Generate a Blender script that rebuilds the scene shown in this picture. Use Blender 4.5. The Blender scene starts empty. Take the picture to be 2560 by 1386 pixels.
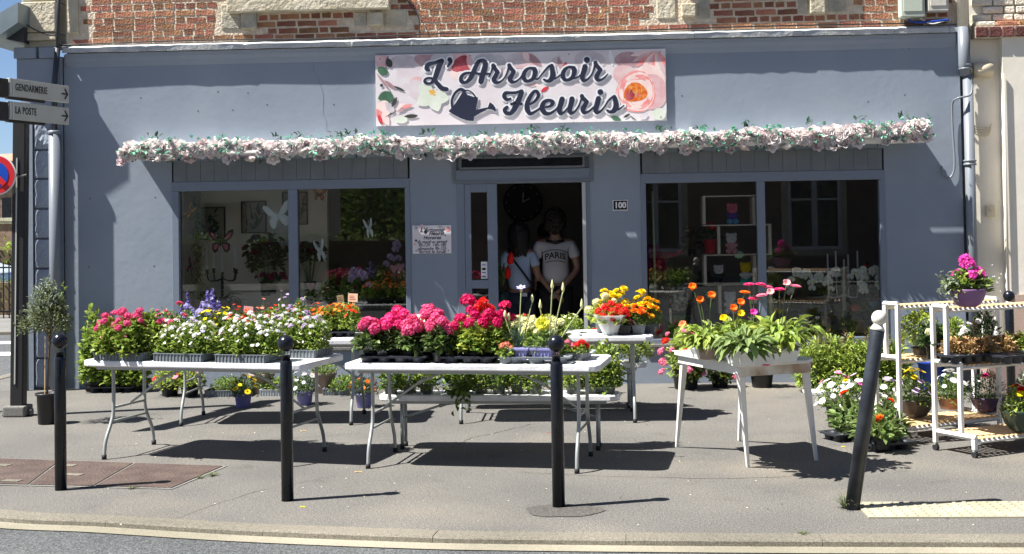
import bpy, math, random
from mathutils import Vector, Matrix
import numpy as np
random.seed(7); rng=np.random.default_rng(7)
R=math.radians
sc=bpy.context.scene; COL=sc.collection
# ------------------------------------------------------------------ camera, sky, sun, exposure
F=3200.;PPX=1280.;PPY=480.;CX,CY,CZ=0.74,-13.68,1.70
YAW=R(3.1);PIT=R(1.5);ROL=R(0.9)
FW=Vector((-math.sin(YAW)*math.cos(PIT),math.cos(YAW)*math.cos(PIT),math.sin(PIT)))
R0=Vector((math.cos(YAW),math.sin(YAW),0)); U0=R0.cross(FW)
RT=R0*math.cos(ROL)-U0*math.sin(ROL); UP=U0*math.cos(ROL)+R0*math.sin(ROL)
cd=bpy.data.cameras.new('camera'); cam=bpy.data.objects.new('camera',cd); COL.objects.link(cam); sc.camera=cam
m=Matrix((RT,UP,-FW)).transposed().to_4x4(); m.translation=(CX,CY,CZ); cam.matrix_world=m
cd.sensor_width=36; cd.lens=F/2560*36; cd.shift_y=-(693-PPY)/2560; cd.clip_start=.1; cd.clip_end=3000
SUN=Vector((.63,.205,-1)).normalized()
w=bpy.data.worlds.new('World'); sc.world=w; w.use_nodes=True
nt=w.node_tree; bg=nt.nodes['Background']; sk=nt.nodes.new('ShaderNodeTexSky'); sk.sky_type='NISHITA'; sk.sun_disc=False
sk.sun_elevation=R(56.5); sk.sun_rotation=math.atan2(-.63,-.205); sk.air_density=.6; sk.dust_density=.4; sk.ozone_density=3.0
nt.links.new(sk.outputs[0],bg.inputs[0]); bg.inputs[1].default_value=.05
sd=bpy.data.lights.new('sun','SUN'); sd.energy=5.0; sd.angle=R(.5); sd.color=(1,.955,.88)
so=bpy.data.objects.new('sun',sd); COL.objects.link(so); so.rotation_euler=SUN.to_track_quat('-Z','Y').to_euler()
sc.view_settings.view_transform='Standard'; sc.view_settings.look='None'; sc.view_settings.gamma=1
sc.view_settings.use_curve_mapping=False; sc.view_settings.exposure=1.45
sc.cycles.max_bounces=6; sc.cycles.transparent_max_bounces=12; sc.cycles.diffuse_bounces=4

def ray(px,py): return FW+RT*((px-PPX)/F)-UP*((py-PPY)/F)
def aty(px,py,y=0.):                                   # photo point seen on the vertical plane y
    d=ray(px,py); t=(y-CY)/d.y; return Vector((CX+d.x*t,y,CZ+d.z*t))
def atz(px,py,z=0.):                                   # photo point seen on the horizontal plane z
    d=ray(px,py); t=(z-CZ)/d.z; return Vector((CX+d.x*t,CY+d.y*t,z))
def scl(p): return F/((Vector(p)-Vector((CX,CY,CZ))).dot(FW))   # photo pixels per metre there

# ------------------------------------------------------------------ materials
MATS={}
def mat(name,col,col2=None,sc_=8.,rough=.7,bump=0.,bs=60.,metal=0.,isl=0.,tr=0.,spec=.4,obr=0.,detail=6,alpha=None,emit=None,bd=.01):
    if name in MATS: return MATS[name]
    m=bpy.data.materials.new(name); m.use_nodes=True; n=m.node_tree.nodes; l=m.node_tree.links
    b=n['Principled BSDF']; b.inputs['Roughness'].default_value=rough; b.inputs['Metallic'].default_value=metal
    b.inputs['Specular IOR Level'].default_value=spec
    c=(*col,1); out=None
    tc=n.new('ShaderNodeTexCoord')
    if col2:
        t=n.new('ShaderNodeTexNoise'); t.inputs['Scale'].default_value=sc_; t.inputs['Detail'].default_value=detail
        l.new(tc.outputs['Object'],t.inputs['Vector'])
        r=n.new('ShaderNodeValToRGB'); r.color_ramp.elements[0].position=.38; r.color_ramp.elements[1].position=.64
        r.color_ramp.elements[0].color=c; r.color_ramp.elements[1].color=(*col2,1)
        l.new(t.outputs['Fac'],r.inputs['Fac']); out=r.outputs['Color']
    if isl or obr:
        h=n.new('ShaderNodeHueSaturation'); src=None
        if isl: g=n.new('ShaderNodeNewGeometry'); src=g.outputs['Random Per Island']; a=isl
        else: g=n.new('ShaderNodeObjectInfo'); src=g.outputs['Random']; a=obr
        mr=n.new('ShaderNodeMapRange'); mr.inputs['To Min'].default_value=1-a; mr.inputs['To Max'].default_value=1+a
        l.new(src,mr.inputs['Value']); l.new(mr.outputs[0],h.inputs['Value'])
        mh=n.new('ShaderNodeMath'); mh.operation='MULTIPLY_ADD'; mh.inputs[1].default_value=7.31; mh.inputs[2].default_value=.3
        l.new(src,mh.inputs[0]); fr=n.new('ShaderNodeMath'); fr.operation='FRACT'; l.new(mh.outputs[0],fr.inputs[0])
        m2=n.new('ShaderNodeMapRange'); m2.inputs['To Min'].default_value=.5-a*.045; m2.inputs['To Max'].default_value=.5+a*.045
        l.new(fr.outputs[0],m2.inputs['Value']); l.new(m2.outputs[0],h.inputs['Hue'])
        if out: l.new(out,h.inputs['Color'])
        else: h.inputs['Color'].default_value=c
        out=h.outputs['Color']
    if out: l.new(out,b.inputs['Base Color'])
    else: b.inputs['Base Color'].default_value=c
    if bump:
        t2=n.new('ShaderNodeTexNoise'); t2.inputs['Scale'].default_value=bs; t2.inputs['Detail'].default_value=5
        l.new(tc.outputs['Object'],t2.inputs['Vector']); bp=n.new('ShaderNodeBump'); bp.inputs['Strength'].default_value=bump; bp.inputs['Distance'].default_value=bd
        l.new(t2.outputs['Fac'],bp.inputs['Height']); l.new(bp.outputs[0],b.inputs['Normal'])
    if tr:
        td=n.new('ShaderNodeBsdfTranslucent'); mx=n.new('ShaderNodeMixShader'); mx.inputs[0].default_value=tr
        if out: l.new(out,td.inputs['Color'])
        else: td.inputs['Color'].default_value=c
        l.new(b.outputs[0],mx.inputs[1]); l.new(td.outputs[0],mx.inputs[2]); l.new(mx.outputs[0],n['Material Output'].inputs[0])
    MATS[name]=m; return m
def glassmat(name,tint,rough=0.,f0=1.45):
    m=bpy.data.materials.new(name); m.use_nodes=True; n=m.node_tree.nodes; l=m.node_tree.links
    n.remove(n['Principled BSDF']); t=n.new('ShaderNodeBsdfTransparent'); t.inputs[0].default_value=(*tint,1)
    g=n.new('ShaderNodeBsdfGlossy'); g.inputs['Roughness'].default_value=rough; fr=n.new('ShaderNodeFresnel'); fr.inputs[0].default_value=f0
    # a double pane reflects at four faces
    mm=n.new('ShaderNodeMath'); mm.operation='MULTIPLY'; mm.inputs[1].default_value=1.5; mm.use_clamp=True; l.new(fr.outputs[0],mm.inputs[0])
    mx=n.new('ShaderNodeMixShader'); l.new(mm.outputs[0],mx.inputs[0]); l.new(t.outputs[0],mx.inputs[1]); l.new(g.outputs[0],mx.inputs[2])
    l.new(mx.outputs[0],n['Material Output'].inputs[0]); MATS[name]=m; return m
M=MATS

# ------------------------------------------------------------------ mesh helpers
class MB:
    def __init__(s): s.v=[]; s.f=[]; s.m=[]
    def add(s,v,f,mi=0):
        k=len(s.v); s.v+= [tuple(a) for a in v]; s.f+=[tuple(i+k for i in q) for q in f]; s.m+=[mi]*len(f); return s
    def box(s,a,b,mi=0,mx=None):
        (x0,y0,z0),(x1,y1,z1)=a,b
        v=[(x0,y0,z0),(x1,y0,z0),(x1,y1,z0),(x0,y1,z0),(x0,y0,z1),(x1,y0,z1),(x1,y1,z1),(x0,y1,z1)]
        if mx is not None: v=[mx@Vector(q) for q in v]
        return s.add(v,[(0,3,2,1),(4,5,6,7),(0,1,5,4),(1,2,6,5),(2,3,7,6),(3,0,4,7)],mi)
    def cbox(s,c,sz,mi=0,rz=0,bev=0):
        mx=Matrix.Translation(c)@Matrix.Rotation(rz,4,'Z'); h=[q/2 for q in sz]
        return s.box([-q for q in h],h,mi,mx)
    def tube(s,pts,r,n=8,mi=0,cap=True,sq=False):
        pts=[Vector(p) for p in pts]; rr=r if isinstance(r,(list,tuple)) else [r]*len(pts)
        k=len(s.v); prev=None; N=4 if sq else n
        for i,p in enumerate(pts):
            d=(pts[min(i+1,len(pts)-1)]-pts[max(i-1,0)]); d=d.normalized() if d.length>1e-9 else Vector((0,0,1))
            if prev is None: a=d.orthogonal().normalized() if abs(d.z)<.9 else Vector((1,0,0)); a=(a-d*a.dot(d)).normalized()
            else: a=(prev-d*prev.dot(d)); a=a.normalized() if a.length>1e-6 else d.orthogonal().normalized()
            prev=a; b=d.cross(a)
            for j in range(N):
                t=2*math.pi*(j+(.5 if sq else 0))/N; s.v.append(tuple(p+(a*math.cos(t)+b*math.sin(t))*rr[i]*(1.414 if sq else 1)))
        for i in range(len(pts)-1):
            for j in range(N): s.f.append((k+i*N+j,k+i*N+(j+1)%N,k+(i+1)*N+(j+1)%N,k+(i+1)*N+j)); s.m.append(mi)
        if cap:
            s.f.append(tuple(k+j for j in range(N))[::-1]); s.m.append(mi); e=k+(len(pts)-1)*N; s.f.append(tuple(e+j for j in range(N))); s.m.append(mi)
        return s
    def lathe(s,prof,c=(0,0,0),n=24,mi=0,sx=1,sy=1):
        k=len(s.v); c=Vector(c)
        for r,z in prof:
            for j in range(n): t=2*math.pi*j/n; s.v.append((c.x+r*math.cos(t)*sx,c.y+r*math.sin(t)*sy,c.z+z))
        for i in range(len(prof)-1):
            for j in range(n): s.f.append((k+i*n+j,k+i*n+(j+1)%n,k+(i+1)*n+(j+1)%n,k+(i+1)*n+j)); s.m.append(mi)
        if prof[0][0]>1e-4: s.f.append(tuple(k+j for j in range(n))[::-1]); s.m.append(mi)
        if prof[-1][0]>1e-4: e=k+(len(prof)-1)*n; s.f.append(tuple(e+j for j in range(n))); s.m.append(mi)
        return s
    def ball(s,c,r,n=12,mi=0,sz=(1,1,1)):
        c=Vector(c); prof=[(max(1e-5,math.sin(math.pi*i/(n//2)))*r*1,-math.cos(math.pi*i/(n//2))*r*sz[2]) for i in range(n//2+1)]
        return s.lathe(prof,c,n,mi,sz[0],sz[1])
    def prism(s,poly,y0,y1,mi=0):                      # polygon in x,z extruded along y
        n=len(poly); v=[(x,y0,z) for x,z in poly]+[(x,y1,z) for x,z in poly]
        return s.add(v,[tuple(range(n))]+[tuple(range(2*n-1,n-1,-1))]+[(i,i+n,(i+1)%n+n,(i+1)%n) for i in range(n)],mi)
    def prismz(s,poly,z0,z1,mi=0):
        n=len(poly); v=[(x,y,z0) for x,y in poly]+[(x,y,z1) for x,y in poly]
        return s.add(v,[tuple(range(n))[::-1],tuple(range(n,2*n))]+[(i,(i+1)%n,(i+1)%n+n,i+n) for i in range(n)],mi)
    def mesh(s,name,mats,smooth=False):
        me=bpy.data.meshes.new(name); me.from_pydata(s.v,[],s.f)
        for q in (mats if isinstance(mats,(list,tuple)) else [mats]): me.materials.append(q)
        me.polygons.foreach_set('material_index',s.m)
        if smooth: me.polygons.foreach_set('use_smooth',[True]*len(s.f)); 
        me.update(); return me
    def build(s,name,mats,parent=None,smooth=False,loc=(0,0,0),bevel=0,**kw):
        return link(name,s.mesh(name,mats,smooth),parent,loc,bevel=bevel,**kw)
def link(name,me,parent=None,loc=(0,0,0),rot=(0,0,0),scale=None,bevel=0,auto=False,**kw):
    o=bpy.data.objects.new(name,me); COL.objects.link(o); o.location=loc; o.rotation_euler=rot
    if scale is not None: o.scale=(scale,)*3 if isinstance(scale,(int,float)) else scale
    if parent: o.parent=parent
    if bevel:
        b=o.modifiers.new('bevel','BEVEL'); b.width=bevel; b.segments=2; b.limit_method='ANGLE'; b.angle_limit=R(40)
    for k,v in kw.items(): o[k]=v
    return o
def thing(name,label,cat,loc=(0,0,0),rz=0,group=None,mesh=None,**kw):
    o=bpy.data.objects.new(name,mesh); COL.objects.link(o); o.location=loc; o.rotation_euler=(0,0,rz)
    o['label']=label; o['category']=cat
    if group: o['group']=group
    for k,v in kw.items(): o[k]=v
    return o
def tag(o,label,cat,group=None):
    o['label']=label; o['category']=cat
    if group: o['group']=group
    return o
def smooth_pts(p,n=5):                                  # Catmull-Rom through tuples of any length
    p=[tuple(p[0])]+[tuple(q) for q in p]+[tuple(p[-1])]; out=[]
    for i in range(1,len(p)-2):
        for k in range(n):
            t=k/n; out.append(tuple(.5*(2*b+(c-a)*t+(2*a-5*b+4*c-d)*t*t+(3*b-a-3*c+d)*t**3) for a,b,c,d in zip(p[i-1],p[i],p[i+1],p[i+2])))
    out.append(p[-2]); return out
def textmesh(s,size,mt,bend=0,shear=0,sx=1,ext=.002,align='CENTER',bold=0):
    c=bpy.data.curves.new('lettering','FONT'); c.body=s; c.size=size; c.align_x=align; c.align_y='CENTER'; c.extrude=ext; c.shear=shear; c.offset=bold; c.resolution_u=3; c.space_character=1.0+.14*(sx<.7)
    o=bpy.data.objects.new('tmp_text',c); COL.objects.link(o); dg=bpy.context.evaluated_depsgraph_get()
    me=bpy.data.meshes.new_from_object(o.evaluated_get(dg)); bpy.data.objects.remove(o); bpy.data.curves.remove(c)
    for v in me.vertices:                                # lay it in the x,z plane facing -y
        x,y,z=v.co; x*=sx
        if bend: y=y-bend*x*x*(1)
        v.co=(x,-z,y)
    me.materials.clear(); me.materials.append(mt); me.name='lettering'; return me
# ------------------------------------------------------------------ material set
def asphalt(name,c1,c2,speck=.35,warm=None,bump=.5):
    m=mat(name,c1); n=m.node_tree.nodes; l=m.node_tree.links; b=n['Principled BSDF']; b.inputs['Roughness'].default_value=.9; b.inputs['Specular IOR Level'].default_value=.25
    tc=n.new('ShaderNodeTexCoord')
    def noise(s,d=4):
        t=n.new('ShaderNodeTexNoise'); t.inputs['Scale'].default_value=s; t.inputs['Detail'].default_value=d; l.new(tc.outputs['Object'],t.inputs['Vector']); return t.outputs['Fac']
    def ramp(f,a,b_,ca,cb):
        r=n.new('ShaderNodeValToRGB'); e=r.color_ramp.elements; e[0].position=a; e[1].position=b_; e[0].color=(*ca,1); e[1].color=(*cb,1); l.new(f,r.inputs['Fac']); return r.outputs['Color']
    def mix(a,b_,f,mode='MIX'):
        x=n.new('ShaderNodeMix'); x.data_type='RGBA'; x.blend_type=mode
        if isinstance(f,float): x.inputs[0].default_value=f
        else: l.new(f,x.inputs[0])
        l.new(a,x.inputs[6]); l.new(b_,x.inputs[7]); return x.outputs[2]
    base=ramp(noise(.9,5),.36,.66,c1,c2)
    if warm: base=mix(base,ramp(noise(.45,3),0,1,warm,warm),ramp(noise(.55,4),.52,.72,(0,0,0),(.75,.75,.75)))
    sp=ramp(noise(120,3),.36,.64,(1-speck,)*3,(1+speck,)*3); base=mix(base,sp,1.,'MULTIPLY')
    sp=ramp(noise(48,3),.38,.62,(1-speck*.26,)*3,(1+speck*.26,)*3); base=mix(base,sp,1.,'MULTIPLY')
    sp=ramp(noise(420,2),.38,.62,(1-speck*.8,)*3,(1+speck*.8,)*3); base=mix(base,sp,1.,'MULTIPLY')
    st=ramp(noise(3.2,6),.62,.80,(1,1,1),(.7,.68,.66)); base=mix(base,st,1.,'MULTIPLY')
    l.new(base,b.inputs['Base Color'])
    bp=n.new('ShaderNodeBump'); bp.inputs['Strength'].default_value=bump; bp.inputs['Distance'].default_value=.006; l.new(noise(190,4),bp.inputs['Height']); l.new(bp.outputs[0],b.inputs['Normal'])
    return m
asphalt('pavement',(.104,.102,.097),(.138,.132,.122),.50,(.188,.169,.140))
asphalt('road',(.075,.080,.084),(.100,.104,.108),.6,None,.8)
asphalt('patch_dark',(.075,.071,.066),(.098,.092,.084),.4)
asphalt('kerbstone',(.140,.130,.106),(.185,.170,.138),.28)
asphalt('gutter',(.21,.195,.150),(.30,.275,.215),.2)
asphalt('concrete',(.14,.14,.135),(.20,.195,.185),.25)
def plaster(name,c1,c2,bs=3.2,st=.5,stain=None):
    m=mat(name,c1,c2,1.3,.62,0,spec=.35); n=m.node_tree.nodes; l=m.node_tree.links; b=n['Principled BSDF']
    tc=n.new('ShaderNodeTexCoord'); hs=[]
    for s_,a,d in ((bs,.009,3),(14,.0040,5),(95,.0012,3)):
        t=n.new('ShaderNodeTexNoise'); t.inputs['Scale'].default_value=s_; t.inputs['Detail'].default_value=d; l.new(tc.outputs['Object'],t.inputs['Vector'])
        q=n.new('ShaderNodeMath'); q.operation='MULTIPLY'; q.inputs[1].default_value=a; l.new(t.outputs['Fac'],q.inputs[0]); hs.append(q.outputs[0])
    a1=n.new('ShaderNodeMath'); l.new(hs[0],a1.inputs[0]); l.new(hs[1],a1.inputs[1]); a2=n.new('ShaderNodeMath'); l.new(a1.outputs[0],a2.inputs[0]); l.new(hs[2],a2.inputs[1])
    bp=n.new('ShaderNodeBump'); bp.inputs['Strength'].default_value=st; bp.inputs['Distance'].default_value=1.; l.new(a2.outputs[0],bp.inputs['Height']); l.new(bp.outputs[0],b.inputs['Normal']); return m
plaster('wall_paint',(.212,.252,.312),(.240,.278,.335),2.4,.45)
plaster('quoin_paint',(.212,.252,.312),(.240,.278,.335),14,.8)
plaster('cream_wall',(.70,.665,.57),(.77,.73,.64),2.,.4)
mat('frame_paint',(.165,.198,.255),rough=.42,bump=.05,bs=30)
mat('board_paint',(.13,.15,.175),(.15,.17,.195),5,rough=.5,bump=.1,bs=40)
mat('cornice_paint',(.36,.39,.42),(.52,.53,.52),5,.7,bump=.5,bs=25,bd=.02)
mat('mortar',(.54,.45,.34),(.68,.59,.46),14,.95,bump=.9,bs=40,bd=.02)
mat('brick',(.25,.10,.06),(.33,.155,.09),9,.9,bump=.8,bs=45,bd=.015,obr=.38)
mat('brick_dark',(.11,.045,.035),(.16,.065,.05),9,.9,bump=.8,bs=45,bd=.015,obr=.3)
mat('brick_painted',(.62,.58,.48),(.7,.66,.56),9,.8,bump=.9,bs=40,bd=.02,obr=.08)
mat('limestone',(.46,.41,.30),(.60,.55,.43),4,.9,bump=.8,bs=22,bd=.02)
mat('limestone_old',(.33,.31,.25),(.50,.46,.37),7,.9,bump=.9,bs=26,bd=.02)
mat('pipe_paint',(.17,.19,.22),rough=.38,bump=.05,bs=20)
mat('pipe_cream',(.66,.61,.50),rough=.45)
mat('cream_plastic',(.62,.55,.40),rough=.4)
mat('black_iron',(.006,.008,.013),(.010,.012,.018),9,.24,bump=.1,bs=60,spec=.35)
mat('black_scuffed',(.008,.010,.017),(.036,.044,.055),5,.42,bump=.2,bs=50)
mat('white_iron',(.60,.58,.53),rough=.4)
mat('sign_grey',(.40,.41,.38),(.44,.45,.42),5,.5)
mat('sign_edge',(.50,.52,.52),rough=.3,metal=.3)
mat('black_paint',(.015,.015,.017),rough=.5)
mat('red_sign',(.55,.02,.025),rough=.35); mat('blue_sign',(.005,.06,.42),rough=.35); mat('white_sign',(.75,.75,.75),rough=.4)
mat('table_plastic',(.62,.63,.65),(.76,.77,.80),7,.42,bump=.15,bs=70)
mat('table_steel',(.34,.36,.35),rough=.38,metal=.35)
mat('rubber',(.015,.015,.017),rough=.7)
mat('white_paint_metal',(.74,.74,.72),rough=.35)
mat('pine_slat',(.62,.40,.20),(.72,.50,.28),12,.6,bump=.2,bs=40,obr=.18)
mat('old_white_wood',(.70,.69,.66),(.79,.78,.75),6,.6,bump=.35,bs=30)
mat('bare_wood',(.40,.28,.18),(.72,.69,.64),5,.75,bump=.4,bs=30)
mat('soil',(.035,.024,.016),(.06,.042,.03),30,.95,bump=.9,bs=80)
mat('pot_black',(.016,.017,.019),rough=.42); mat('pot_grey',(.13,.145,.16),rough=.5); mat('pot_green_grey',(.11,.125,.12),rough=.55)
mat('pot_violet',(.17,.17,.42),rough=.42); mat('pot_blue',(.012,.05,.30),rough=.4); mat('pot_purple',(.20,.10,.24),rough=.38)
mat('pot_purple_dark',(.07,.04,.10),rough=.38); mat('pot_brown',(.045,.038,.036),rough=.45); mat('pot_terracotta',(.25,.13,.085),(.30,.17,.12),6,.7)
mat('pot_taupe',(.27,.20,.18),(.31,.235,.21),5,.7); mat('pot_darkgreen',(.02,.04,.028),rough=.3); mat('pot_white',(.72,.73,.72),rough=.4)
mat('pot_red',(.35,.02,.03),rough=.3); mat('pot_green',(.07,.16,.05),rough=.2); mat('pot_slate',(.03,.035,.045),rough=.4)
mat('pot_pink',(.42,.25,.28),rough=.4); mat('pot_speckle',(.03,.035,.03),(.62,.62,.55),26,.6,detail=2)
mat('tray_grey',(.16,.185,.205),rough=.5); mat('tray_black',(.028,.032,.042),rough=.4); mat('tray_silver',(.40,.44,.46),rough=.4)
def leaf(n_,c,isl=.38,tr=.35,rough=.45): return mat(n_,c,isl=isl,tr=tr,rough=rough,spec=.35)
leaf('leaf_fresh',(.26,.35,.065)); leaf('leaf_mid',(.15,.23,.05)); leaf('leaf_dark',(.05,.09,.028)); leaf('leaf_lime',(.34,.42,.07))
leaf('leaf_geranium',(.085,.13,.045)); leaf('leaf_grey',(.26,.30,.24)); leaf('leaf_olive',(.15,.18,.085)); leaf('leaf_blue',(.07,.13,.075))
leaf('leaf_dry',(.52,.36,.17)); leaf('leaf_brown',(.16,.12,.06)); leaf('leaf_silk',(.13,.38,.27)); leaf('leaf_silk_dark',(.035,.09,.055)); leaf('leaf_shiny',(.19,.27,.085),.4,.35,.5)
leaf('leaf_red',(.20,.05,.04)); leaf('leaf_purple',(.14,.03,.05))
mat('stem',(.12,.19,.06),rough=.6); mat('stem_brown',(.14,.10,.06),rough=.8); mat('stem_pale',(.30,.34,.16),rough=.6)
PET={'pink':(.72,.085,.24),'hot':(.80,.035,.22),'magenta':(.62,.008,.12),'red':(.72,.012,.012),'scarlet':(.80,.035,.01),'orange':(.85,.17,.01),'dkorange':(.72,.10,.012),'yellow':(.88,.68,.01),
 'lemon':(.78,.78,.10),'cream':(.74,.74,.42),'white':(.80,.79,.80),'rosepink':(.80,.22,.36),'softpink':(.78,.42,.48),'violet':(.13,.09,.42),'lavender':(.40,.37,.70),'lilac':(.48,.35,.60),'salmon':(.80,.24,.15),
 'blush':(.86,.80,.79),'blushdeep':(.78,.66,.665),'wine':(.30,.01,.07),'peach':(.85,.35,.16),'fuchsia':(.72,.06,.42),'darkc':(.03,.015,.01),'goldc':(.60,.30,.02),'orchid':(.86,.88,.86),'orchidlilac':(.50,.40,.60)}
for k,v in PET.items(): mat('p_'+k,v,isl=.16,tr=.30,rough=.55,spec=.25)

# ------------------------------------------------------------------ ground, kerb, road
mat('earth',(.10,.12,.05),(.16,.15,.08),.6,.95)
g=MB(); g.add([(-300,-300,-.09),(300,-300,-.09),(300,300,-.09),(-300,300,-.09)],[(0,1,2,3)]); g.build('ground',M['earth'],kind='structure')
g=MB(); g.add([(-60,-21,-.030),(60,-21,-.030),(60,-6.2,-.030),(-60,-6.2,-.030),(-60,-6.2,-.030)],[(0,1,2,3)]); 
g.add([(-13.5,-6.2,-.030),(60,-6.2,-.030),(60,-3,-.030),(-13.5,-3,-.030)],[(0,1,2,3)]); g.add([(-13.5,-3,-.030),(-4.,-3,-.030),(-4.,60,-.030),(-13.5,60,-.030)],[(0,1,2,3)])
g.build('road',M['road'],kind='structure')
kp=[Vector((-5.3,60)),Vector((-5.6,14)),Vector((-5.85,6)),Vector((-6.0,2)),Vector((-6.05,0)),Vector((-5.9,-2.0)),Vector((-5.3,-3.8)),Vector((-4.2,-5.15))]+[atz(*p).to_2d() for p in ((0,1274),(300,1291),(640,1311),(1000,1325),(1280,1331),(1900,1336),(2560,1338))]+[Vector((6,-6.72)),Vector((12,-6.75)),Vector((40,-6.8))]
kin=[Vector(q) for q in smooth_pts([tuple(p) for p in kp],8)]
def offs(pl,d):
    out=[]
    for i,p in enumerate(pl):
        t=(pl[min(i+1,len(pl)-1)]-pl[max(i-1,0)]).normalized(); out.append(p+Vector((t.y,-t.x))*d*-1*-1)
    return out
kout=offs(kin,.155); gout=offs(kin,.30)
pv=MB(); poly=[tuple(p) for p in kin]+[(40,40),(-5.3,60)]
poly=[tuple(p) for p in kin]+[(40,60)]
pv.prismz(poly[::-1] if False else poly,-.12,0.); pv.build('pavement',M['pavement'],kind='structure')
# kerb stones about a metre long
kr=thing('kerb','pale grey kerb of long stones edging the pavement','kerb',kind='structure')
acc=0; start=0; segs=[]
for i in range(1,len(kin)):
    acc+=(kin[i]-kin[i-1]).length
    if acc>.95: segs.append((start,i)); start=i; acc=0
for a,b in segs:
    if b-a<1: continue
    P=[kin[i].copy() for i in range(a,b+1)]; Q=[kout[i].copy() for i in range(a,b+1)]
    for L in (P,Q):
        d=(L[1]-L[0]).normalized(); L[0]+=d*.0015; d=(L[-1]-L[-2]).normalized(); L[-1]-=d*.0015
    mb=MB(); n=len(P); hz=.006+random.uniform(-.002,.002)
    for i in range(n):
        d=(Q[i]-P[i]).normalized()
        A=P[i]+d*.003; B=Q[i]-d*.018
        mb.v+=[(A.x,A.y,-.12),(A.x,A.y,hz),(B.x,B.y,hz),(Q[i].x-d.x*.004,Q[i].y-d.y*.004,hz-.010),(Q[i].x,Q[i].y,-.0305),(Q[i].x,Q[i].y,-.12)]
    for i in range(n-1):
        for j in range(5): mb.f.append((i*6+j,i*6+j+1,(i+1)*6+j+1,(i+1)*6+j)); mb.m.append(0)
    for e in (0,n-1): mb.f.append(tuple(e*6+j for j in range(6))); mb.m.append(0)
    mb.build('kerb_stone',M['kerbstone'],kr)
gm=MB()
for i in range(len(kin)-1):
    A,B,C_,D=kout[i],kout[i+1],gout[i+1],gout[i]
    gm.add([(A.x,A.y,-.0275),(B.x,B.y,-.0275),(C_.x,C_.y,-.0245),(D.x,D.y,-.0245)],[(0,1,2,3)])
gm.build('gutter',M['gutter'],kind='structure')
# repairs, cover, tactile strip
def flat(name,pts,z,m,**kw):
    mb=MB(); mb.add([(p[0],p[1],z) for p in pts],[tuple(range(len(pts)))]); return mb.build(name,m,**kw)
c=atz(1408,1278); pts=[(c.x+math.cos(a)*.235*(1+.1*math.sin(3*a+1)),c.y+math.sin(a)*.17*(1+.08*math.sin(5*a))) for a in [i*.39 for i in range(16)]]
flat('pavement_patch',pts,.004,M['patch_dark'],kind='structure')
def iron(name):
    m=mat(name,(.062,.042,.036),(.090,.064,.054),5,.7); n=m.node_tree.nodes; l=m.node_tree.links; tc=n.new('ShaderNodeTexCoord')
    v=n.new('ShaderNodeTexVoronoi'); v.inputs['Scale'].default_value=46; l.new(tc.outputs['Object'],v.inputs['Vector']); bp=n.new('ShaderNodeBump'); bp.inputs['Distance'].default_value=.006; bp.inputs['Strength'].default_value=.9
    l.new(v.outputs['Distance'],bp.inputs['Height']); l.new(bp.outputs[0],n['Principled BSDF'].inputs['Normal']); return m
iron('cover_iron')
cv=thing('manhole_cover','rust brown iron cover of several plates set in the pavement by the leftmost front bollard','cover')
Q=[atz(-260,1140),atz(560,1168),atz(432,1222),atz(-300,1205)]
def qp(u,v): return Q[0].lerp(Q[1],u).lerp(Q[3].lerp(Q[2],u),v)
us=[0,.27,.52,.74,1.]
for i in range(4):
    for v0,v1 in ((0,1),):
        a,b,c_,d=qp(us[i]+.004,v0),qp(us[i+1]-.004,v0),qp(us[i+1]-.004,v1),qp(us[i]+.004,v1)
        mb=MB(); mb.add([(p.x,p.y,z) for z in (.001,.009) for p in (a,b,c_,d)],[(7,6,5,4),(0,1,5,4),(1,2,6,5),(2,3,7,6),(3,0,4,7)]); mb.build('cover_plate',M['cover_iron'],cv)
mb=MB(); p=[qp(-.006,-.04),qp(1.006,-.04),qp(1.006,1.04),qp(-.006,1.04)]; mb.add([(q.x,q.y,.004) for q in p],[(0,1,2,3)]); mb.build('surround',M['concrete'],cv)
for u,v in ((.3,.30),(.36,.30),(.56,.22),(.62,.60),(.18,.85),(.45,.9)):
    a=qp(u,v); mb=MB(); mb.cbox((a.x,a.y,.0115),(.13,.07,.003),rz=-.2); mb.build('lifting_slot',M['kerbstone'],cv)
mat('tactile',(.29,.27,.19),(.37,.345,.26),4,.7)
tp=thing('tactile_paving','cream tactile strip of studded slabs beside the leaning bollard','tactile paving')
a,b=atz(2140,1257),atz(2166,1297)
x0=a.x-.02; yb=a.y-.02; yf=b.y
for i in range(5):
    xa=x0+i*.92; mb=MB(); mb.box((xa+.004,yf,.001),(xa+.916,yb,.009))
    nx,ny=15,7
    for ix in range(nx):
        for iy in range(ny): mb.lathe([(.017,.0),(.013,.005),(.004,.006)],(xa+.03+ix*.0615,yf+.03+iy*(yb-yf-.06)/(ny-1),.009),6)
    mb.build('tactile_slab',M['tactile'],tp,rot=(0,0,0))
# crossing stripes on the side street
for (x_,y_) in ((0,858),(0,886)):
    p=atz(x_,y_,-.03); mb=MB(); mb.add([(p.x-2.5,p.y-.22,-.026),(p.x+.9,p.y-.22,-.026),(p.x+.9,p.y+.28,-.026),(p.x-2.5,p.y+.28,-.026)],[(0,1,2,3)]); mb.build('crossing_stripe',M['white_sign'],kind='structure')

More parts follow.
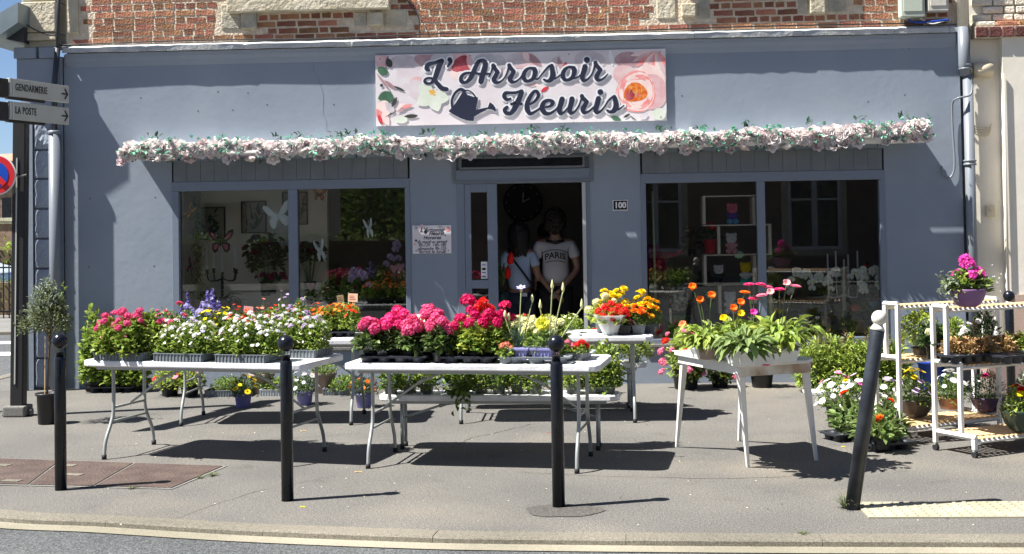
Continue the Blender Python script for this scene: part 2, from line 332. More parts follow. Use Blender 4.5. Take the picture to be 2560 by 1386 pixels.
# ------------------------------------------------------------------ the shop building
SB=thing('shop_building','blue grey painted corner shop with red brick upper wall','building')
XL,XR=-4.89,4.74
def wbox(mb,a,b,mi=0): return mb.box(a,b,mi)
wl=MB()
for a,b in [((XL,0,2.45),(XR,.3,3.64)),((XL,0,0),(-3.70,.3,2.45)),((-1.10,0,0),(-.60,.3,2.45)),((.83,0,0),(1.37,.3,2.45)),((3.93,0,0),(XR,.3,2.45)),((-3.70,.0,0),(-1.10,.3,.42)),((1.37,0,0),(3.93,.3,.42)),((-.60,.04,2.45-.0),(.83,.3,2.45))][:7]:
    wbox(wl,a,b)
wl.box((XL-.0,.3,0),(XL+.25,9,3.64)); wl.box((XR-.1,.3,0),(XR+.11,9,5.2))
wl.build('wall',M['wall_paint'],SB)
# cornice: cove plus a chipped slab in lengths
cv_=MB(); prof=[(0.0,3.50),(-.018,3.56),(-.035,3.60),(-.045,3.645),(0.25,3.645)]
for x0_,x1_ in ((XL+.03,XR-.04),):
    v=[(x0_,y,z) for y,z in prof]+[(x1_,y,z) for y,z in prof]; n=5
    cv_.add(v,[(i,i+1,i+1+n,i+n) for i in range(n-1)]+[(0,1,2,3,4)[::-1],(5,6,7,8,9)])
cv_.v=[(x,y-.002,z) for x,y,z in cv_.v]; cv_.build('cornice_cove',M['wall_paint'],SB)
x=XL+.01
while x<XR-.03:
    L=min(random.uniform(.55,1.3),XR-.02-x); mb=MB(); n=10
    for i in range(n+1):
        t=x+L*i/n; j=random.uniform(-.0028,.0028); k=random.uniform(-.005,.004); c0=0 if 0<i<n else .008
        mb.v+=[(t,-.078+j+c0,3.648+abs(k)),(t,-.084+j+c0,3.70+k),(t,-.06+j,3.722+k),(t,.05,3.745)]
    for i in range(n):
        for j in range(3): mb.f.append((i*4+j,(i+1)*4+j,(i+1)*4+j+1,i*4+j+1)); mb.m.append(0)
        mb.f.append((i*4,i*4+3,(i+1)*4+3,(i+1)*4)); mb.m.append(0)
    mb.f+=[(0,1,2,3),tuple(n*4+q for q in (3,2,1,0))]; mb.m+=[0,0]
    mb.build('cornice_slab',M['cornice_paint'],SB); x+=L+.003
# corner pilaster with rusticated blocks
mb=MB(); mb.box((-5.36,-.02,0),(-4.905,.3,3.62)); mb.box((-5.36,.3,0),(-5.1,9,3.62)); mb.build('pilaster',M['wall_paint'],SB)
zz=[.02,.34,.66,.985,1.31,1.635,1.96,2.285,2.60,2.93]
for i in range(len(zz)-1):
    mb=MB(); z0,z1=zz[i]+.012,zz[i+1]-.012; xa,xb=-5.20,-4.99; n=7; mm=6
    mb.box((xa,-.06,z0),(xb,-.018,z1))
    k=len(mb.v)                                         # rough-hewn face
    for a in range(n+1):
        for b in range(mm+1):
            e=1 if 0<a<n and 0<b<mm else 0; mb.v.append((xa+(xb-xa)*a/n,-.062-e*random.uniform(.004,.02),z0+(z1-z0)*b/mm))
    for a in range(n):
        for b in range(mm): q=k+a*(mm+1)+b; mb.f.append((q,q+mm+1,q+mm+2,q+1)); mb.m.append(0)
    mb.build('rusticated_block',M['quoin_paint'],SB,smooth=False)
    mb=MB(); mb.box((-5.37,-.055,z0),(-5.30,-.021,z1)); mb.build('rusticated_block',M['quoin_paint'],SB,bevel=.006)
mb=MB(); mb.box((-5.285,-.075,0),(-5.215,-.0205,3.0)); mb.build('corner_strip',M['wall_paint'],SB)
mb=MB(); mb.box((-5.39,-.07,3.25),(-4.96,-.0205,3.60)); mb.box((-5.41,-.10,3.60),(-5.16,-.0,3.72)); mb.box((-5.13,-.10,3.60),(-4.93,-.0,3.72)); mb.box((-5.33,-.05,2.97),(-4.97,-.0205,3.22)); mb.build('pilaster_capital',M['wall_paint'],SB,bevel=.01)
# upper masonry
um=MB(); um.box((-4.86,-.001,3.745),(XR+.02,.3,5.6)); um.box((-4.86,.012,3.640),(XR-.11,.3,3.742)); um.build('mortar_bed',M['mortar'],SB)
# stone pieces of the upper wall
def stone(name,a,b,m='limestone',bev=.012):
    mb=MB(); mb.box(a,b); return mb.build(name,M[m],SB,bevel=bev)
def pz(px,py,y=0.): p=aty(px,py,y); return p.x,p.z
zt=4.9
STN=[]
def stone_px(name,x0,y0,x1,y1,pr,m='limestone',y_in=.02):
    a=aty(x0,y1,-pr); b=aty(x1,y0,-pr); zb=a.z; zh=b.z if y0>0 else zt
    STN.append((a.x,b.x,zb,zh)); return stone(name,(a.x,-pr,zb),(b.x,y_in,zh),m)
stone('quoin_stone',(-5.34,-.05,3.80),(-4.955,.3,3.885),'limestone'); STN.append((-5.4,-4.955,3.7,5))
stone('quoin_stone',(-5.34,-.062,3.89),(-4.955,.3,4.225)); stone('quoin_stone',(-5.34,-.05,4.232),(-4.955,.3,4.7)); mb=MB(); mb.box((-5.33,0,3.735),(-4.955,.3,3.797)); mb.build('quoin_stone',M['limestone'],SB)
stone_px('quoin_stone',168,0,194,84,.03); 
stone_px('window_surround',553,10,600,74,.012,'limestone_old'); stone_px('window_surround',962,22,1017,70,.012,'limestone'); stone_px('window_surround',1642,0,1690,48,.012,'limestone'); stone_px('window_surround',2072,0,2116,32,.012,'limestone_old')
stone_px('window_surround',1995,0,2020,36,.010,'limestone_old'); stone_px('window_surround',885,30,917,66,.010,'limestone_old'); stone_px('window_surround',1745,0,1775,50,.010,'limestone_old')
stone_px('sill_bracket',602,30,640,72,.06,'limestone_old'); stone_px('sill_bracket',922,30,957,64,.06,'limestone'); stone_px('sill_bracket',1704,8,1740,42,.06); stone_px('sill_bracket',2026,0,2064,34,.06)
stone('window_sill',(aty(566,24,-.11).x,-.11,aty(700,28,-.11).z),(aty(974,24,-.11).x,.02,4.5)); STN.append((aty(596,0).x,aty(970,0).x,4.14,5))
stone('window_sill',(aty(1690,0,-.11).x,-.11,4.31),(aty(2090,0,-.11).x,.02,4.55)); STN.append((aty(1690,0).x,aty(2090,0).x,4.3,5))
# individual bricks
def brickmesh(L,H,mt,seed):
    r=random.Random(seed); mb=MB(); nx=3; D=.02
    for i in range(nx+1):
        for j in range(2):
            mb.v.append((L*i/nx+r.uniform(-.003,.003),-.0042+r.uniform(-.0018,.0015),(0 if j==0 else H)+r.uniform(-.0035,.0035)))
    for i in range(nx): mb.f.append((i*2,(i+1)*2,(i+1)*2+1,i*2+1)); mb.m.append(0)
    k=len(mb.v)
    for i in range(nx+1):
        for j in range(2): x_,y_,z_=mb.v[i*2+j]; mb.v.append((x_,D,z_))
    for i in range(nx):
        mb.f.append((i*2+1,(i+1)*2+1,k+(i+1)*2+1,k+i*2+1)); mb.f.append((k+i*2,k+(i+1)*2,(i+1)*2,i*2)); mb.m+=[0,0]
    mb.f+= [(0,1,k+1,k),(nx*2+1,nx*2,k+nx*2,k+nx*2+1)]; mb.m+=[0,0]
    return mb.mesh('brick',mt)
CH=.0735; BRK={}
for kind,L in (('s',.205),('h',.098)):
    BRK[kind]=[brickmesh(L+random.uniform(-.008,.006),.0545,M['brick'],i) for i in range(5)]
nb=0; stuff=MB()
UB=SB
x=0
for row in range(12):
    z=3.752+row*CH; x=XL+.06+random.uniform(0,.08); pat=row%2
    while x<XR-.02:
        k='s' if (pat==0 or random.random()<.18) else 'h'
        L=.205 if k=='s' else .098
        if x+L>XR: break
        cx_=x+L/2
        if not any(a-.02<cx_+L*.3 and cx_-L*.3<b+.02 and c_-.03<z+.03<d_ for a,b,c_,d_ in STN):
            me=random.choice(BRK[k])
            zj=z+random.uniform(-.004,.004)+.006*math.sin(x*1.3+row)
            if nb<300 and row<7 : link('brick',me,UB,(x,.0,zj)); nb+=1
            else:
                vs=[(v.co.x+x,v.co.y,v.co.z+zj) for v in me.vertices]; stuff.add(vs,[tuple(p.vertices) for p in me.polygons])
        x+=L+.019
stuff.build('brickwork',M['brick'],SB,kind='stuff')

# shop windows and door
def frame_rect(mb,x0,x1,z0,z1,t,y0,y1):
    mb.box((x0,y0,z0),(x0+t,y1,z1)); mb.box((x1-t,y0,z0),(x1,y1,z1)); mb.box((x0+t,y0,z1-t),(x1-t,y1,z1)); mb.box((x0+t,y0,z0),(x1-t,y1,z0+t))
glassmat('glass',(.93,.95,.945)); glassmat('glass_clear',(.86,.88,.88))
for (x0,x1,mid0,mid1) in ((-3.70,-1.10,-2.425,-2.325),(1.37,3.93,2.595,2.680)):
    f=MB(); f.box((x0,-.012,2.125),(x1,.10,2.225)); f.box((x0,-.012,.42),(x0+.075 if x0<0 else x0+.055,.10,2.125)); f.box((x1-.055,-.012,.42),(x1,.10,2.125)); f.box((mid0,-.008,.47),(mid1,.10,2.125)); f.box((x0+.075,-.010,.42),(x1-.055,.10,.47))
    fo=f.build('window_frame',M['frame_paint'],SB,bevel=.004)
    for a,b in ((x0+.076,mid0-.001),(mid1+.001,x1-.056)):
        p=MB(); p.box((a,.045,.471),(b,.049,2.124)); p.build('pane',M['glass'],fo)
    # sill under glass
    s=MB(); s.box((x0-.03,-.035,.385),(x1+.03,-.001,.42)); s.build('window_sill',M['concrete'],SB,bevel=.006)
    # board panel above
    bp_=MB(); bp_.box((x0+.02,-.006,2.226),(x1-.02,.09,2.449)); pb=bp_.build('fascia_panel',M['board_paint'],SB)
    nbd=17; wd=(x1-x0-.04)/nbd
    for i in range(nbd):
        q=MB(); q.box((x0+.02+i*wd+.002,-.013,2.232),(x0+.02+(i+1)*wd-.002,-.0065,2.449)); q.build('board',M['board_paint'],pb)
# door surround, sidelight leaf and open doorway
f=MB(); f.box((-.60,-.006,2.15),(.83,.12,2.30)); f.box((-.60,-.006,0),(-.515,.12,2.15)); f.box((.745,-.010,0),(.83,.12,2.15)); f.box((-.515,-.002,0),(.745,.12,.03)); f.build('door_frame',M['frame_paint'],SB,bevel=.004)
mb=MB(); mb.box((.748,-.03,.03),(.785,-.0105,2.148)); mb.build('door_edge_trim',M['sign_edge'],SB)
dl=MB(); lx0,lx1=-.513,-.165
gx0,gx1=aty(1178,600).x,aty(1219,600).x
dl.box((lx0,0,.031),(gx0,.07,2.148)); dl.box((gx1,0,.031),(lx1,.07,2.148)); dl.box((gx0,0,2.06),(gx1,.07,2.148)); dl.box((gx0,0,1.03),(gx1,.07,1.12)); dl.box((gx0,0,.031),(gx1,.07,.22))
do=dl.build('side_door',M['frame_paint'],SB,bevel=.003)
for z0,z1 in ((1.1205,2.0595),(.2205,1.0295)):
    p=MB(); p.box((gx0,.03,z0),(gx1,.034,z1)); p.build('pane',M['glass'],do)
p=MB(); a=aty(1202,655,.0); p.box((a.x,.020,aty(1202,698).z),(aty(1219,655).x-.004,.028,a.z)); p.build('notice',M['white_sign'],do)
for k,(c1,h) in enumerate((('p_lavender',.012),('black_paint',.018),('p_violet',.007),('pot_grey',.012))):
    p=MB(); zc=a.z-.03-.042*k; p.box((a.x+.012,.0175,zc-h),(a.x+.05,.0195,zc+h*.4)); p.build('notice_print',M[c1],do)
# transom box with dark glass above the door
mb=MB(); x0,z0=pz(1153,421); x1,z1=pz(1462,421)
mb.box((-.60,.03,2.30),(.83,.12,2.449)); mb.build('transom_panel',M['frame_paint'],SB)
mb=MB(); frame_rect(mb,-.56,.78,2.305,2.44,.022,-.03,.029); tfo=mb.build('transom_frame',M['board_paint'],SB)
mb=MB(); mb.box((-.537,.0,2.328),(.757,.004,2.418)); mb.build('pane',M['black_iron'],tfo)
mb=MB(); frame_rect(mb,-.64,.87,2.155,2.455,.03,-.014,-.0065); mb.build('trim',M['board_paint'],SB)
# inside: floor, ceiling, walls
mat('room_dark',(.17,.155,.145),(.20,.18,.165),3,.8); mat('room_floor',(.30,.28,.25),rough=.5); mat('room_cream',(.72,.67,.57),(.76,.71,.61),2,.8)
mb=MB(); mb.box((-4.6,.301,-.02),(XR-.11,4.3,.02)); mb.build('floor',M['room_floor'],SB)
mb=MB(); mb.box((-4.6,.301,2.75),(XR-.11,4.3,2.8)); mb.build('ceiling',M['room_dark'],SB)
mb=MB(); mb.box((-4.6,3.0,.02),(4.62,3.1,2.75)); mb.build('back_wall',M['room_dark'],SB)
mb=MB(); mb.box((-4.2,.95,.02),(-2.02,1.03,2.75)); mb.build('partition_wall',M['room_cream'],SB)
mb=MB(); mb.box((-3.72,.301,.02),(-3.66,.949,2.75)); mb.build('partition_wall',M['room_cream'],SB)
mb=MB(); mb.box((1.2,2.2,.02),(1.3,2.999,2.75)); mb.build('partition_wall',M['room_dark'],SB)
# roof eave seen at the far left top
mat('zinc',(.20,.25,.27),(.26,.31,.33),3,.35,metal=.3)
er=MB(); e=[aty(0,95,-.25),aty(57,62,-.25),aty(57,18,-.25),aty(0,50,-.25)]
q_=[aty(a,b,-.2) for a,b in ((60,12),(-40,70),(-30,110),(8,98),(60,62))]; e=[(p.x,p.z) for p in q_]
er.prism(e,-.35,.6); er.build('eave_flashing',M['zinc'],SB)
er=MB(); q_=[aty(a,b,-.15) for a,b in ((60,64),(14,98),(58,107))]; er.prism([(p.x,p.z) for p in q_],-.15,.6); er.build('eave_soffit',M['pot_slate'],SB)

# wires and pipes on the facade
def cable(name,pts,r,m,label,parent=None,cat='cable',n=6):
    mb=MB(); mb.tube([tuple(p) for p in smooth_pts([tuple(q) for q in pts],6)],r,n)
    o=mb.build(name,m,parent,smooth=True)
    if not parent: tag(o,label,cat)
    return o
dp=thing('downpipe','tall blue grey downpipe with cream painted top at the right end of the shop','downpipe',(4.80,-.075,0))
mb=MB(); mb.tube([(.0,0,0),(.0,0,3.20)],.052,16); mb.build('pipe',M['pipe_paint'],dp,smooth=True)
mb=MB(); mb.tube([(-.02,-.0,3.20),(-.045,-.03,3.30),(-.045,-.03,3.70)],.056,16); mb.build('pipe',M['pipe_paint'],dp,smooth=True)
mb=MB(); mb.tube([(-.045,-.03,3.70),(-.045,-.03,5.2)],.056,16); mb.build('pipe',M['pipe_cream'],dp,smooth=True)
for z in (2.28,3.28,.9): mb=MB(); mb.lathe([(.052,-.03),(.066,-.028),(.066,-.012),(.058,-.008),(.058,.008),(.066,.012),(.066,.028),(.052,.03)],(-.0 if z<3 else -.03,0 if z<3 else -.02,z),20); mb.build('pipe_collar',M['pipe_paint'],dp,smooth=True)
dp=thing('downpipe','stout blue grey downpipe beside the rusticated corner pilaster','downpipe',(-4.945,-.13,0))
mb=MB(); mb.tube([(0,0,.02),(0,0,2.78)],.062,18); mb.build('pipe',M['pipe_paint'],dp,smooth=True)
mb=MB(); mb.lathe([(.062,-.02),(.07,-.016),(.07,.02),(.05,.024)],(0,0,2.78),20); mb.build('pipe_collar',M['pipe_paint'],dp,smooth=True)
mb=MB(); mb.tube([(0,0,2.8),(.0,.0,3.3),(.03,.03,3.7)],.03,10); mb.tube([(.03,.03,3.6),(.04,.06,4.6)],.022,8); mb.build('cable_duct',M['pot_slate'],dp,smooth=True)
mb=MB(); mb.tube([(-.33,.0,.0),(-.33,.0,2.9)],.028,10); mb.build('side_duct',M['pipe_paint'],dp,smooth=True)
cable('cable',[(-4.9,-.095,3.735),(-3.5,-.09,3.755),(-2,-.095,3.74),(-.5,-.09,3.765),(1,-.095,3.745),(2.6,-.09,3.76),(4.6,-.095,3.75)],.007,M['black_paint'],'thin black cable lying along the top of the cornice')
cable('cable',[(-5.32,-.12,4.02),(-5.2,-.13,3.93),(-5.05,-.12,3.86),(-4.93,-.12,3.84)],.008,M['black_paint'],'dark sagging cable crossing the pale corner stones')
cable('cable',[(-2.2,-.03,4.3),(-1.3,-.03,4.25),(-1.0,-.03,4.0),(-.97,-.06,3.78)],.006,M['black_paint'],'dark cable hanging down the brick right of the first window')
pA=[aty(2430,200,-.1),aty(2427,236,-.14),aty(2395,246,-.14),aty(2381,262,-.05),aty(2382,330,-.03),aty(2386,395,-.03),aty(2384,430,-.03),aty(2372,446,-.03),aty(2358,436,-.03),aty(2354,415,-.03)]
cable('conduit',pA,.011,M['pipe_paint'],'grey looping conduit crossing the right downpipe and ending in a hook','','conduit',8) if False else cable('conduit',pA,.011,M['pipe_paint'],'grey looping conduit crossing the right downpipe and ending in a hook',None,'conduit',8)
cable('conduit',[aty(2412,40,-.05),aty(2418,110,-.04),aty(2426,200,-.09)],.011,M['cream_plastic'],'cream conduit running down beside the top of the right downpipe',None,'conduit',8)
def meterbox(x0,y0,x1,y1,pr,m,label):
    a,b=aty(x0,y1,-pr),aty(x1,y0,-pr); t=thing('meter_box',label,'electric box',(a.x,0,a.z)); W,H=b.x-a.x,b.z-a.z
    mb=MB(); mb.box((0,-pr,0),(W,-.006,H)); mb.build('case',m,t,bevel=.015)
    mb=MB(); mb.box((.03,-pr-.008,.06),(W-.03,-pr-.0005,H-.03)); mb.build('cover',m,t,bevel=.006); return t
mat('box_green',(.45,.50,.42),rough=.5); mat('box_grey',(.42,.41,.36),(.55,.53,.48),8,.6)
meterbox(2252,-40,2312,44,.13,M['box_green'],'pale green meter box on the brick above the cornice'); meterbox(2319,-40,2372,30,.12,M['box_grey'],'weathered grey box right of the green meter box')
cable('cable',[aty(2270,50,-.08),aty(2290,56,-.1),aty(2330,54,-.1),aty(2372,50,-.1)],.012,M['pot_blue'],'blue and grey cables sagging under the meter boxes')
cable('cable',[aty(2300,46,-.08),aty(2330,60,-.11),aty(2375,48,-.09)],.006,M['white_sign'],'thin white cable looping under the grey box')

# neighbour on the right
NB=thing('neighbour_house','cream rendered neighbouring house with white painted bricks above','house')
mb=MB(); mb.box((4.86,.02,0),(5.15,9,3.58)); mb.box((5.15,-.10,0),(9.5,9,3.58)); mb.build('wall',M['cream_wall'],NB)
mb=MB(); mb.box((4.86,.03,3.58),(9.5,9,6)); mb.build('upper_wall',M['cream_wall'],NB)
mb=MB(); mb.box((4.87,-.12,-.001),(9.5,-.0,.34)) ; mb=MB(); mb.box((5.16,-.115,.001),(9.5,-.1005,.9)); mb.build('plinth',mat('plinth',(.42,.31,.25),(.5,.38,.31),3,.8,bump=.3),NB)
for i in range(20):
    mb=MB(); x=4.875+i*.135; mb.box((x,-.145,3.585),(x+.122,.05,3.69)); mb.build('brick',M['brick_dark'],NB,bevel=.008)
mb=MB(); mb.box((4.87,-.13,3.58),(7.5,.0,3.70)); mb.build('mortar_bed',M['mortar'],NB)
for i in range(12):
    mb=MB(); x=4.875+i*.225; mb.box((x,-.12,3.705),(x+.21,.05,3.75)); mb.build('brick',M['brick'] if i%3 else M['brick_painted'],NB,bevel=.01)
for r in range(9):
    x=4.88+(r%2)*.11
    while x<6.4:
        L=random.choice((.2,.21,.11)); mb=MB(); mb.box((x,-.012+random.uniform(-.012,.006),3.77+r*.082),(x+L,.03,3.77+r*.082+.068)); mb.build('brick',M['brick_painted'],NB,bevel=.012); x+=L+.014
mb=MB(); mb.tube([(5.145,-.125,.9),(5.145,-.125,3.2)],.012,8); mb.build('conduit',M['pipe_cream'],NB,smooth=True)
t=thing('vent_cowl','short cream cylindrical vent on the neighbouring wall','vent',aty(2452,176,0.02)); mb=MB(); mb.tube([(-.10,-.05,0),(.10,-.05,0)],.075,20); mb.build('cowl',M['cream_plastic'],t,smooth=True); mb=MB(); mb.cbox((0,-.02,-.07),(.16,.05,.03)); mb.build('bracket',M['cream_plastic'],t)
for k in range(4): cable('cable',[aty(2428,262+k*0,.0),aty(2432,300+k*2,.0),aty(2440,318+k*6,-.01),aty(2470,320+k*6,-.01),aty(2480,310,-.01)],.006,M['cream_plastic'],['topmost of the four cream cables on the neighbouring wall','second cream cable from the top on the neighbouring wall','third cream cable from the top on the neighbouring wall','lowest cream cable loop on the neighbouring wall'][k])
t=thing('doorbell','small cream bell push box on the neighbouring wall','doorbell',aty(2475,528,.02)); mb=MB(); mb.cbox((0,-.02,0),(.095,.04,.12)); mb.build('case',M['cream_plastic'],t,bevel=.008); mb=MB(); mb.tube([(0,-.04,.02),(0,-.052,.02)],.024,14); mb.build('button',M['cream_plastic'],t)
# small marks of age on the painted front
hm=MB()
for px,py in ((352,245),(545,230),(835,262),(668,262),(668,92+25),(620,233),(495,278),(582,276),(2255,122),(2272,122),(2262,238),(2170,255),(1080,262),(1705,240),(225,497),(388,494),(385,666),(222,668),(540,445),(2452,455)):
    if px>2400: continue
    p=aty(px,py); hm.lathe([(.007,0),(.001,.001)],(0,0,0),8); k=len(hm.v)-16
    for i in range(k,len(hm.v)): x,y,z=hm.v[i]; hm.v[i]=(p.x+x,-.0015-z,p.z+y)
hm.build('fixing_holes',M['black_paint'],SB,kind='stuff')
rc_=random.Random(11)
def crack(px,py,L,a0,label=None):
    p=aty(px,py); x,z=p.x,p.z; mb=MB(); pts=[]; a=a0
    for i in range(12): pts.append((x,-.0012,z)); a+=rc_.uniform(-.5,.5); x+=math.cos(a)*L/12; z+=math.sin(a)*L/12; a=a*.7+a0*.3
    mb.tube(pts,[.0006+.0006*rc_.random() for _ in pts],4); mb.build('crack',M['board_paint'],SB)
for q in ((782,140,.9,-1.5),(2180,316,.5,0)): crack(*q)
# repaired strips and hairline cracks in the tarmac
for k,(pts,wd) in enumerate((([(1130,1120),(1180,1095),(1230,1085),(1330,1060)],.004),([(1290,1180),(1500,1190),(1800,1196),(2050,1188)],.003),([(430,1300),(640,1230),(840,1190)],.002),([(150,1120),(500,1108),(900,1085)],.002))):
    pw=[tuple(atz(a,b,.0015)) for a,b in pts]; pw=smooth_pts(pw,8); pw=[(x+rc_.uniform(-.012,.012),y+rc_.uniform(-.012,.012),z) for x,y,z in pw]
    mb=MB(); V=[]
    for i,p in enumerate(pw): d=(Vector(pw[min(i+1,len(pw)-1)])-Vector(pw[max(i-1,0)])).normalized(); n_=Vector((-d.y,d.x,0))*wd*rc_.uniform(.4,1.2); V+=[tuple(Vector(p)+n_),tuple(Vector(p)-n_)]
    mb.add(V,[(2*i,2*i+1,2*i+3,2*i+2) for i in range(len(pw)-1)]); mb.build('pavement_crack',M['soil'],kind='structure')
# ------------------------------------------------------------------ shop sign
SG=thing('shop_sign','long white floral fascia sign reading L\'Arrosoir Fleuris above the rose garland','sign',(0,0,0))
x0,x1,z0,z1=-1.452,1.660,2.79,3.555
mb=MB(); mb.box((x0,-.030,z0),(x1,-.004,z1)); mb.build('panel',mat('print_base',(.74,.71,.73),(.66,.60,.63),1.6,.35),SG)
def C1(p): return aty(1040+p[0]/7.7,130+p[1]/7.7,-.03)
def C2(p): return aty(1280+p[0]/7.7,130+p[1]/7.7,-.03)
U=F/13.68                                              # px per metre at the facade
def clampx(v): return (min(max(v[0],x0+.004),x1-.004),min(max(v[1],z0+.004),z1-.004))
LAY=[0]
def flatpoly(pts,m,name='print'):                       # thin printed shape lying on the panel, pts in photo px
    LAY[0]+=1; y=-.0302-LAY[0]*.00006
    q=[clampx((p.x,p.z)) for p in (aty(a,b,-.03) for a,b in pts)]
    mb=MB(); mb.add([(a,y,b) for a,b in q],[tuple(range(len(q)))]); return mb,q,y
PR={}
def pm(name,c,c2=None,s=9): 
    if name not in PR: PR[name]=mat('print_'+name,c,c2,s,.35)
    return PR[name]
prints={}
def blob(cx,cy,rx,ry,m,rot=0,n=18,wob=.0,ph=0):
    pts=[]
    for i in range(n):
        a=2*math.pi*i/n; r=1+wob*math.sin(3*a+ph); u,v=math.cos(a)*rx*r,math.sin(a)*ry*r
        pts.append((cx+u*math.cos(rot)-v*math.sin(rot),cy+u*math.sin(rot)+v*math.cos(rot)))
    mb,q,y=flatpoly(pts,m); mb.build('print',m,SG)
def leafp(cx,cy,L,W,rot,m): 
    pts=[]
    for i in range(13):
        t=i/12; pts.append((t*2-1,math.sin(math.pi*t)**.8))
    for i in range(11,0,-1):
        t=i/12; pts.append((t*2-1,-math.sin(math.pi*t)**.8))
    pts=[(cx+a*L*math.cos(rot)-b*W*math.sin(rot),cy+a*L*math.sin(rot)+b*W*math.cos(rot)) for a,b in pts]
    mb,q,y=flatpoly(pts,m); mb.build('print',m,SG)
lil=pm('lilac',(.52,.46,.50),(.64,.58,.60)); pale=pm('pale',(.70,.66,.69),(.62,.55,.58)); pk=pm('pink',(.66,.40,.42),(.72,.55,.55)); dk=pm('deep',(.26,.03,.045),(.50,.10,.12)); redp=pm('redp',(.60,.05,.07))
gr=pm('green',(.05,.12,.07),(.08,.17,.10)); dg=pm('dgreen',(.05,.055,.05)); cr=pm('cream',(.62,.68,.58),(.70,.74,.66)); gy=pm('grey',(.45,.45,.47),(.55,.54,.57)); gold=pm('gold',(.75,.42,.08))
wht=pm('white',(.78,.77,.78)); rose=pm('rose',(.76,.22,.22),(.80,.40,.38)); rosel=pm('roselight',(.82,.60,.57),(.84,.72,.69)); ora=pm('orange',(.62,.10,.02),(.75,.28,.06),28); mauve=pm('mauve',(.36,.22,.24),(.5,.33,.35))
blob(1015,160,42,22,lil,.1); blob(1075,150,40,20,mauve,.1); blob(1030,205,46,34,pale,.7); blob(1052,222,34,24,pk,.9); blob(1045,228,30,22,pale,.9)
blob(1105,152,30,20,gy); blob(1150,160,38,30,pk,.2,wob=.06); blob(1158,166,28,26,dk,.3,wob=.08); leafp(1140,190,22,9,.5,rosel); blob(1160,188,14,10,redp,.5); leafp(1176,160,22,8,1.2,pk); leafp(1150,185,16,6,-.2,rosel)
blob(1215,150,30,16,gy); blob(1245,160,20,22,gy,.3); leafp(1252,185,18,4,1.9,mauve)
blob(1310,152,38,22,pk,0,wob=.1); blob(1290,150,22,16,lil); leafp(1335,150,26,9,.7,mauve); leafp(1315,140,16,8,1.2,rosel); leafp(1385,158,26,10,-.9,lil); leafp(1400,160,18,6,1.3,mauve); leafp(1412,166,12,5,1.9,dk)
blob(1475,152,40,24,lil,.1); leafp(1528,145,22,6,1.4,wht); blob(1570,150,34,20,mauve); blob(1330,210,14,8,pk); leafp(1352,219,16,6,.5,rosel); leafp(1362,224,12,5,-.6,redp)
blob(1565,190,34,26,pk,.4)
for k,a in enumerate((2.95,2.7,2.45,2.2,1.95,1.7,1.45,1.2,.9)): leafp(1640+math.cos(a)*34,127+math.sin(a)*34,32,6.5,a,(rosel,pk,rose)[k%3])
blob(1617,215,52,52,rosel,.3,wob=.05); blob(1625,230,46,44,pk,.5,wob=.04)
for k,(r,m_) in enumerate(((1.,rose),(.93,rosel),(.86,rose),(.78,rosel),(.68,rose),(.63,rosel))): blob(1590+k*.8,231-k*.3,50*r,53*r,m_,.2+k*.5,wob=.05+.01*k,ph=k)
for k in range(9): 
    a=k*.7+.2; leafp(1590+math.cos(a)*37,230+math.sin(a)*39,17,5.5,a+1.5,(rosel,rose)[k%2])
blob(1588,232,30,24,ora,-.15,wob=.08); blob(1575,238,12,13,dk,.2)
for k in range(16): a=rng.uniform(0,6.28); r=rng.uniform(0,1); leafp(1592+math.cos(a)*r*22,231+math.sin(a)*r*17,6,1.3,rng.uniform(0,3),(gold,rose,ora)[k%3])
blob(1648,286,17,16,cr); leafp(1540,297,14,6,.35,gr); leafp(1567,290,10,3,-.5,dg); leafp(1583,296,12,1.2,.6,dg); leafp(1610,292,12,7,-.4,pale)
blob(955,150,18,20,pk,.3); leafp(968,155,16,5,1.7,mauve); leafp(973,158,13,8,1.2,dg); blob(957,178,14,10,gr,.5); leafp(958,205,28,3,.9,mauve); leafp(975,212,18,4,.65,mauve); leafp(998,222,16,3,.4,dg); blob(954,214,4,4,dg)
leafp(962,240,19,11,-.45,gr); leafp(974,246,10,13,.4,gr); blob(958,272,20,20,rosel,.4,wob=.06); leafp(950,288,20,9,.9,rose); leafp(964,298,18,9,1.1,rosel); leafp(940+11,300,14,5,1.2,redp); leafp(975,270,18,9,.9,lil)
leafp(986,256,14,5,-1.1,dg); leafp(1003,268,12,9,-.9,rosel); leafp(1008,272,18,5,-.55,mauve); leafp(1018,266,14,5,-.2,rose); leafp(978,285,18,1.,-.5,dg); leafp(1028,291,18,5,-.06,dg); blob(1003,300,16,9,cr)
for a in (2.6,3.9,1.2,.2): leafp(1080+math.cos(a)*20,232+math.sin(a)*18+8,24,17,a,cr)
blob(1081,231,7,6,gold); 
for k in range(7): leafp(1081+math.cos(k)*6,232+math.sin(k*1.3)*6,4,1.4,k,gold)
for sx_,sy_ in ((950,148),(1176,140),(1422,136),(1650,130),(951,308),(1652,293),(1428,296),(1165,300)): blob(sx_,sy_,1.6,1.6,dg,n=8)

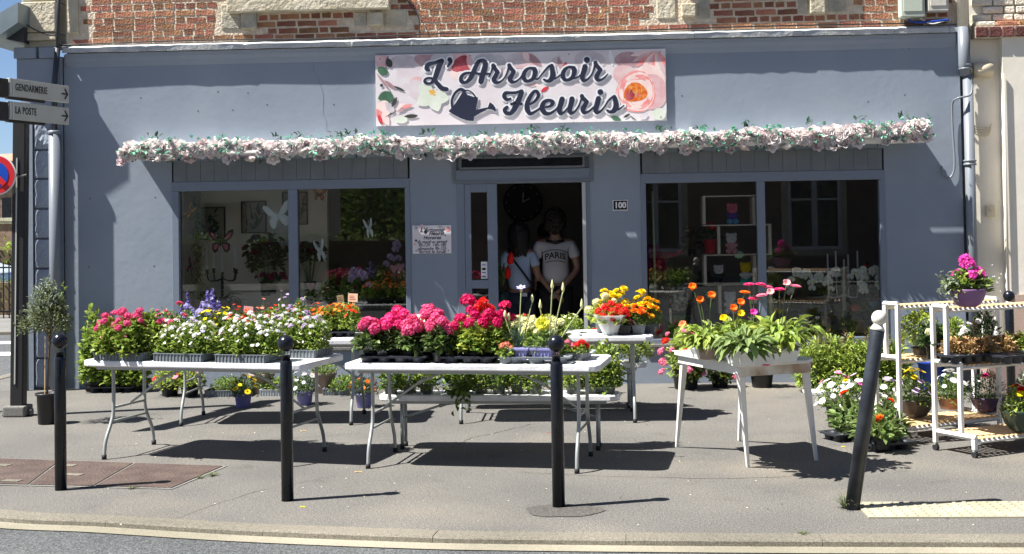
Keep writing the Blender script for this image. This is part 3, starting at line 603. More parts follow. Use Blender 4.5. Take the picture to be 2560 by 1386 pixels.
def ribbon(pts,ws,conv,y,m,name,grow=0,sub=6):
    P=smooth_pts([(a[0],a[1],b_) for a,b_ in zip(pts,ws)],sub); Q=[conv((p[0],p[1])) for p in P]; W_=[(p[2]+grow)/7.7/U/2 for p in P]
    mb=MB(); n=len(Q)
    V=[]
    for i,q in enumerate(Q):
        t=(Q[min(i+1,n-1)]-Q[max(i-1,0)]); t.y=0; t.normalize(); nn=Vector((-t.z,0,t.x))*W_[i]; V+=[(q.x+nn.x,y,q.z+nn.z),(q.x-nn.x,y,q.z-nn.z)]
    mb.add(V,[(2*i,2*i+1,2*i+3,2*i+2) for i in range(n-1)])
    k=0
    for i in sorted({0,n-1}|set(range(0,n,2))):
        q=Q[i]; k+=1; mb.add([(q.x+math.cos(a*.5236)*W_[i],y-.00001*k,q.z+math.sin(a*.5236)*W_[i]) for a in range(12)],[tuple(range(12))])
    return mb
ink=pm('ink',(.022,.026,.05)); otl=pm('outline',(.76,.77,.80))
oR=lambda dx,dy:([(440+dx,330+dy),(340+dx,315+dy),(262+dx,365+dy),(222+dx,450+dy),(240+dx,535+dy),(310+dx,565+dy),(400+dx,520+dy),(440+dx,430+dy),(440+dx,360+dy),(410+dx,320+dy)],[70,50,70,82,78,60,75,92,92,60])
LET=[('letter_l',C1,[([(250,355),(205,330),(225,260),(290,228),(380,210),(440,180),(500,165)],[55,80,85,75,60,60,45]),([(495,178),(455,260),(415,370),(378,480),(340,560),(270,610),(190,600),(165,560),(200,515),(280,505),(345,540),(420,620),(500,700),(590,722)],[95,105,105,95,75,50,55,50,42,42,62,85,90,82])]),
('apostrophe',C1,[([(650,150),(665,200),(610,285)],[92,72,36])]),
('letter_a',C1,[([(1300,165),(1210,190),(1150,290),(1095,420),(1040,520),(960,590),(880,575),(868,500),(930,425),(1060,405),(1230,425),(1420,425)],[70,75,85,92,85,60,75,70,55,42,46,40]),([(1290,165),(1335,215),(1318,330),(1280,450),(1250,575)],[70,92,105,105,100])]),
('letter_r',C1,[([(1405,490),(1440,410),(1465,340),(1485,280)],[25,28,38,65]),([(1487,265),(1495,290),(1540,350),(1572,400)],[82,76,78,78]),([(1572,385),(1530,470),(1500,540),(1540,590),(1620,580),(1700,510),(1755,400),(1790,290)],[76,90,92,68,42,34,34,50])]),
('letter_r',C1,[([(1795,262),(1803,285),(1850,345),(1882,385)],[82,76,78,78]),([(1882,378),(1840,460),(1808,530),(1850,580),(1925,572),(2000,515),(2045,450)],[76,90,92,68,42,34,34])]),
('letter_o',C2,[oR(0,0),([(440,520),(500,525),(560,455),(640,355),(710,285),(765,262)],[30,34,34,38,48,58])]),
('letter_s',C2,[([(765,268),(775,350),(785,450),(750,535),(680,565),(615,535)],[76,88,105,95,60,42]),([(790,525),(860,505),(925,450)],[34,34,34])]),
('letter_o',C2,[oR(755,-20),([(1190,515),(1260,495),(1330,440)],[32,34,34])]),
('letter_i',C2,[([(1405,285),(1385,370),(1355,480),(1372,550),(1440,540),(1520,460),(1570,350),(1602,250)],[100,100,95,72,45,34,34,58]),([(1441,158),(1442,160)],[115,115])]),
('letter_r',C2,[([(1606,215),(1615,245),(1660,300),(1702,350)],[80,76,78,78]),([(1702,342),(1650,430),(1625,495),(1660,545),(1725,535),(1790,490),(1845,430)],[76,90,90,65,44,36,24])]),
('letter_f',C2,[([(-30,905),(-95,920),(-150,865),(-125,800),(-40,790),(80,785),(185,752)],[46,62,76,76,56,52,60]),([(188,775),(150,880),(90,1010),(40,1110),(-30,1185),(-115,1175),(-140,1115),(-95,1070)],[84,100,105,100,82,72,76,66]),([(-15,1005),(185,1005)],[52,52])]),
('letter_l',C2,[([(335,1015),(430,960),(505,860),(490,775),(430,765),(360,850),(300,980),(292,1100),(350,1190),(450,1150),(545,1085)],[38,52,66,66,60,78,92,98,72,48,42])]),
('letter_e',C2,[([(650,1070),(745,1040),(785,975),(720,935),(625,965),(580,1070),(625,1170),(720,1190),(825,1130),(890,1060)],[38,58,82,58,80,100,92,60,44,38])]),
('letter_u',C2,[([(965,910),(940,1000),(912,1110),(932,1185),(1000,1165),(1065,1090)],[100,102,95,78,44,34]),([(1155,910),(1138,1000),(1110,1110),(1132,1180),(1205,1155),(1280,1050),(1325,940),(1345,880)],[104,100,95,72,44,34,34,52])]),
('letter_r',C2,[([(1346,852),(1355,880),(1400,925),(1440,965)],[80,76,78,78]),([(1440,962),(1390,1050),(1362,1120),(1395,1172),(1475,1150),(1570,1070)],[78,92,90,68,44,38])]),
('letter_i',C2,[([(1665,900),(1640,1000),(1610,1110),(1632,1168),(1700,1148),(1780,1060),(1860,935),(1960,858)],[100,102,95,74,44,34,36,50]),([(1700,776),(1701,777)],[112,112])]),
('letter_s',C2,[([(1970,868),(1990,950),(2000,1050),(1960,1135),(1890,1158),(1830,1128)],[76,90,104,95,60,44]),([(2005,1120),(2080,1095),(2154,1036)],[46,36,24])])]
k=0
for nm,cv2,st in LET:
    ob=MB(); ib=MB()
    for pts,ws in st:
        k+=1
        a=ribbon(pts,ws,cv2,-.0352-k*.00004,otl,nm,64,5); ob.add(a.v,a.f); a=ribbon(pts,ws,cv2,-.0390-k*.00004,ink,nm,0,5); ib.add(a.v,a.f)
    ob.build('letter_outline',otl,SG); ib.build(nm,ink,SG)
body=[(935,765),(990,830),(1080,860),(1195,900),(1150,1118),(1300,1085),(1385,1070),(1420,968),(1490,1018),(1530,1080),(1540,1150),(1460,1110),(1390,1105),(1260,1165),(1120,1250),(1110,1335),(1000,1325),(860,1280),(730,1210),(625,1145),(690,1080),(740,1020),(820,900),(895,780)]
ib=MB(); q=[C1(p) for p in body]; ib.add([(p.x,-.0405,p.z) for p in q],[tuple(range(len(q)))])
ob=MB()
for pts,ws in (([(700,1080),(690,950),(730,830),(800,750),(870,722),(935,760)],[45,45,45,50,58,62]),([(950,745),(1030,755),(1100,805),(1155,885)],[28,26,26,30])):
    a=ribbon(pts,ws,C1,-.0402,ink,'',0); ib.add(a.v,a.f); a=ribbon(pts,ws,C1,-.0355,otl,'',50); ob.add(a.v,a.f)
bl=body+[body[0]]; a=ribbon([(bl[i][0],bl[i][1]) for i in range(len(bl))],[50]*len(bl),C1,-.0356,otl,'',0,1); ob.add(a.v,a.f)
ob.build('letter_outline',otl,SG); ib.build('watering_can_emblem',ink,SG)

# opening hours plate
HS=thing('hours_sign','small floral opening hours plate beside the left display window','sign')
a,b=aty(1032,635,0),aty(1128,563,0); mb=MB(); mb.box((a.x,-.014,a.z),(b.x,-.002,b.z)); mb.build('panel',M['print_base'],HS)
cxm=(a.x+b.x)/2
def line(s,px,py,size,**k):
    size*=.86
    me=textmesh(s,size,ink,ext=.0008,shear=.35,**k); p=aty(px,py,-.015); link('lettering',me,HS,(p.x,-.0155,p.z),rot=(0,0,0))
line("L'Arrosoir",1080,575,.072,bold=.0012); line('Fleuris',1090,584,.072,bold=.0012); line('Horaires',1080,595,.062,bold=.0008); line('du mardi au samedi',1080,605,.056,sx=.85,bold=.0003); line('9h-12h  14h-18h',1080,613,.058,sx=.9,bold=.0003); line('dimanche 9h-12h',1080,622,.056,sx=.9,bold=.0003); line('fermé le lundi',1080,630,.058,bold=.0003)
for px,py,r,m_ in ((1120,574,6,rose),(1121,576,3,dk),(1040,571,6,gy),(1055,566,5,pk),(1064,581,4.2,ink),(1040,602,3,dg),(1037,611,4,pk),(1046,626,5,gy),(1113,589,2,dg),(1112,630,4,gy),(1100,567,5,gy)):
    p=aty(px,py,-.0142); mb=MB(); mb.add([(p.x+math.cos(t*.63)*r/U,-.0144-.0001*r,p.z+math.sin(t*.63)*r/U) for t in range(10)],[tuple(range(10))]); mb.build('print',m_,HS)
for px,py in ((1040,570),(1120,568),(1040,628),(1121,627)):
    p=aty(px,py,-.0142); mb=MB(); mb.ball((p.x,-.016,p.z),.006,6); mb.build('screw',M['black_paint'],HS)
# house number
HN=thing('house_number','small dark enamel plate with the number 100 right of the doorway','house number')
a,b=aty(1532,527,0),aty(1569,500,0); mb=MB(); mb.box((a.x,-.008,a.z),(b.x,-.002,b.z)); mb.build('border',M['white_sign'],HN,bevel=.002)
mb=MB(); mb.box((a.x+.008,-.0105,a.z+.008),(b.x-.008,-.0085,b.z-.008)); mb.build('plate',M['black_iron'],HN)
me=textmesh('100',.088,M['white_sign'],ext=.001,bold=.003,sx=.95); link('lettering',me,HN,((a.x+b.x)/2,-.012,(a.z+b.z)/2-.002))

# ------------------------------------------------------------------ awning cassette and rose garland
AW=thing('awning','closed white awning cassette along the shop front under the sign','awning')
ax0,ax1=aty(330,375,-.1).x,aty(2300,322,-.1).x
mb=MB(); mb.box((ax0,-.20,2.555),(ax1,-.001,2.645)); mb.build('cassette',M['white_paint_metal'],AW,bevel=.02)
mb=MB(); mb.tube([(ax0,-.245,2.53),(ax1,-.245,2.53)],.045,14); mb.build('front_bar',M['white_paint_metal'],AW,smooth=True)
for x in (-3.2,-1.4,.2,1.9,3.4): mb=MB(); mb.box((x,-.12,2.66),(x+.02,-.001,2.71)); mb.build('bracket',M['white_paint_metal'],AW)
def petal_grid(L,W,cup,nu=3,nv=3):                      # a cupped petal pointing up +z from the origin, hollow towards +y
    v=[];f=[]
    for i in range(nu+1):
        u=i/nu
        for j in range(nv):
            t=(j/(nv-1)*2-1); wd=W*math.sin(math.pi*(.12+.80*u))**.7
            v.append((t*wd,cup*(t*t*wd*1.2-u*u*L*.55)+0,L*u))
    for i in range(nu):
        for j in range(nv-1): f.append((i*nv+j,i*nv+j+1,(i+1)*nv+j+1,(i+1)*nv+j))
    return v,f
def rosemesh(R_,m,seed):
    r=random.Random(seed); mb=MB()
    for ring,(n,rad,tilt,L) in enumerate(((3,.10,-.05,.85),(4,.30,.12,.95),(5,.52,.38,1.0),(6,.62,.78,1.0))):
        for i in range(n):
            v,f=petal_grid(L*R_,.62*R_,.45)
            a=2*math.pi*(i+ring*.37)/n+r.uniform(-.15,.15)
            mx=Matrix.Rotation(a,4,'Z')@Matrix.Translation((0,-rad*R_*.55,-R_*.35))@Matrix.Rotation(tilt+r.uniform(-.1,.1),4,'X')
            mb.add([mx@Vector(q) for q in v],f,0)
    mb.ball((0,0,0),R_*.45,8); return mb.mesh('rose',m,True)
roses=[rosemesh(.050+.008*(i%3),M['p_blush' if i%3 else 'p_blushdeep'],i) for i in range(6)]
buds=[rosemesh(.034,M['p_blush'],20+i) for i in range(2)]
GA=thing('rose_garland','long garland of pale pink silk roses and green leaves along the awning','garland')
gy0=2.535
def gz(x): return 2.60+.012*math.sin(x*3.1)+.01*math.sin(x*7.7)+(.06 if x>3.5 else 0)+(.03 if 3.0<x<=3.5 else 0)
n=0; extra=MB()
X0,X1=aty(305,378,-.28).x,aty(2318,312,-.28).x
GN=430
for i in range(GN):
    x=X0+(X1-X0)*((i*.618034)%1.0); a=random.uniform(-.95,1.9)
    rad=.070+random.uniform(-.015,.016)
    y=-.235-math.cos(a)*rad*1.05; z=gz(x)-.045+math.sin(a)*rad*.85
    if random.random()<.12: z=gz(x)-.125-random.uniform(0,.025); y=-.28
    d=Vector((random.uniform(-.5,.5),-math.cos(a)-.25,math.sin(a)*.8+random.uniform(-.3,.3))).normalized()
    me=random.choice(roses if random.random()<.83 else buds)
    q=d.to_track_quat('Z','Y').to_euler(); q.z+=0
    if n<300: link('rose',me,GA,(x,y,z),rot=q,scale=random.uniform(.85,1.2)); n+=1
    else:
        mx=Matrix.Translation((x,y,z))@d.to_track_quat('Z','Y').to_matrix().to_4x4(); extra.add([mx@v.co for v in me.vertices],[tuple(p.vertices) for p in me.polygons])
extra.build('rose_mass',M['p_blush'],GA,smooth=True,kind='stuff')

def leafset(mb,P,D,L,Wd,mi=0,fold=.25,curl=.25):
    """many folded leaves: points P, directions D (n,3), lengths L, width ratio Wd"""
    P=np.asarray(P,float); D=np.asarray(D,float); D/=np.linalg.norm(D,axis=1)[:,None]+1e-9; n=len(P)
    L=np.broadcast_to(L,(n,)).astype(float)
    up=np.tile([0,0,1.],(n,1))+rng.normal(0,.35,(n,3)); S=np.cross(D,up); S/=np.linalg.norm(S,axis=1)[:,None]+1e-9; N=np.cross(S,D)
    l=L[:,None]; w=l*Wd
    pts=[P,P+D*l*.35+S*w*.5+N*w*fold,P+D*l*.72+S*w*.40+N*w*fold-N*l*curl*.3,P+D*l-N*l*curl*.7,P+D*l*.72-S*w*.40+N*w*fold-N*l*curl*.3,P+D*l*.35-S*w*.5+N*w*fold,P+D*l*.5]
    V=np.stack(pts,1).reshape(-1,3); k=len(mb.v); mb.v+=[tuple(a) for a in V.tolist()]
    for i in range(n):
        b=k+i*7; mb.f+=[(b,b+1,b+2,b+6),(b+6,b+2,b+3),(b,b+6,b+4,b+5),(b+6,b+3,b+4)]; mb.m+=[mi]*4
    return mb
n=900; xs=rng.uniform(X0-.03,X1+.05,n); cl=.5+.5*np.sin(xs*5.3)*np.sin(xs*2.1+1); keep=rng.uniform(0,1,n)<.25+.75*cl; xs=xs[keep]; n=len(xs); a=rng.uniform(-1.2,1.35,n); rd=rng.uniform(.075,.12,n)
P=np.stack([xs,-.235-np.cos(a)*rd,np.array([gz(x) for x in xs])-.03+np.sin(a)*rd*.98],1); D=np.stack([rng.normal(0,.8,n),-np.cos(a),np.sin(a)*.6+rng.normal(0,.3,n)],1)
mb=MB(); leafset(mb,P,D,rng.uniform(.04,.07,n),.6); mb.build('leaf_mass',M['leaf_silk'],GA,kind='stuff')
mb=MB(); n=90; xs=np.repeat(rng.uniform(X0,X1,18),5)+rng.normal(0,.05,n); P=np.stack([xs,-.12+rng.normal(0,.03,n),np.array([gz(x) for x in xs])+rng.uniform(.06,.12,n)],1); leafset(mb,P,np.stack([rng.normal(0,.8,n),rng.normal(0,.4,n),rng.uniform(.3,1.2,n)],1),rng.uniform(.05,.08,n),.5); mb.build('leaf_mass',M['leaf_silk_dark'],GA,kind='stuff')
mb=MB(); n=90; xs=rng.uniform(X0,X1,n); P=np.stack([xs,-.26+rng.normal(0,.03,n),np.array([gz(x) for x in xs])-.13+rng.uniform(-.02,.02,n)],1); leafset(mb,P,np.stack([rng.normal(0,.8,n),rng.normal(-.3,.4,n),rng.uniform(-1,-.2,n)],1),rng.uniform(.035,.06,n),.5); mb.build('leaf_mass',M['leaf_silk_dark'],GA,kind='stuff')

# ------------------------------------------------------------------ bollards
def bollard(px,py,label,tilt=0,white=False,H=1.04,g='black ball topped bollards'):
    p=atz(px,py) if not isinstance(px,Vector) else px
    t=thing('bollard',label,'bollard',p,0,g); mt=M['black_scuffed'] if white else M['black_iron']
    r=.038
    mb=MB(); mb.lathe([(r+.0,0),(r,.86 if not white else .93),(r-.004,.872 if not white else .94),(.026,.875 if not white else .942)],n=24); mb.build('post',mt,t,smooth=False)
    for f in t.children[0].data.polygons: f.use_smooth=abs(f.normal.z)<.3
    mb=MB(); 
    if not white: mb.lathe([(.026,.874),(.026,.905),(.032,.907)],n=20); mb.ball((0,0,H-.058),.052,24); 
    else: mb.lathe([(.040,.932),(.034,.945),(.022,.965)],n=20); mb.ball((0,0,.995),.040,26)
    mb.build('ball_top',M['white_iron'] if white else mt,t,smooth=True)
    t.rotation_euler=(0,tilt,0); return t
bollard(152,1225,'upright black bollard standing on the rust brown cover, leftmost of the front row')
bollard(719,1252,'upright black bollard in front of the left folding table')
bollard(1397,1268,'upright black bollard in front of the middle folding table, base in a tarmac patch')
b4=bollard(2130,1273,'scuffed black bollard leaning right with a white ball on top',R(9.3),True); b4.scale=(1.12,1.12,1.14)
bollard(Vector((4.63,-1.72,0)),None,'black bollard behind the white plant stands at the right edge')

# ------------------------------------------------------------------ direction sign post
po=atz(46,1040); SP=thing('signpost','black post carrying the GENDARMERIE and LA POSTE direction arms','signpost',po)
d0=(CY-po.y)
topz=2.02+.2
mb=MB(); mb.box((-.062,-.05,.0),(.062,.05,2.82)); mb.build('post',M['black_paint'],SP,bevel=.01,rot=(0,R(.9),0))
mb=MB(); mb.box((-.02,-.058,.3),(-.008,-.0505,2.4)); mb.build('post_groove',M['sign_grey'],SP,rot=(0,R(.9),0))
mb=MB(); mb.box((-.11,-.10,0),(.10,.10,.10)); mb.box((-.15,-.03,.0),(-.112,.03,.07)); mb.box((.102,-.03,.0),(.14,.03,.07)); mb.build('foot_clamp',M['concrete'],SP,bevel=.015)
cable('ground_strap',[(-.15,0,.05),(-.2,-.05,.03),(-.14,-.12,.02)],.01,M['concrete'],'',SP)
SY=po.y-.12
def arm(y0,y1,yl0,yl1,txt,label,cat='direction sign'):
    # board seen between px 22..170, turned a little away on its right side
    a=aty(24,y1,SY-.28); b=aty(24,y0,SY-.28); H=b.z-a.z
    t=thing('direction_sign',label,cat,(a.x,SY-.28,a.z),R(72),'direction arms on the signpost')
    # length so that the far end projects to px 168
    L=.79
    mb=MB(); mb.box((0,0,0),(L,.035,H)); mb.build('board',M['sign_grey'],t,bevel=.004)
    mb=MB(); mb.box((.002,-.004,.0),(.016,.0,H)); mb.box((.036,-.004,0),(.046,.0,H)); mb.build('edge_band',M['sign_edge'],t)
    me=textmesh(txt,H*.56,M['black_paint'],ext=.001,sx=.62,align='LEFT',bold=.0012); link('lettering',me,t,(.07,-.003,H*.52))
    mb=MB(); w_=.007; c=(L-.055,H*.5)
    mb.box((c[0]-.05,-.004,c[1]-w_),(c[0]+.03,-.001,c[1]+w_))
    for sgn in (1,-1):
        mx=Matrix.Translation((c[0]+.03,0,c[1]))@Matrix.Rotation(sgn*R(52),4,'Y'); mb.box((-.062,-.0042-.0002*sgn,-w_),(.004,-.0012,w_),0,mx)
    mb.build('arrow',M['black_paint'],t); return t,a,H
t1,a1,H1=arm(195,240,0,0,'GENDARMERIE','upper grey direction arm reading GENDARMERIE with an arrow')
t2,a2,H2=arm(253,298,0,0,'LA POSTE','lower grey direction arm reading LA POSTE with an arrow')
for t,a,H,lab in ((t1,a1,H1,'upper black rear arm pointing left from the signpost'),(t2,a2,H2,'lower black rear arm pointing left from the signpost')):
    q=thing('direction_sign',lab,'direction sign',(a.x-.0,SY-.28,a.z),R(72)); mb=MB(); mb.box((-1.2,0.004,-.02),(-.01,.04,H-.012)); mb.build('board',M['black_paint'],q)
    mb=MB(); mb.box((-1.0,-.003,H*.45),(-.12,-.0005,H*.55)); mb.build('edge_band',M['pot_slate'],q); 
    mb=MB(); mb.box((.02,.036,H*.1-.04),(.50,.07,H*.2)); mb.build('arm_bracket',M['black_paint'],t)
# no parking sign
rp=aty(-9,438,po.y-.12); rr=(51/scl(rp))
RS=thing('no_parking_sign','round red and blue no parking sign cut by the left edge','road sign',rp)
for k,(r_,m_) in enumerate(((1.0,'white_sign'),(.94,'red_sign'),(.64,'blue_sign'))): mb=MB(); mb.tube([(0,-.004*k,0),(0,-.004*k-.012,0)],rr*r_,40); mb.build(('rim','red_ring','blue_disc')[k],M[m_],RS)
mb=MB(); mb.box((-rr*.66,-.030,-rr*.13),(rr*.66,-.0245,rr*.13)); mb.build('red_bar',M['red_sign'],RS,rot=(0,R(45),0))
cable('strap',[(rr*.9,.01,.02),(rr*1.05,.02,-.015),(rr*1.4,.05,.0)],.009,M['concrete'],'',RS)

# ------------------------------------------------------------------ folding tables and benches
def folding(name,label,cat,cx,cy,rot,L,W,H,group,z0=0):
    t=thing(name,label,cat,(cx,cy,0),rot,group)
    mb=MB(); c=.07; a,b=L/2,W/2
    poly=[(-a+c,-b),(a-c,-b),(a-.02,-b+.02),(a,-b+c),(a,b-c),(a-.02,b-.02),(a-c,b),(-a+c,b),(-a+.02,b-.02),(-a,b-c),(-a,-b+c),(-a+.02,-b+.02)]
    mb.prismz(poly,H-.045,H); mb.build('tabletop',M['table_plastic'],t,bevel=.009)
    mb=MB(); mb.box((-.006,-b+.004,H-.047),(.006,b-.004,H-.0452)); mb.build('fold_seam',M['table_steel'],t)
    r=.0135; ix=a-.17; iw=W/2-.085
    for s in (-1,1):
        low=H<.6
        for q in (-1,1):
            mb=MB(); y=q*iw
            if low: pts=[(s*ix,y,H-.05),(s*ix,y*1.0,.0)]
            else: pts=[(s*ix,y*.70,H-.05),(s*ix,y*.70,H*.50),(s*ix,y*.80,H*.36),(s*ix,y*1.05,H*.18),(s*ix,y*1.12,0.0)]
            mb.tube(smooth_pts(pts,4) if not low else pts,r,10); lg=mb.build('leg',M['table_steel'],t,smooth=True)
            mb=MB(); mb.tube([(pts[-1][0],pts[-1][1],-.0),(pts[-1][0],pts[-1][1],.035)],r*1.35,10); mb.build('foot_cap',M['rubber'],lg,smooth=True)
        mb=MB(); zz_=H*.50 if not low else H*.55; k=.70 if not low else 1.
        mb.tube([(s*ix,-iw*k,zz_),(s*ix,iw*k,zz_)],.010,8); mb.build('crossbar',M['table_steel'],t,smooth=True)
        if not low:
            mb=MB(); mb.tube([(s*ix,-iw*.8,H*.36),(s*ix,iw*.8,H*.36)],.009,8); mb.build('crossbar',M['table_steel'],t,smooth=True)
        mb=MB(); mb.tube([(s*ix,0,zz_),(s*(ix-.30),0,H*.78),(s*.14,0,H-.048)],.009,8); mb.tube([(s*(ix-.33),0,H*.80),(s*(ix-.28),0,H*.76)],.014,8); mb.build('brace',M['table_steel'],t,smooth=True)
    mb=MB(); mb.box((-a+.1,-b+.06,H-.072),(a-.1,-b+.08,H-.046)); mb.box((-a+.1,b-.08,H-.072),(a-.1,b-.06,H-.046)); mb.build('side_rail',M['table_steel'],t)
    return t
TG='white folding tables'
T1=folding('folding_table','white folding table at the left front carrying grey trays of white and pink flowers','table',-2.05,-4.11,R(-14),1.83,.76,.74,TG)
T2=folding('folding_table','white folding table in the middle front carrying pink and red geraniums','table',-.01,-4.45,R(-8.5),1.83,.76,.74,TG)
T3=folding('folding_table','white folding table in the back row behind the left front one','table',-2.02,-2.36,R(0),1.83,.76,.74,TG)
T4=folding('folding_table','white folding table in the back row before the doorway with yellow marigolds','table',.42,-2.34,R(0),1.83,.76,.74,TG)
B5=folding('folding_bench','low white bench under the middle front table with grey pots of green seedlings','bench',.09,-3.87,R(-4),1.84,.30,.42,'low white benches')
B6=folding('folding_bench','low white bench under the back table beside the doorway','bench',.40,-1.72,R(0),1.84,.30,.42,'low white benches')
def onT(T,x,y,z=.741): 
    v=Matrix.Rotation(T.rotation_euler.z,4,'Z')@Vector((x,y,0))+T.location; return Vector((v.x,v.y,z))
# weathered white wooden table
T7=thing('wooden_table','weathered white wooden table with splayed legs and rust brown chipped corner','table',(1.875,-4.41,0),R(23.5))
mb=MB(); a,b=.32,.50
poly=[(-a+.05,-b),(a-.10,-b+.01),(a-.02,-b+.07),(a,-b+.16),(a,b-.1),(a-.08,b),(-a+.08,b),(-a,b-.06),(-a-.0,-b+.10),(-a+.01,-b+.03)]
mb.prismz(poly,.722,.745); mb.build('tabletop',M['old_white_wood'],T7,bevel=.006)
mb=MB(); mb.box((-a+.03,-b+.035,.655),(a-.06,-b+.055,.7215)); mb.build('apron',M['bare_wood'],T7)
mb=MB(); mb.box((-a+.03,-b+.056,.665),(-a+.05,b-.06,.7215)); mb.box((a-.05,-b+.1,.665),(a-.03,b-.06,.7215)); mb.box((-a+.051,b-.06,.665),(a-.051,b-.04,.7215)); mb.build('apron',M['old_white_wood'],T7)
Ti=Matrix.Rotation(-R(23.5),4,'Z')
for (fx,fy),(tx,ty) in (((1.43,-3.87),(-a+.06,b-.10)),((1.86,-4.69),(-a+.05,-b+.08)),((2.37,-4.46),(a-.06,-b+.11)),((1.93,-3.62),(a-.08,b-.10))):
    f_=Ti@(Vector((fx,fy,0))-T7.location); mb=MB(); mb.tube([(tx,ty,.72),(tx+(f_.x-tx)*.05,ty+(f_.y-ty)*.05,.66),(f_.x,f_.y,0.)],[.023,.023,.011],sq=True); mb.build('leg',M['old_white_wood'],T7,bevel=.004)
# plank joints / slats of the top
for k in range(5): mb=MB(); y=-b+.09+k*.185; mb.box((-a+.012,y,.7455),(a-.012,y+.178,.7485)); mb.build('board',M['old_white_wood'],T7)
mb=MB(); mb.ball((a-.07,-b+.07,.70),.035,10,sz=(1.5,.6,.8)); mb.build('rust_patch',mat('rust',(.30,.10,.03),(.45,.2,.08),20,.9),T7,smooth=True)

# plant stands on castors
def stand(label,org,rz,L,side):
    t=thing('plant_stand',label,'plant stand',org,rz,'white wheeled plant stands'); r=.0145; g=-side                     # steps go to -y when side=+1
    TZ=[(1.04,.13),(.635,.25),(.125,.37)]; pm_=M['white_paint_metal']
    for e in (0,1):
        x=L*e
        def bar(a,b,n='post'): m_=MB(); m_.tube([a,b],r,sq=True); return m_.build(n,pm_,t)
        bar((x,0,.06),(x,0,1.055)); bar((x,g*.13,1.055-.0),(x,g*.13,.65)); bar((x,g*.25,.65),(x,g*.25,.14)); bar((x,g*.37,.14),(x,g*.37,.06))
        bar((x,0,1.055),(x,g*.145,1.055),'side_rail'); bar((x,g*.016,.65),(x,g*.265,.65),'side_rail'); bar((x,g*.016,.14),(x,g*.385,.14),'side_rail')
        for yy in (0,g*.37):
            m_=MB(); m_.cbox((x,yy,.052),(.03,.02,.02)); c_=m_.build('caster',M['table_steel'],t)
            m_=MB(); m_.tube([(x-.012,yy,.024),(x+.012,yy,.024)],.024,14); m_.build('wheel',M['rubber'],c_,smooth=False)
    for z,d in TZ:
        for yy in (0,g*d): m_=MB(); m_.tube([(.015,yy,z-.013),(L-.015,yy,z-.013)],.011,sq=True); m_.build('rail',pm_,t)
        n=int(L/.048); me=None
        for i in range(n):
            x=.035+(L-.07)*i/(n-1)
            if me is None: m_=MB(); m_.box((-.0135,min(0,g*d)-.012,0),(.0135,max(0,g*d)+.012,.009)); me=m_.mesh('slat',M['pine_slat'])
            link('slat',me,t,(x,0,z+.0005))
    return t
S1=stand('white wheeled plant stand of three slatted tiers stepping back towards the wall',atz(2252,1112),R(30),1.04,-1)
S2=stand('white wheeled plant stand of three slatted tiers stepping forward at the right edge',atz(2340,1126),R(30),1.04,1)
def onS(S,x,y,z):
    v=Matrix.Rotation(S.rotation_euler.z,4,'Z')@Vector((x,y,0))+S.location; return Vector((v.x,v.y,z))
# ------------------------------------------------------------------ flower heads (shared meshes)
FM={}
def florets(mb,P,Nn,r,petals,mi=0,rnd=.0,cup=.25,pw=.62):
    """five-petalled little blooms at points P facing Nn"""
    for p,nn in zip(P,Nn):
        q=Vector(nn).to_track_quat('Z','Y').to_matrix(); a0=random.uniform(0,6.28); v=[];f=[]
        for i in range(petals):
            a=a0+2*math.pi*i/petals; c,s=math.cos(a),math.sin(a); w=r*pw
            loc=[(0,0,0),(r*.55,w*.55,cup*r*.6),(r,w*.32,cup*r),(r,-w*.32,cup*r),(r*.55,-w*.55,cup*r*.6)]
            v+=[Vector(p)+q@Vector((x*c-y*s,x*s+y*c,z)) for x,y,z in loc]; f.append(tuple(i*5+j for j in range(5)))
        mb.add(v,f,mi)
def sph(n,up=-.3):
    out=[]
    for i in range(n):
        z=1-(1-up)*(i+.5)/n; a=i*2.39996; r=math.sqrt(max(0,1-z*z)); out.append(Vector((r*math.cos(a),r*math.sin(a),z)))
    return out
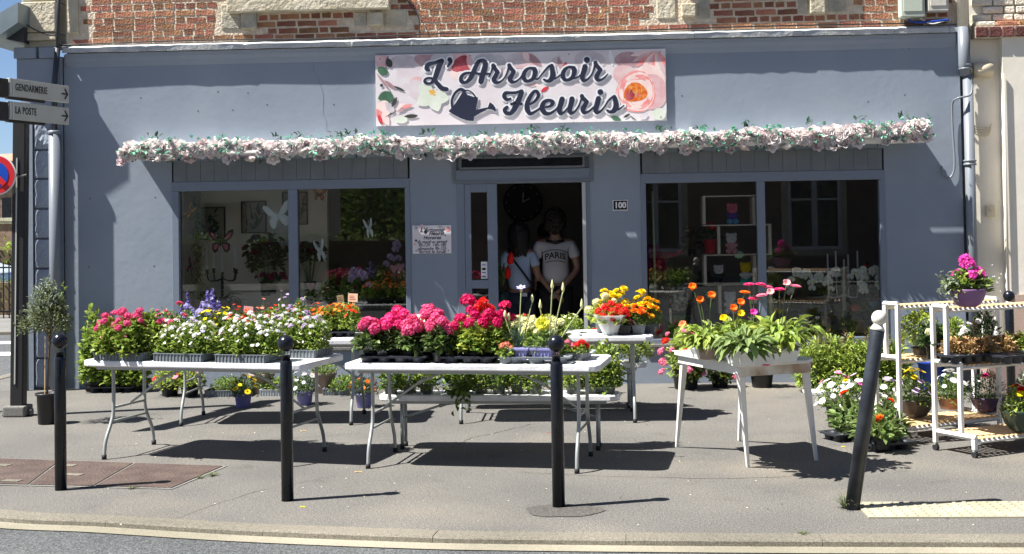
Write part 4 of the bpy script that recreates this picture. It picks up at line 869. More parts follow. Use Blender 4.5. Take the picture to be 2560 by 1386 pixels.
def head(kind,c1,c2=None):
    key=(kind,c1,c2)
    if key in FM: return FM[key]
    mb=MB(); m=[M['p_'+c1],M['p_'+(c2 or c1)],M['stem'],M['p_darkc']]
    if kind=='cluster':                                   # geranium umbel, radius 1
        d=[q for q in sph(40,-.45) if random.random()<.85]; florets(mb,[Vector((q.x,q.y,q.z*.8))*random.uniform(.6,1.05) for q in d],[q+Vector((random.uniform(-.3,.3),random.uniform(-.3,.3),.1)) for q in d],.36,5,0,cup=.35)
        florets(mb,[q*.6 for q in d[::4]],d[::4],.34,5,1)
    elif kind=='pom':                                     # marigold / zinnia / carnation
        for ring,(n,t,L) in enumerate(((14,1.45,.95),(13,1.15,.85),(11,.85,.75),(8,.5,.6),(5,.2,.45))):
            for i in range(n):
                a=2*math.pi*(i+ring*.5)/n+random.uniform(-.1,.1); d=Vector((math.cos(a)*math.sin(t),math.sin(a)*math.sin(t),math.cos(t))); s=Vector((-math.sin(a),math.cos(a),0)); w=.24
                b=d*.15; e=d*L; u=Vector((0,0,.12))
                mb.add([b,b.lerp(e,.6)+s*w,e+s*w*.55+u*random.uniform(-1,1),e*1.05,e-s*w*.55+u*random.uniform(-1,1),b.lerp(e,.6)-s*w],[(0,1,2,3,4,5)],ring%2 if c2 else 0)
        mb.lathe([(.02,-.5),(.22,-.15),(.3,.05)],n=8,mi=2)
    elif kind=='daisy':
        n=16
        for i in range(n):
            a=2*math.pi*i/n; d=Vector((math.cos(a),math.sin(a),.12+random.uniform(-.06,.1))); s=Vector((-math.sin(a),math.cos(a),0)); w=.16
            mb.add([d*.15,d*.6+s*w,d*1.0+s*w*.4,d*1.0-s*w*.4,d*.6-s*w],[(0,1,2,3,4)],0)
            if i%2: d=Vector((math.cos(a+.2),math.sin(a+.2),.3)); mb.add([d*.12,d*.5+s*w,d*.72,d*.5-s*w],[(0,1,2,3)],0)
        mb.lathe([(.24,.02),(.22,.1),(.1,.15),(.001,.16)],n=10,mi=1); mb.lathe([(.001,-.12),(.16,-.04),(.2,.03)],n=8,mi=2)
    elif kind=='pansy':                                   # five broad petals with a dark eye
        for i,(a,L,w) in enumerate(((90,1,.62),(35,.92,.6),(145,.92,.6),(-35,.9,.6),(215,.9,.6))):
            a=R(a); c,s=math.cos(a),math.sin(a); pts=[(0,0,.0),(L*.4,w*.8,.08),(L*.8,w*.75,.14),(L,w*.25,.10),(L,-w*.25,.10),(L*.8,-w*.75,.14),(L*.4,-w*.8,.08)]
            mb.add([(x*c-y*s,x*s+y*c,z+.03*i) for x,y,z in pts],[(0,1,2,3,4,5,6)],0)
        mb.add([(.2*math.cos(t),.2*math.sin(t),.19) for t in [k*.785 for k in range(8)]],[tuple(range(8))],1)
    elif kind=='tuft':                                    # alyssum / verbena: a flat tuft of tiny blooms
        d=sph(22,.1); florets(mb,[Vector((q.x*1.2,q.y*1.2,q.z*.6))*random.uniform(.35,1.15) for q in d],[q+Vector((0,0,.4)) for q in d],.36,4,0)
    elif kind=='spike':                                   # salvia, unit height
        for k in range(26):
            z=k/26; r=.12*(1-z*.7); a=k*2.4; florets(mb,[Vector((math.cos(a)*r,math.sin(a)*r,z))],[Vector((math.cos(a),math.sin(a),.4))],.10*(1-.5*z),4,0 if k%3 else 1,pw=.9)
        mb.tube([(0,0,-.35),(0,0,1)],[.02,.012],6,2)
    elif kind=='poppy':                                   # loose cup, seen from the side
        for i in range(5):
            a=2*math.pi*i/5; v,f=petal_grid(1.,.75,.6); mx=Matrix.Rotation(a,4,'Z')@Matrix.Rotation(random.uniform(.75,1.1),4,'X'); mb.add([mx@Vector(q) for q in v],f,0)
        mb.ball((0,0,.12),.14,8,1)
    elif kind=='gerbera':
        for ring,(n,t,L) in enumerate(((20,.10,1.),(16,.3,.8),(10,.6,.45))):
            for i in range(n):
                a=2*math.pi*(i+ring*.5)/n; d=Vector((math.cos(a),math.sin(a),t)); s=Vector((-math.sin(a),math.cos(a),0)); w=.14
                mb.add([d*.1,d*L*.6+s*w,d*L*1.0+s*w*.45,d*L-s*w*.45,d*L*.6-s*w],[(0,1,2,3,4)],0)
        mb.lathe([(.2,.1),(.16,.2),(.001,.22)],n=10,mi=1); mb.lathe([(.001,-.3),(.12,-.2),(.2,-.03)],n=8,mi=2)
    elif kind=='orchid':
        for a,L,w in ((90,1,.35),(210,.95,.35),(330,.95,.35),(15,1,.62),(165,1,.62)):
            a=R(a); c,s=math.cos(a),math.sin(a); pts=[(0,0,0),(L*.4,w,.05),(L*.8,w*.85,.0),(L,0,-.06),(L*.8,-w*.85,.0),(L*.4,-w,.05)]
            mb.add([(x*c-y*s,x*s+y*c,z) for x,y,z in pts],[(0,1,2,3,4,5)],0)
        mb.ball((0,-.12,.12),.2,8,1)
    FM[key]=mb.mesh('bloom',m,False); return FM[key]
# ------------------------------------------------------------------ pots
PM_={}
def pot(kind,r,h,m,parent,loc=(0,0,0)):
    key=(kind,round(r,3),round(h,3),m)
    if key not in PM_:
        mb=MB()
        if kind=='round': mb.lathe([(.001,0),(r*.74,0),(r*.76,.004),(r*.94,h*.86),(r*1.02,h*.865),(r*1.04,h),(r*.97,h),(r*.93,h*.9),(r*.9,h*.86),(.001,h*.86)],n=22)
        elif kind=='bowl': mb.lathe([(.001,0),(r*.45,0),(r*.62,h*.12),(r*.83,h*.4),(r*.95,h*.75),(r*1.0,h*.9),(r*1.04,h),(r*.97,h),(r*.9,h*.8),(.001,h*.8)],n=28)
        elif kind=='square': 
            for z0,z1,a,b in ((0,h*.85,.72,.92),(h*.85,h,1.,1.)):
                v=[(sx*r*k,sy*r*k,z) for k,z in ((a,z0),(b,z1)) for sx,sy in ((-1,-1),(1,-1),(1,1),(-1,1))]; mb.add(v,[(3,2,1,0),(4,5,6,7),(0,1,5,4),(1,2,6,5),(2,3,7,6),(3,0,4,7)])
            for k in range(-2,3): mb.box((k*r*.3-.003,-r*.93,.01),(k*r*.3+.003,-r*.80,h*.84))
        elif kind=='wrap':                                # crimped paper or foil round the pot
            n=28; prof=[(.62,0),(.68,.1),(.8,.5),(1.0,.85),(1.25,1.0)]
            k=0
            for a_,z_ in prof:
                for j in range(n): t=2*math.pi*j/n; rr=r*a_*(1+(.09*z_)*math.sin(j*2.2)); mb.v.append((rr*math.cos(t),rr*math.sin(t),h*z_+(h*.16*math.sin(j*1.57) if z_==1. else 0)))
            for i in range(4):
                for j in range(n): mb.f.append((i*n+j,i*n+(j+1)%n,(i+1)*n+(j+1)%n,(i+1)*n+j)); mb.m.append(0)
        me=mb.mesh('pot',[M[m],M['soil']],kind!='square'); PM_[key]=me
    o=link('pot',PM_[key],parent,loc)
    sk=('soil',round(r,3),round(h,3))
    if sk not in PM_: b=MB(); b.lathe([(r*.88,h*.86+.002),(.001,h*.9+.002)],n=16); PM_[sk]=b.mesh('soil',M['soil'])
    link('soil',PM_[sk],o); return o
# ------------------------------------------------------------------ foliage
def dome(mb,n,rx,ry,h,z0,L,Wd=.55,shell=.55,up=.4,out=.7,mi=0,low=-.15,conic=0.,c=(0,0)):
    zt=rng.uniform(low,1,n); a=rng.uniform(0,2*np.pi,n); r=np.sqrt(np.clip(1-zt**2,0,1)) ; s=shell+(1-shell)*rng.uniform(0,1,n)**.6
    wob=1+.16*np.sin(a*3+rng.uniform(0,6))+.10*np.sin(a*7+zt*5)
    if conic: r=r*(1-conic*np.clip(zt,0,1))+.0
    x=np.cos(a)*r*s*rx*wob; y=np.sin(a)*r*s*ry*wob; z=z0+zt*s*h*(1+.10*np.sin(a*5+2*zt))
    D=np.stack([np.cos(a)*r*out+rng.normal(0,.45,n),np.sin(a)*r*out+rng.normal(0,.45,n),up+zt*.35+rng.normal(0,.4,n)],1)
    P=np.stack([x+c[0],y+c[1],z],1); leafset(mb,P,D,L*rng.uniform(.65,1.25,n),Wd,mi); return P
def straps(mb,n,r,h,w,mi=0,arch=.6,z0=0,c=(0,0),seg=5,base=.15):
    for i in range(n):
        a=random.uniform(0,6.28); hh=h*random.uniform(.6,1.1); rr=r*random.uniform(.3,1.1); k=len(mb.v); d=Vector((math.cos(a),math.sin(a),0)); s=Vector((-d.y,d.x,0)); b=d*r*base*random.random()
        for j in range(seg+1):
            t=j/seg; p=b+d*rr*t**1.5+Vector((0,0,z0+hh*(t-arch*t**3*(rr/r))))+Vector((c[0],c[1],0)); ww=w*(1-t**2.2)+.0006
            mb.v+=[tuple(p-s*ww),tuple(p+s*ww)]
        for j in range(seg): mb.f.append((k+2*j,k+2*j+1,k+2*j+3,k+2*j+2)); mb.m.append(mi)
def stalks(mb,P,z0,r=.0016,mi=1,every=9,c=(0,0),spread=.25):
    for p in P[::every]:
        b=Vector((c[0]+(p[0]-c[0])*spread,c[1]+(p[1]-c[1])*spread,z0)); mb.tube([b,(b.lerp(Vector(p),.5)+Vector((0,0,.01))),tuple(p)],r,4,mi,False)
def plant(name,label,pos,pt=None,fol=None,fl=None,rz=None,group=None,cat=None,extra=None):
    """pt=(kind,r,h,mat)  fol=dict(kind...)  fl=[(head key, n, size, zone dict)]"""
    pos=Vector(pos); t=thing(name,label,cat or ('potted plant' if pt else 'plant'),pos,random.uniform(0,6) if rz is None else rz,group)
    zt=0
    if pt: pot(*pt,t); zt=pt[2]*.88
    F_=dict(n=420,rx=.12,ry=.12,h=.14,L=.035,Wd=.6,m='leaf_mid',m2=None,z0=None,shell=.45,kind='dome'); F_.update(fol or {})
    z0=zt+F_['h']*.15 if F_['z0'] is None else F_['z0']
    mb=MB(); mats=[M[F_['m']],M['stem'],M[F_['m2']] if F_['m2'] else M[F_['m']]]
    if F_['kind']=='dome':
        kw={k:F_[k] for k in ('up','out','low','conic') if k in F_}
        P=dome(mb,F_['n'],F_['rx'],F_['ry'],F_['h'],z0,F_['L'],F_['Wd'],F_['shell'],**kw)
        if F_['m2']: dome(mb,F_['n']//3,F_['rx']*.95,F_['ry']*.95,F_['h']*.9,z0,F_['L'],F_['Wd'],F_['shell'],mi=2,**kw)
        stalks(mb,P,zt-.01,every=max(6,len(P)//40))
    elif F_['kind']=='strap': straps(mb,F_['n'],F_['rx'],F_['h'],F_.get('w',.006),0,F_.get('arch',.6),zt)
    elif F_['kind']=='rosette':
        n=F_['n']; a=rng.uniform(0,2*np.pi,n); e=rng.uniform(-.45,1.2,n); q_=rng.uniform(.1,1,n); P=np.stack([np.cos(a)*F_['rx']*q_*(1.3-e*.6),np.sin(a)*F_['rx']*q_*(1.3-e*.6),zt+F_['h']*(.1+.9*rng.uniform(0,1,n)*q_)],1)
        D=np.stack([np.cos(a)*np.cos(e),np.sin(a)*np.cos(e),np.sin(e)],1); leafset(mb,P,D,F_['L']*rng.uniform(.7,1.15,n),F_['Wd'],0,fold=.12,curl=.75)
        stalks(mb,P,zt-.01,.0028,1,4)
    stem=[]
    for hk,n,size,zn in (fl or []):
        me=head(*hk); th=zn.get('th',1.05); nm=zn.get('name','flower_head'); z_=zn.get('z',z0); rx=zn.get('rx',F_['rx']*1.02); ry=zn.get('ry',rx); hh=zn.get('h',F_['h']*1.05)*1.0; t0=zn.get('t0',0)
        for i in range(n):
            u=(i+.5)/n; tt=t0+(th-t0)*math.sqrt(u); a=i*2.39996+zn.get('ph',0)+random.uniform(-.25,.25)
            p=Vector((math.sin(tt)*math.cos(a)*rx,math.sin(tt)*math.sin(a)*ry,z_+math.cos(tt)*hh*random.uniform(.86,1.12)))
            d=Vector((p.x/rx*.9+random.uniform(-.25,.25),p.y/ry*.9+random.uniform(-.25,.25),zn.get('up',.9)))
            if hk[0]=='spike': d=Vector((d.x*.15,d.y*.15,1))
            q=d.to_track_quat('Z','Y').to_matrix()@Matrix.Rotation(random.uniform(0,6.28),3,'Z'); q=q.to_quaternion(); link(nm,me,t,p,rot=q.to_euler(),scale=size*random.uniform(.7,1.25)); stem.append((p,d.normalized()))
    for p,d in stem: mb.tube([(p.x*.3,p.y*.3,zt),tuple(p*.6+Vector((p.x*.1,p.y*.1,zt*.4))),tuple(p-d*.004)],.0016 if F_.get('st') is None else F_['st'],4,1,False)
    mb.build('foliage',mats,t); 
    if extra: extra(t,zt)
    return t
def card(t,loc,w,h,m,rz=0,rx=0,text=None):
    mb=MB(); mb.box((-w/2,-.0012,0),(w/2,.0012,h)); mb.tube([(0,0,-h*1.1),(0,0,.01)],.002,4); o=mb.build('price_card',m,t,loc=loc); o.rotation_euler=(rx,random.uniform(-.15,.15),rz-(t.rotation_euler.z if t else 0)); 
    b=MB(); 
    for k in range(3): b.box((-w*.36,-.0022,h*(.28+.2*k)),(w*(.3-.1*k),-.0013,h*(.33+.2*k)))
    b.build('print',M['p_wine'],o); return o
mat('card_peach',(.80,.52,.36)); mat('card_yellow',(.80,.76,.45)); mat('card_pink',(.78,.40,.40)); mat('card_white',(.78,.78,.80)); mat('card_teal',(.30,.62,.66)); mat('card_magenta',(.50,.12,.26))
# ------------------------------------------------------------------ trays
def ribtray(name,label,pos,rz,W,D,H,m,group):
    t=thing(name,label,'plant tray',pos,rz,group); mb=MB(); a,b=W/2,D/2; w=.004
    mb.box((-a,-b,0),(a,b,.004)); mb.box((-a,-b,.0045),(a,-b+w,H)); mb.box((-a,b-w,.0045),(a,b,H)); mb.box((-a,-b+w,.0045),(-a+w,b-w,H)); mb.box((a-w,-b+w,.0045),(a,b-w,H))
    mb.box((-a-.006,-b-.006,H),(a+.006,-b+.006,H+.005)); mb.box((-a-.006,b-.006,H),(a+.006,b+.006,H+.005)); mb.box((-a-.006,-b+.006,H),(-a+.006,b-.006,H+.005)); mb.box((a-.006,-b+.006,H),(a+.006,b-.006,H+.005))
    mb.build('tray_body',m,t); n=int(W/.028); me=None
    for i in range(n+1):
        x=-a+.006+(W-.012)*i/n
        if me is None: r=MB(); r.box((-.003,-b-.005,.004),(.003,-b-.0005,H-.001)); me=r.mesh('rib',m)
        link('rib',me,t,(x,0,0))
    n=int(D/.028); me=None
    for i in range(n+1):
        y=-b+.006+(D-.012)*i/n
        if me is None: r=MB(); r.box((a+.0005,-.003,.004),(a+.005,.003,H-.001)); me=r.mesh('rib',m)
        link('rib',me,t,(0,y,0))
    s=MB(); s.box((-a+w,-b+w,H*.72),(a-w,b-w,H*.78)); s.build('soil',M['soil'],t); return t
def celltray(name,label,pos,rz,nx,ny,cell,H,m,group,empty=True):
    """shuttle tray: flat web with round cups"""
    t=thing(name,label,'plant tray',pos,rz,group); W,D=nx*cell+.02,ny*cell+.02; a,b=W/2,D/2; mb=MB()
    c=.03; poly=[(-a+c,-b),(a-c,-b),(a,-b+c),(a,b-c),(a-c,b),(-a+c,b),(-a,b-c),(-a,-b+c)]
    me=None; r=cell*.42
    # rim skirt and web strips between the cups
    for q0,q1 in zip(poly,poly[1:]+poly[:1]): mb.add([(q0[0],q0[1],H-.014),(q1[0],q1[1],H-.014),(q1[0],q1[1],H),(q0[0],q0[1],H)],[(0,1,2,3)])
    for i in range(nx+1): x=-nx*cell/2+i*cell; mb.box((x-.012,-b+.001,H-.004),(x+.012,b-.001,H))
    for j in range(ny+1): y=-ny*cell/2+j*cell; mb.box((-a+.001,y-.012,H-.0045),(a-.001,y+.012,H-.0005))
    mb.build('tray_web',m,t)
    for i in range(nx):
        for j in range(ny):
            if me is None: q=MB(); q.lathe([(.001,.0),(r*.78,.0),(r*.8,.004),(r,H-.006),(r+.006,H-.001),(r-.002,H-.003),(r*.76,.008),(.001,.008)],n=16); me=q.mesh('cup',m,True)
            link('cup',me,t,((i-(nx-1)/2)*cell,(j-(ny-1)/2)*cell,0))
    return t
TGG='grey ribbed plant trays'; TBB='black shuttle trays'
GR,BL_=M['tray_grey'],M['tray_black']
a1=R(-14)
def tr(T,x,y,z=.7415): return onT(T,x,y,z)
ORD=['first','second','third','fourth','fifth','sixth','seventh','eighth','ninth','tenth','eleventh','twelfth','thirteenth']
# ---- table 1
rows=[(-.60,-.22,'grey ribbed tray of pink ivy geraniums at the left end of the left front table'),(-.09,-.22,'grey ribbed tray of leafy white flowers in the middle front of the left front table'),(.42,-.22,'grey ribbed tray of white violas in the right front of the left front table'),
      (-.45,.17,'grey ribbed tray behind the pink geraniums on the left front table'),(.08,.17,'grey ribbed tray behind the middle tray on the left front table'),(.62,.17,'grey ribbed tray of white flowers at the far right corner of the left front table')]
for x,y,l in rows: ribtray('plant_tray',l,tr(T1,x,y),a1,.40 if y<0 else .40,.30,.055,GR,TGG)
TR_=lambda x,y,dx,dy,z=.775: onT(T1,x+dx,y+dy,z)
G_G='pink geraniums on the left front table'
def z_(th=1.05,**k): return dict(th=th,**k)
for k,(dx,dy,l) in enumerate(((-.12,-.03,'pink ivy geranium nearest the left end of the left front table'),(.03,-.05,'pink ivy geranium second from the left end of the left front table'),(.13,.04,'leafy geranium with few pink blooms, third from the left end of the left front table'))):
    plant('geranium_plant',l,TR_(-.60,-.22,dx,dy),None,dict(n=620,rx=.15,ry=.14,h=.21 if k<2 else .24,L=.045,Wd=.85,m='leaf_fresh',shell=.5,low=-.25,z0=.05),[(('cluster','pink','rosepink'),11 if k<2 else 3,.030,z_(.95,name='flower_head',h=.27)),(('pansy','rosepink','hot'),5 if k<2 else 0,.016,z_(1.2))])
WL=['leafy white flowered plant','white snapdragon like plant','white flowering bushy plant']
for k,(tx,dx,l,c,nw) in enumerate(((-.09,-.12,'leafy plant with white blooms at the left of the middle tray, left front table','white',7),(-.09,.04,'leafy plant with white blooms in the middle tray, left front table','white',9),(-.09,.15,'leafy plant with few white blooms at the right of the middle tray, left front table','white',5),
   (.42,-.13,'tall white stocks plant at the left of the right front tray','white',12),(.42,.01,'dense green plant with small white flowers in the right front tray','white',9),(.42,.14,'dense green plant with white flowers just left of the second bollard top','white',9))):
    plant('white_flower_plant',l,TR_(tx,-.22,dx,random.uniform(-.04,.03)),None,dict(n=750,rx=.12,ry=.13,h=.19 if tx<0 else .22,L=.030,Wd=.6,m='leaf_fresh',m2='leaf_mid',shell=.4,low=-.2,z0=.045),[(('tuft','white'),nw+7,.019,z_(1.15,h=.215 if tx<0 else .25)),(('pansy','white','lemon'),nw+5,.016,z_(1.4,name='blossom')),(('pansy',('softpink','lilac','lavender')[k%3],'white'),5,.017,z_(1.1,h=.24,name='blossom'))])
for k,(dx,l) in enumerate(((-.13,'white viola plant at the far right corner tray, leftmost'),(.0,'white viola plant in the middle of the far right corner tray'),(.13,'white viola plant at the right end of the far right corner tray'))):
    plant('viola_plant',l,TR_(.62,.17,dx,0),None,dict(n=650,rx=.12,ry=.14,h=.20,L=.030,Wd=.55,m='leaf_fresh',m2='leaf_mid',shell=.4,z0=.045),[(('tuft','white'),10,.018,z_(1.0,h=.24)),(('pansy','white','lemon'),12,.016,z_(1.4,name='blossom')),(('tuft','lilac'),4,.018,z_(.9,h=.26))])
# back row of table 1: carnations, blue, yellow, orange, violet
def low(name,label,T,x,y,hd,n,size,h=.17,leafm='leaf_mid',nb=420,rx=.10,zoff=.775,**k):
    return plant(name,label,onT(T,x,y,zoff),None,dict(n=nb,rx=rx,ry=rx,h=h+(.05 if T is T1 else 0),L=.035,Wd=.55,m=leafm,shell=.4,z0=.05),[(hd,n,size,z_(k.get('th',1.0),h=h*1.15+(.065 if T is T1 else 0),name='blossom'))])
low('carnation_plant','rose pink double flowered plant behind the left middle tray',T1,-.50,.10,('pom','rosepink','pink'),6,.026,.20)
low('carnation_plant','pair of rose pink double blooms beside the blue ageratum',T1,-.36,.06,('pom','pink','rosepink'),5,.026,.21)
low('ageratum_plant','pale blue ageratum behind the white flowers on the left front table',T1,-.38,.26,('tuft','lavender'),14,.022,.20,)
low('ageratum_plant','pale blue ageratum next to the yellow pansies on the left front table',T1,-.24,.27,('tuft','lavender'),14,.022,.20)
low('pansy_plant','yellow pansies behind the middle tray of the left front table',T1,-.17,.20,('pansy','yellow','darkc'),15,.019,.19)
low('pansy_plant','yellow and orange pansies right of the blue ageratum',T1,-.06,.24,('pansy','yellow','dkorange'),15,.019,.19)
low('pansy_plant','burnt orange pansies below the pink card on the left front table',T1,.05,.25,('pansy','scarlet','darkc'),14,.018,.19)
low('pansy_plant','deep orange pansies left of the tall white stocks',T1,.17,.23,('pansy','scarlet','yellow'),12,.018,.18)
low('diascia_plant','salmon and white flowers at the back middle of the left front table',T1,.30,.20,('pansy','salmon','white'),14,.016,.22)
low('viola_plant','lilac and white violas at the back right of the left front table',T1,.45,.27,('pansy','lilac','white'),12,.018,.26)
low('verbena_plant','violet verbena head poking above the white flowers left of the window post',T1,.55,.31,('cluster','lilac','lavender'),3,.025,.28)
# salvia spikes
for k,(px,py) in enumerate(((498,745),(530,738),(556,742),(413,750),(437,752),(455,735))):
    pass
plant('salvia_plant','violet salvia with tall spikes before the left display window',onT(T1,-.18,.33,.742),('square',.06,.10,'pot_black'),dict(n=260,rx=.08,ry=.08,h=.14,L=.04,Wd=.4,m='leaf_mid'),[(('spike','violet','lavender'),4,.17,z_(.8,rx=.09,h=.22,name='flower_spike'))])
plant('salvia_plant','dark violet salvia with drooping spikes before the sunlit wall',onT(T1,-.42,.33,.742),('square',.06,.10,'pot_black'),dict(n=240,rx=.08,ry=.08,h=.13,L=.04,Wd=.4,m='leaf_mid'),[(('spike','violet','darkc'),3,.13,z_(.9,rx=.12,h=.21,name='flower_spike'))])
t=plant('pansy_plant','small orange pansies with the pink price card on the left front table',onT(T1,.10,.33,.742),('square',.055,.08,'pot_black'),dict(n=200,rx=.08,ry=.08,h=.12,L=.03,m='leaf_mid'),[(('pansy','scarlet','darkc'),9,.018,z_(1.,name='blossom'))])
card(t,(0,0,.26),.075,.10,M['card_pink'])
# ---- back table 3: orange pansies in a black tray
for k,x in enumerate((.20,.56)): celltray('plant_tray',['black shuttle tray on the back left table, left one','black shuttle tray of orange pansies at the right end of the back left table'][k],onT(T3,x,.0,.7415),R(2),4,3,.085,.05,BL_,TBB)
for k,(x,y) in enumerate(((.02,-.1),(.14,.02),(.26,-.08),(.38,.03),(.48,-.09),(.60,-.06),(.72,-.1),(.54,.08),(.68,.07))):
    low('pansy_plant',f'orange pansy plant in the black trays of the back left table, {ORD[k]} from the left',T3,x,y,('pansy','orange' if k%3 else 'scarlet','yellow' if k%2 else 'darkc'),13,.020,.17,'leaf_fresh',360,.085,.78)['group']='orange pansies on the back left table'
for o in [o for o in COL.objects if o.get('group')=='orange pansies on the back left table']: pass
t=low('pansy_plant','orange pansies with two pale price cards above them',T3,.60,.22,('pansy','dkorange','yellow'),10,.019,.17,'leaf_fresh',300,.085,.78); card(t,(-.04,0,.24),.06,.07,M['card_yellow'],.3); card(t,(.08,0,.25),.09,.075,M['card_peach'],-.1)
for k,(x,l) in enumerate(((-.7,'green bedding plants at the left end of the back left table'),(-.45,'green bedding plants second from the left end of the back left table'),(-.2,'green bedding plants hidden behind the white stocks on the back left table'))): low('bedding_plant',l,T3,x,0,('pansy','white','lemon'),6,.016,.14,'leaf_mid',380,.12,.742)
# ---- table 2: black trays with geraniums
a2=R(-8.5)
for k,(x,y,nx,ny,l) in enumerate(((-.58,-.18,4,2,'black shuttle tray of pink geraniums at the left front of the middle table'),(-.02,-.19,3,2,'black shuttle tray of crimson geraniums in the middle of the middle front table'),(.46,-.24,3,1,'dark grey tray of violet pots at the right front of the middle table'),(-.50,.14,4,2,'black shuttle tray behind the pink geraniums on the middle table'),(.0,.14,4,2,'black shuttle tray behind the crimson geraniums on the middle table'))):
    celltray('plant_tray',l,onT(T2,x,y,.7415),a2,nx,ny,.125 if k!=2 else .155,.048,BL_ if k!=2 else M['tray_grey'],TBB)
celltray('plant_tray','empty silver grey tray at the right end of the middle front table',onT(T2,.62,.12,.7415),a2,3,2,.12,.045,M['tray_silver'],'silver trays')
GP='pink geraniums on the middle front table'
def geran(label,T,x,y,c1,c2,n,size=.047,h=.20,rx=.10,m='leaf_geranium',g=GP,ph=0,m2='leaf_mid'):
    return plant('geranium_plant',label,onT(T,x,y,.75),('round',.052,.065,'pot_black'),dict(n=240,rx=rx,ry=rx,h=h*.52,L=.048,Wd=.9,m=m,m2=m2,shell=.35,low=-.35,z0=.115,up=.1),[(('cluster',c1,c2),n,size,dict(th=.95,z=.115,h=h*1.0,rx=rx*.95,name='flower_head',ph=ph))],group=g)
geran('hot pink geranium at the far left of the middle front table',T2,-.75,-.22,'pink','hot',7,.044,.17,.11,g=None)
geran('hot pink geranium second from the left on the middle front table',T2,-.60,-.16,'hot','pink',7,.044,.21,.10,g=None)
geran('hot pink geranium below the yellow card on the middle front table',T2,-.45,-.22,'pink','rosepink',6,.044,.18,.09,g=None)
geran('hot pink geranium third from the left on the middle front table',T2,-.33,-.12,'pink','hot',7,.042,.22,.10,g=None)
geran('hot pink geranium right of the yellow card on the middle front table',T2,-.24,-.24,'pink','rosepink',6,.042,.19,.09,g=None)
geran('hot pink geranium standing in the back left tray of the middle table',T2,-.62,.10,'hot','pink',6,.042,.24,.10,g=None)
geran('pink geranium in the back tray beneath the yellow card',T2,-.40,.12,'pink','hot',6,.042,.23,.10,g=None)
MG='crimson geraniums on the middle front table'
geran('crimson geranium on the left of the middle tray beside the cream cards',T2,-.10,-.18,'magenta','hot',4,.042,.20,.08,'leaf_fresh',g=None)
geran('crimson geranium at the front centre of the middle tray',T2,.02,-.24,'magenta','wine',3,.038,.22,.08,'leaf_lime',g=None)
geran('crimson geranium at the right of the middle tray',T2,.13,-.18,'magenta','hot',5,.042,.21,.09,'leaf_fresh',g=None)
geran('bright scarlet geranium rising above the crimson ones',T2,.03,.05,'red','scarlet',4,.045,.30,.07,'leaf_fresh',g=None)
geran('crimson geranium behind the scarlet one',T2,.15,.10,'magenta','red',4,.042,.25,.09,'leaf_fresh',g=None)
geran('crimson geranium tall at the left behind the cream cards',T2,-.08,.06,'magenta','hot',3,.05,.28,.07,'leaf_fresh',g=None)
t=thing('price_card','yellow price card standing among the hot pink geraniums','price card',onT(T2,-.44,-.04,.98)); card(t,(0,0,0),.11,.085,M['card_yellow'],-.5,-.2)
t=thing('price_card','cream price card standing between the pink and crimson geraniums','price card',onT(T2,-.03,-.10,.95)); card(t,(0,0,0),.05,.085,M['card_yellow'],.3)
t=thing('price_card','white price card left of the scarlet geranium','price card',onT(T2,-.01,.12,1.05)); card(t,(0,0,0),.05,.06,M['card_white'],.4)
# violet pots
def agap(t,zt):
    for (dx,dy,h,b) in ((.02,0,.40,1),(.07,.02,.33,0),(-.06,.01,.22,0),(-.045,.03,.20,0)):
        mb=MB(); mb.tube(smooth_pts([(dx*.3,dy,zt),(dx*.9,dy,zt+h*.5),(dx*1.5,dy,zt+h)],5),.0042,6); mb.build('flower_stem',M['stem_pale'],t,smooth=True)
        mb=MB(); mb.lathe([(.003,-.01),(.011,.01),(.010,.03),(.001,.05)],(dx*1.5,dy,zt+h),10)
        if b: florets(mb,[Vector((dx*1.5,dy,zt+h+.025))],[Vector((0,-.4,1))],.035,6,1)
        mb.build('flower_bud',[M['p_cream'],M['p_lavender']],t,smooth=True)
p_=atz(1308,889,.755)
mat('pot_violet2',(.26,.26,.50),rough=.42)
plant('agapanthus_plant','lily with strap leaves and budding stems in a square violet pot',onT(T2,.32,-.20,.76),('square',.088,.085,'pot_violet2'),dict(kind='strap',n=46,rx=.12,h=.22,w=.005,m='leaf_blue',arch=.5),rz=a2,extra=agap)
plant('dahlia_plant','lemon yellow dahlia in a square violet pot beside the third bollard',onT(T2,.50,-.20,.76),('square',.082,.085,'pot_violet2'),dict(n=90,rx=.07,ry=.07,h=.10,L=.055,Wd=.35,m='leaf_mid'),[(('pom','lemon'),1,.062,dict(th=.05,h=.17,rx=.02,up=.3,name='flower_head'))],rz=a2)
for ch in COL.objects['dahlia_plant'].children:
    if ch.name.startswith('flower_head'): ch.rotation_euler=(R(70),0,-a2)
def alli(t,zt):
    for (dx,h,k) in ((-.05,.30,1),(.10,.42,2),(.03,.44,0),(.22,.30,3)):
        mb=MB(); mb.tube(smooth_pts([(dx*.2,0,zt),(dx*.6,0,zt+h*.5),(dx*1.1,0,zt+h)],5),.0045,6); mb.build('flower_stem',M['stem_pale'],t,smooth=True)
        mb=MB(); mb.lathe([(.003,-.012),(.012,.012),(.009,.035),(.001,.065)],(dx*1.1,0,zt+h),10); mb.build('flower_bud',M['p_cream'],t,smooth=True)
plant('agapanthus_plant','white budding lily with three tall bare stems behind the third bollard',onT(T2,.50,.02,.742),('round',.06,.07,'pot_black'),dict(kind='strap',n=24,rx=.12,h=.20,w=.005,m='leaf_blue'),rz=0,extra=alli)
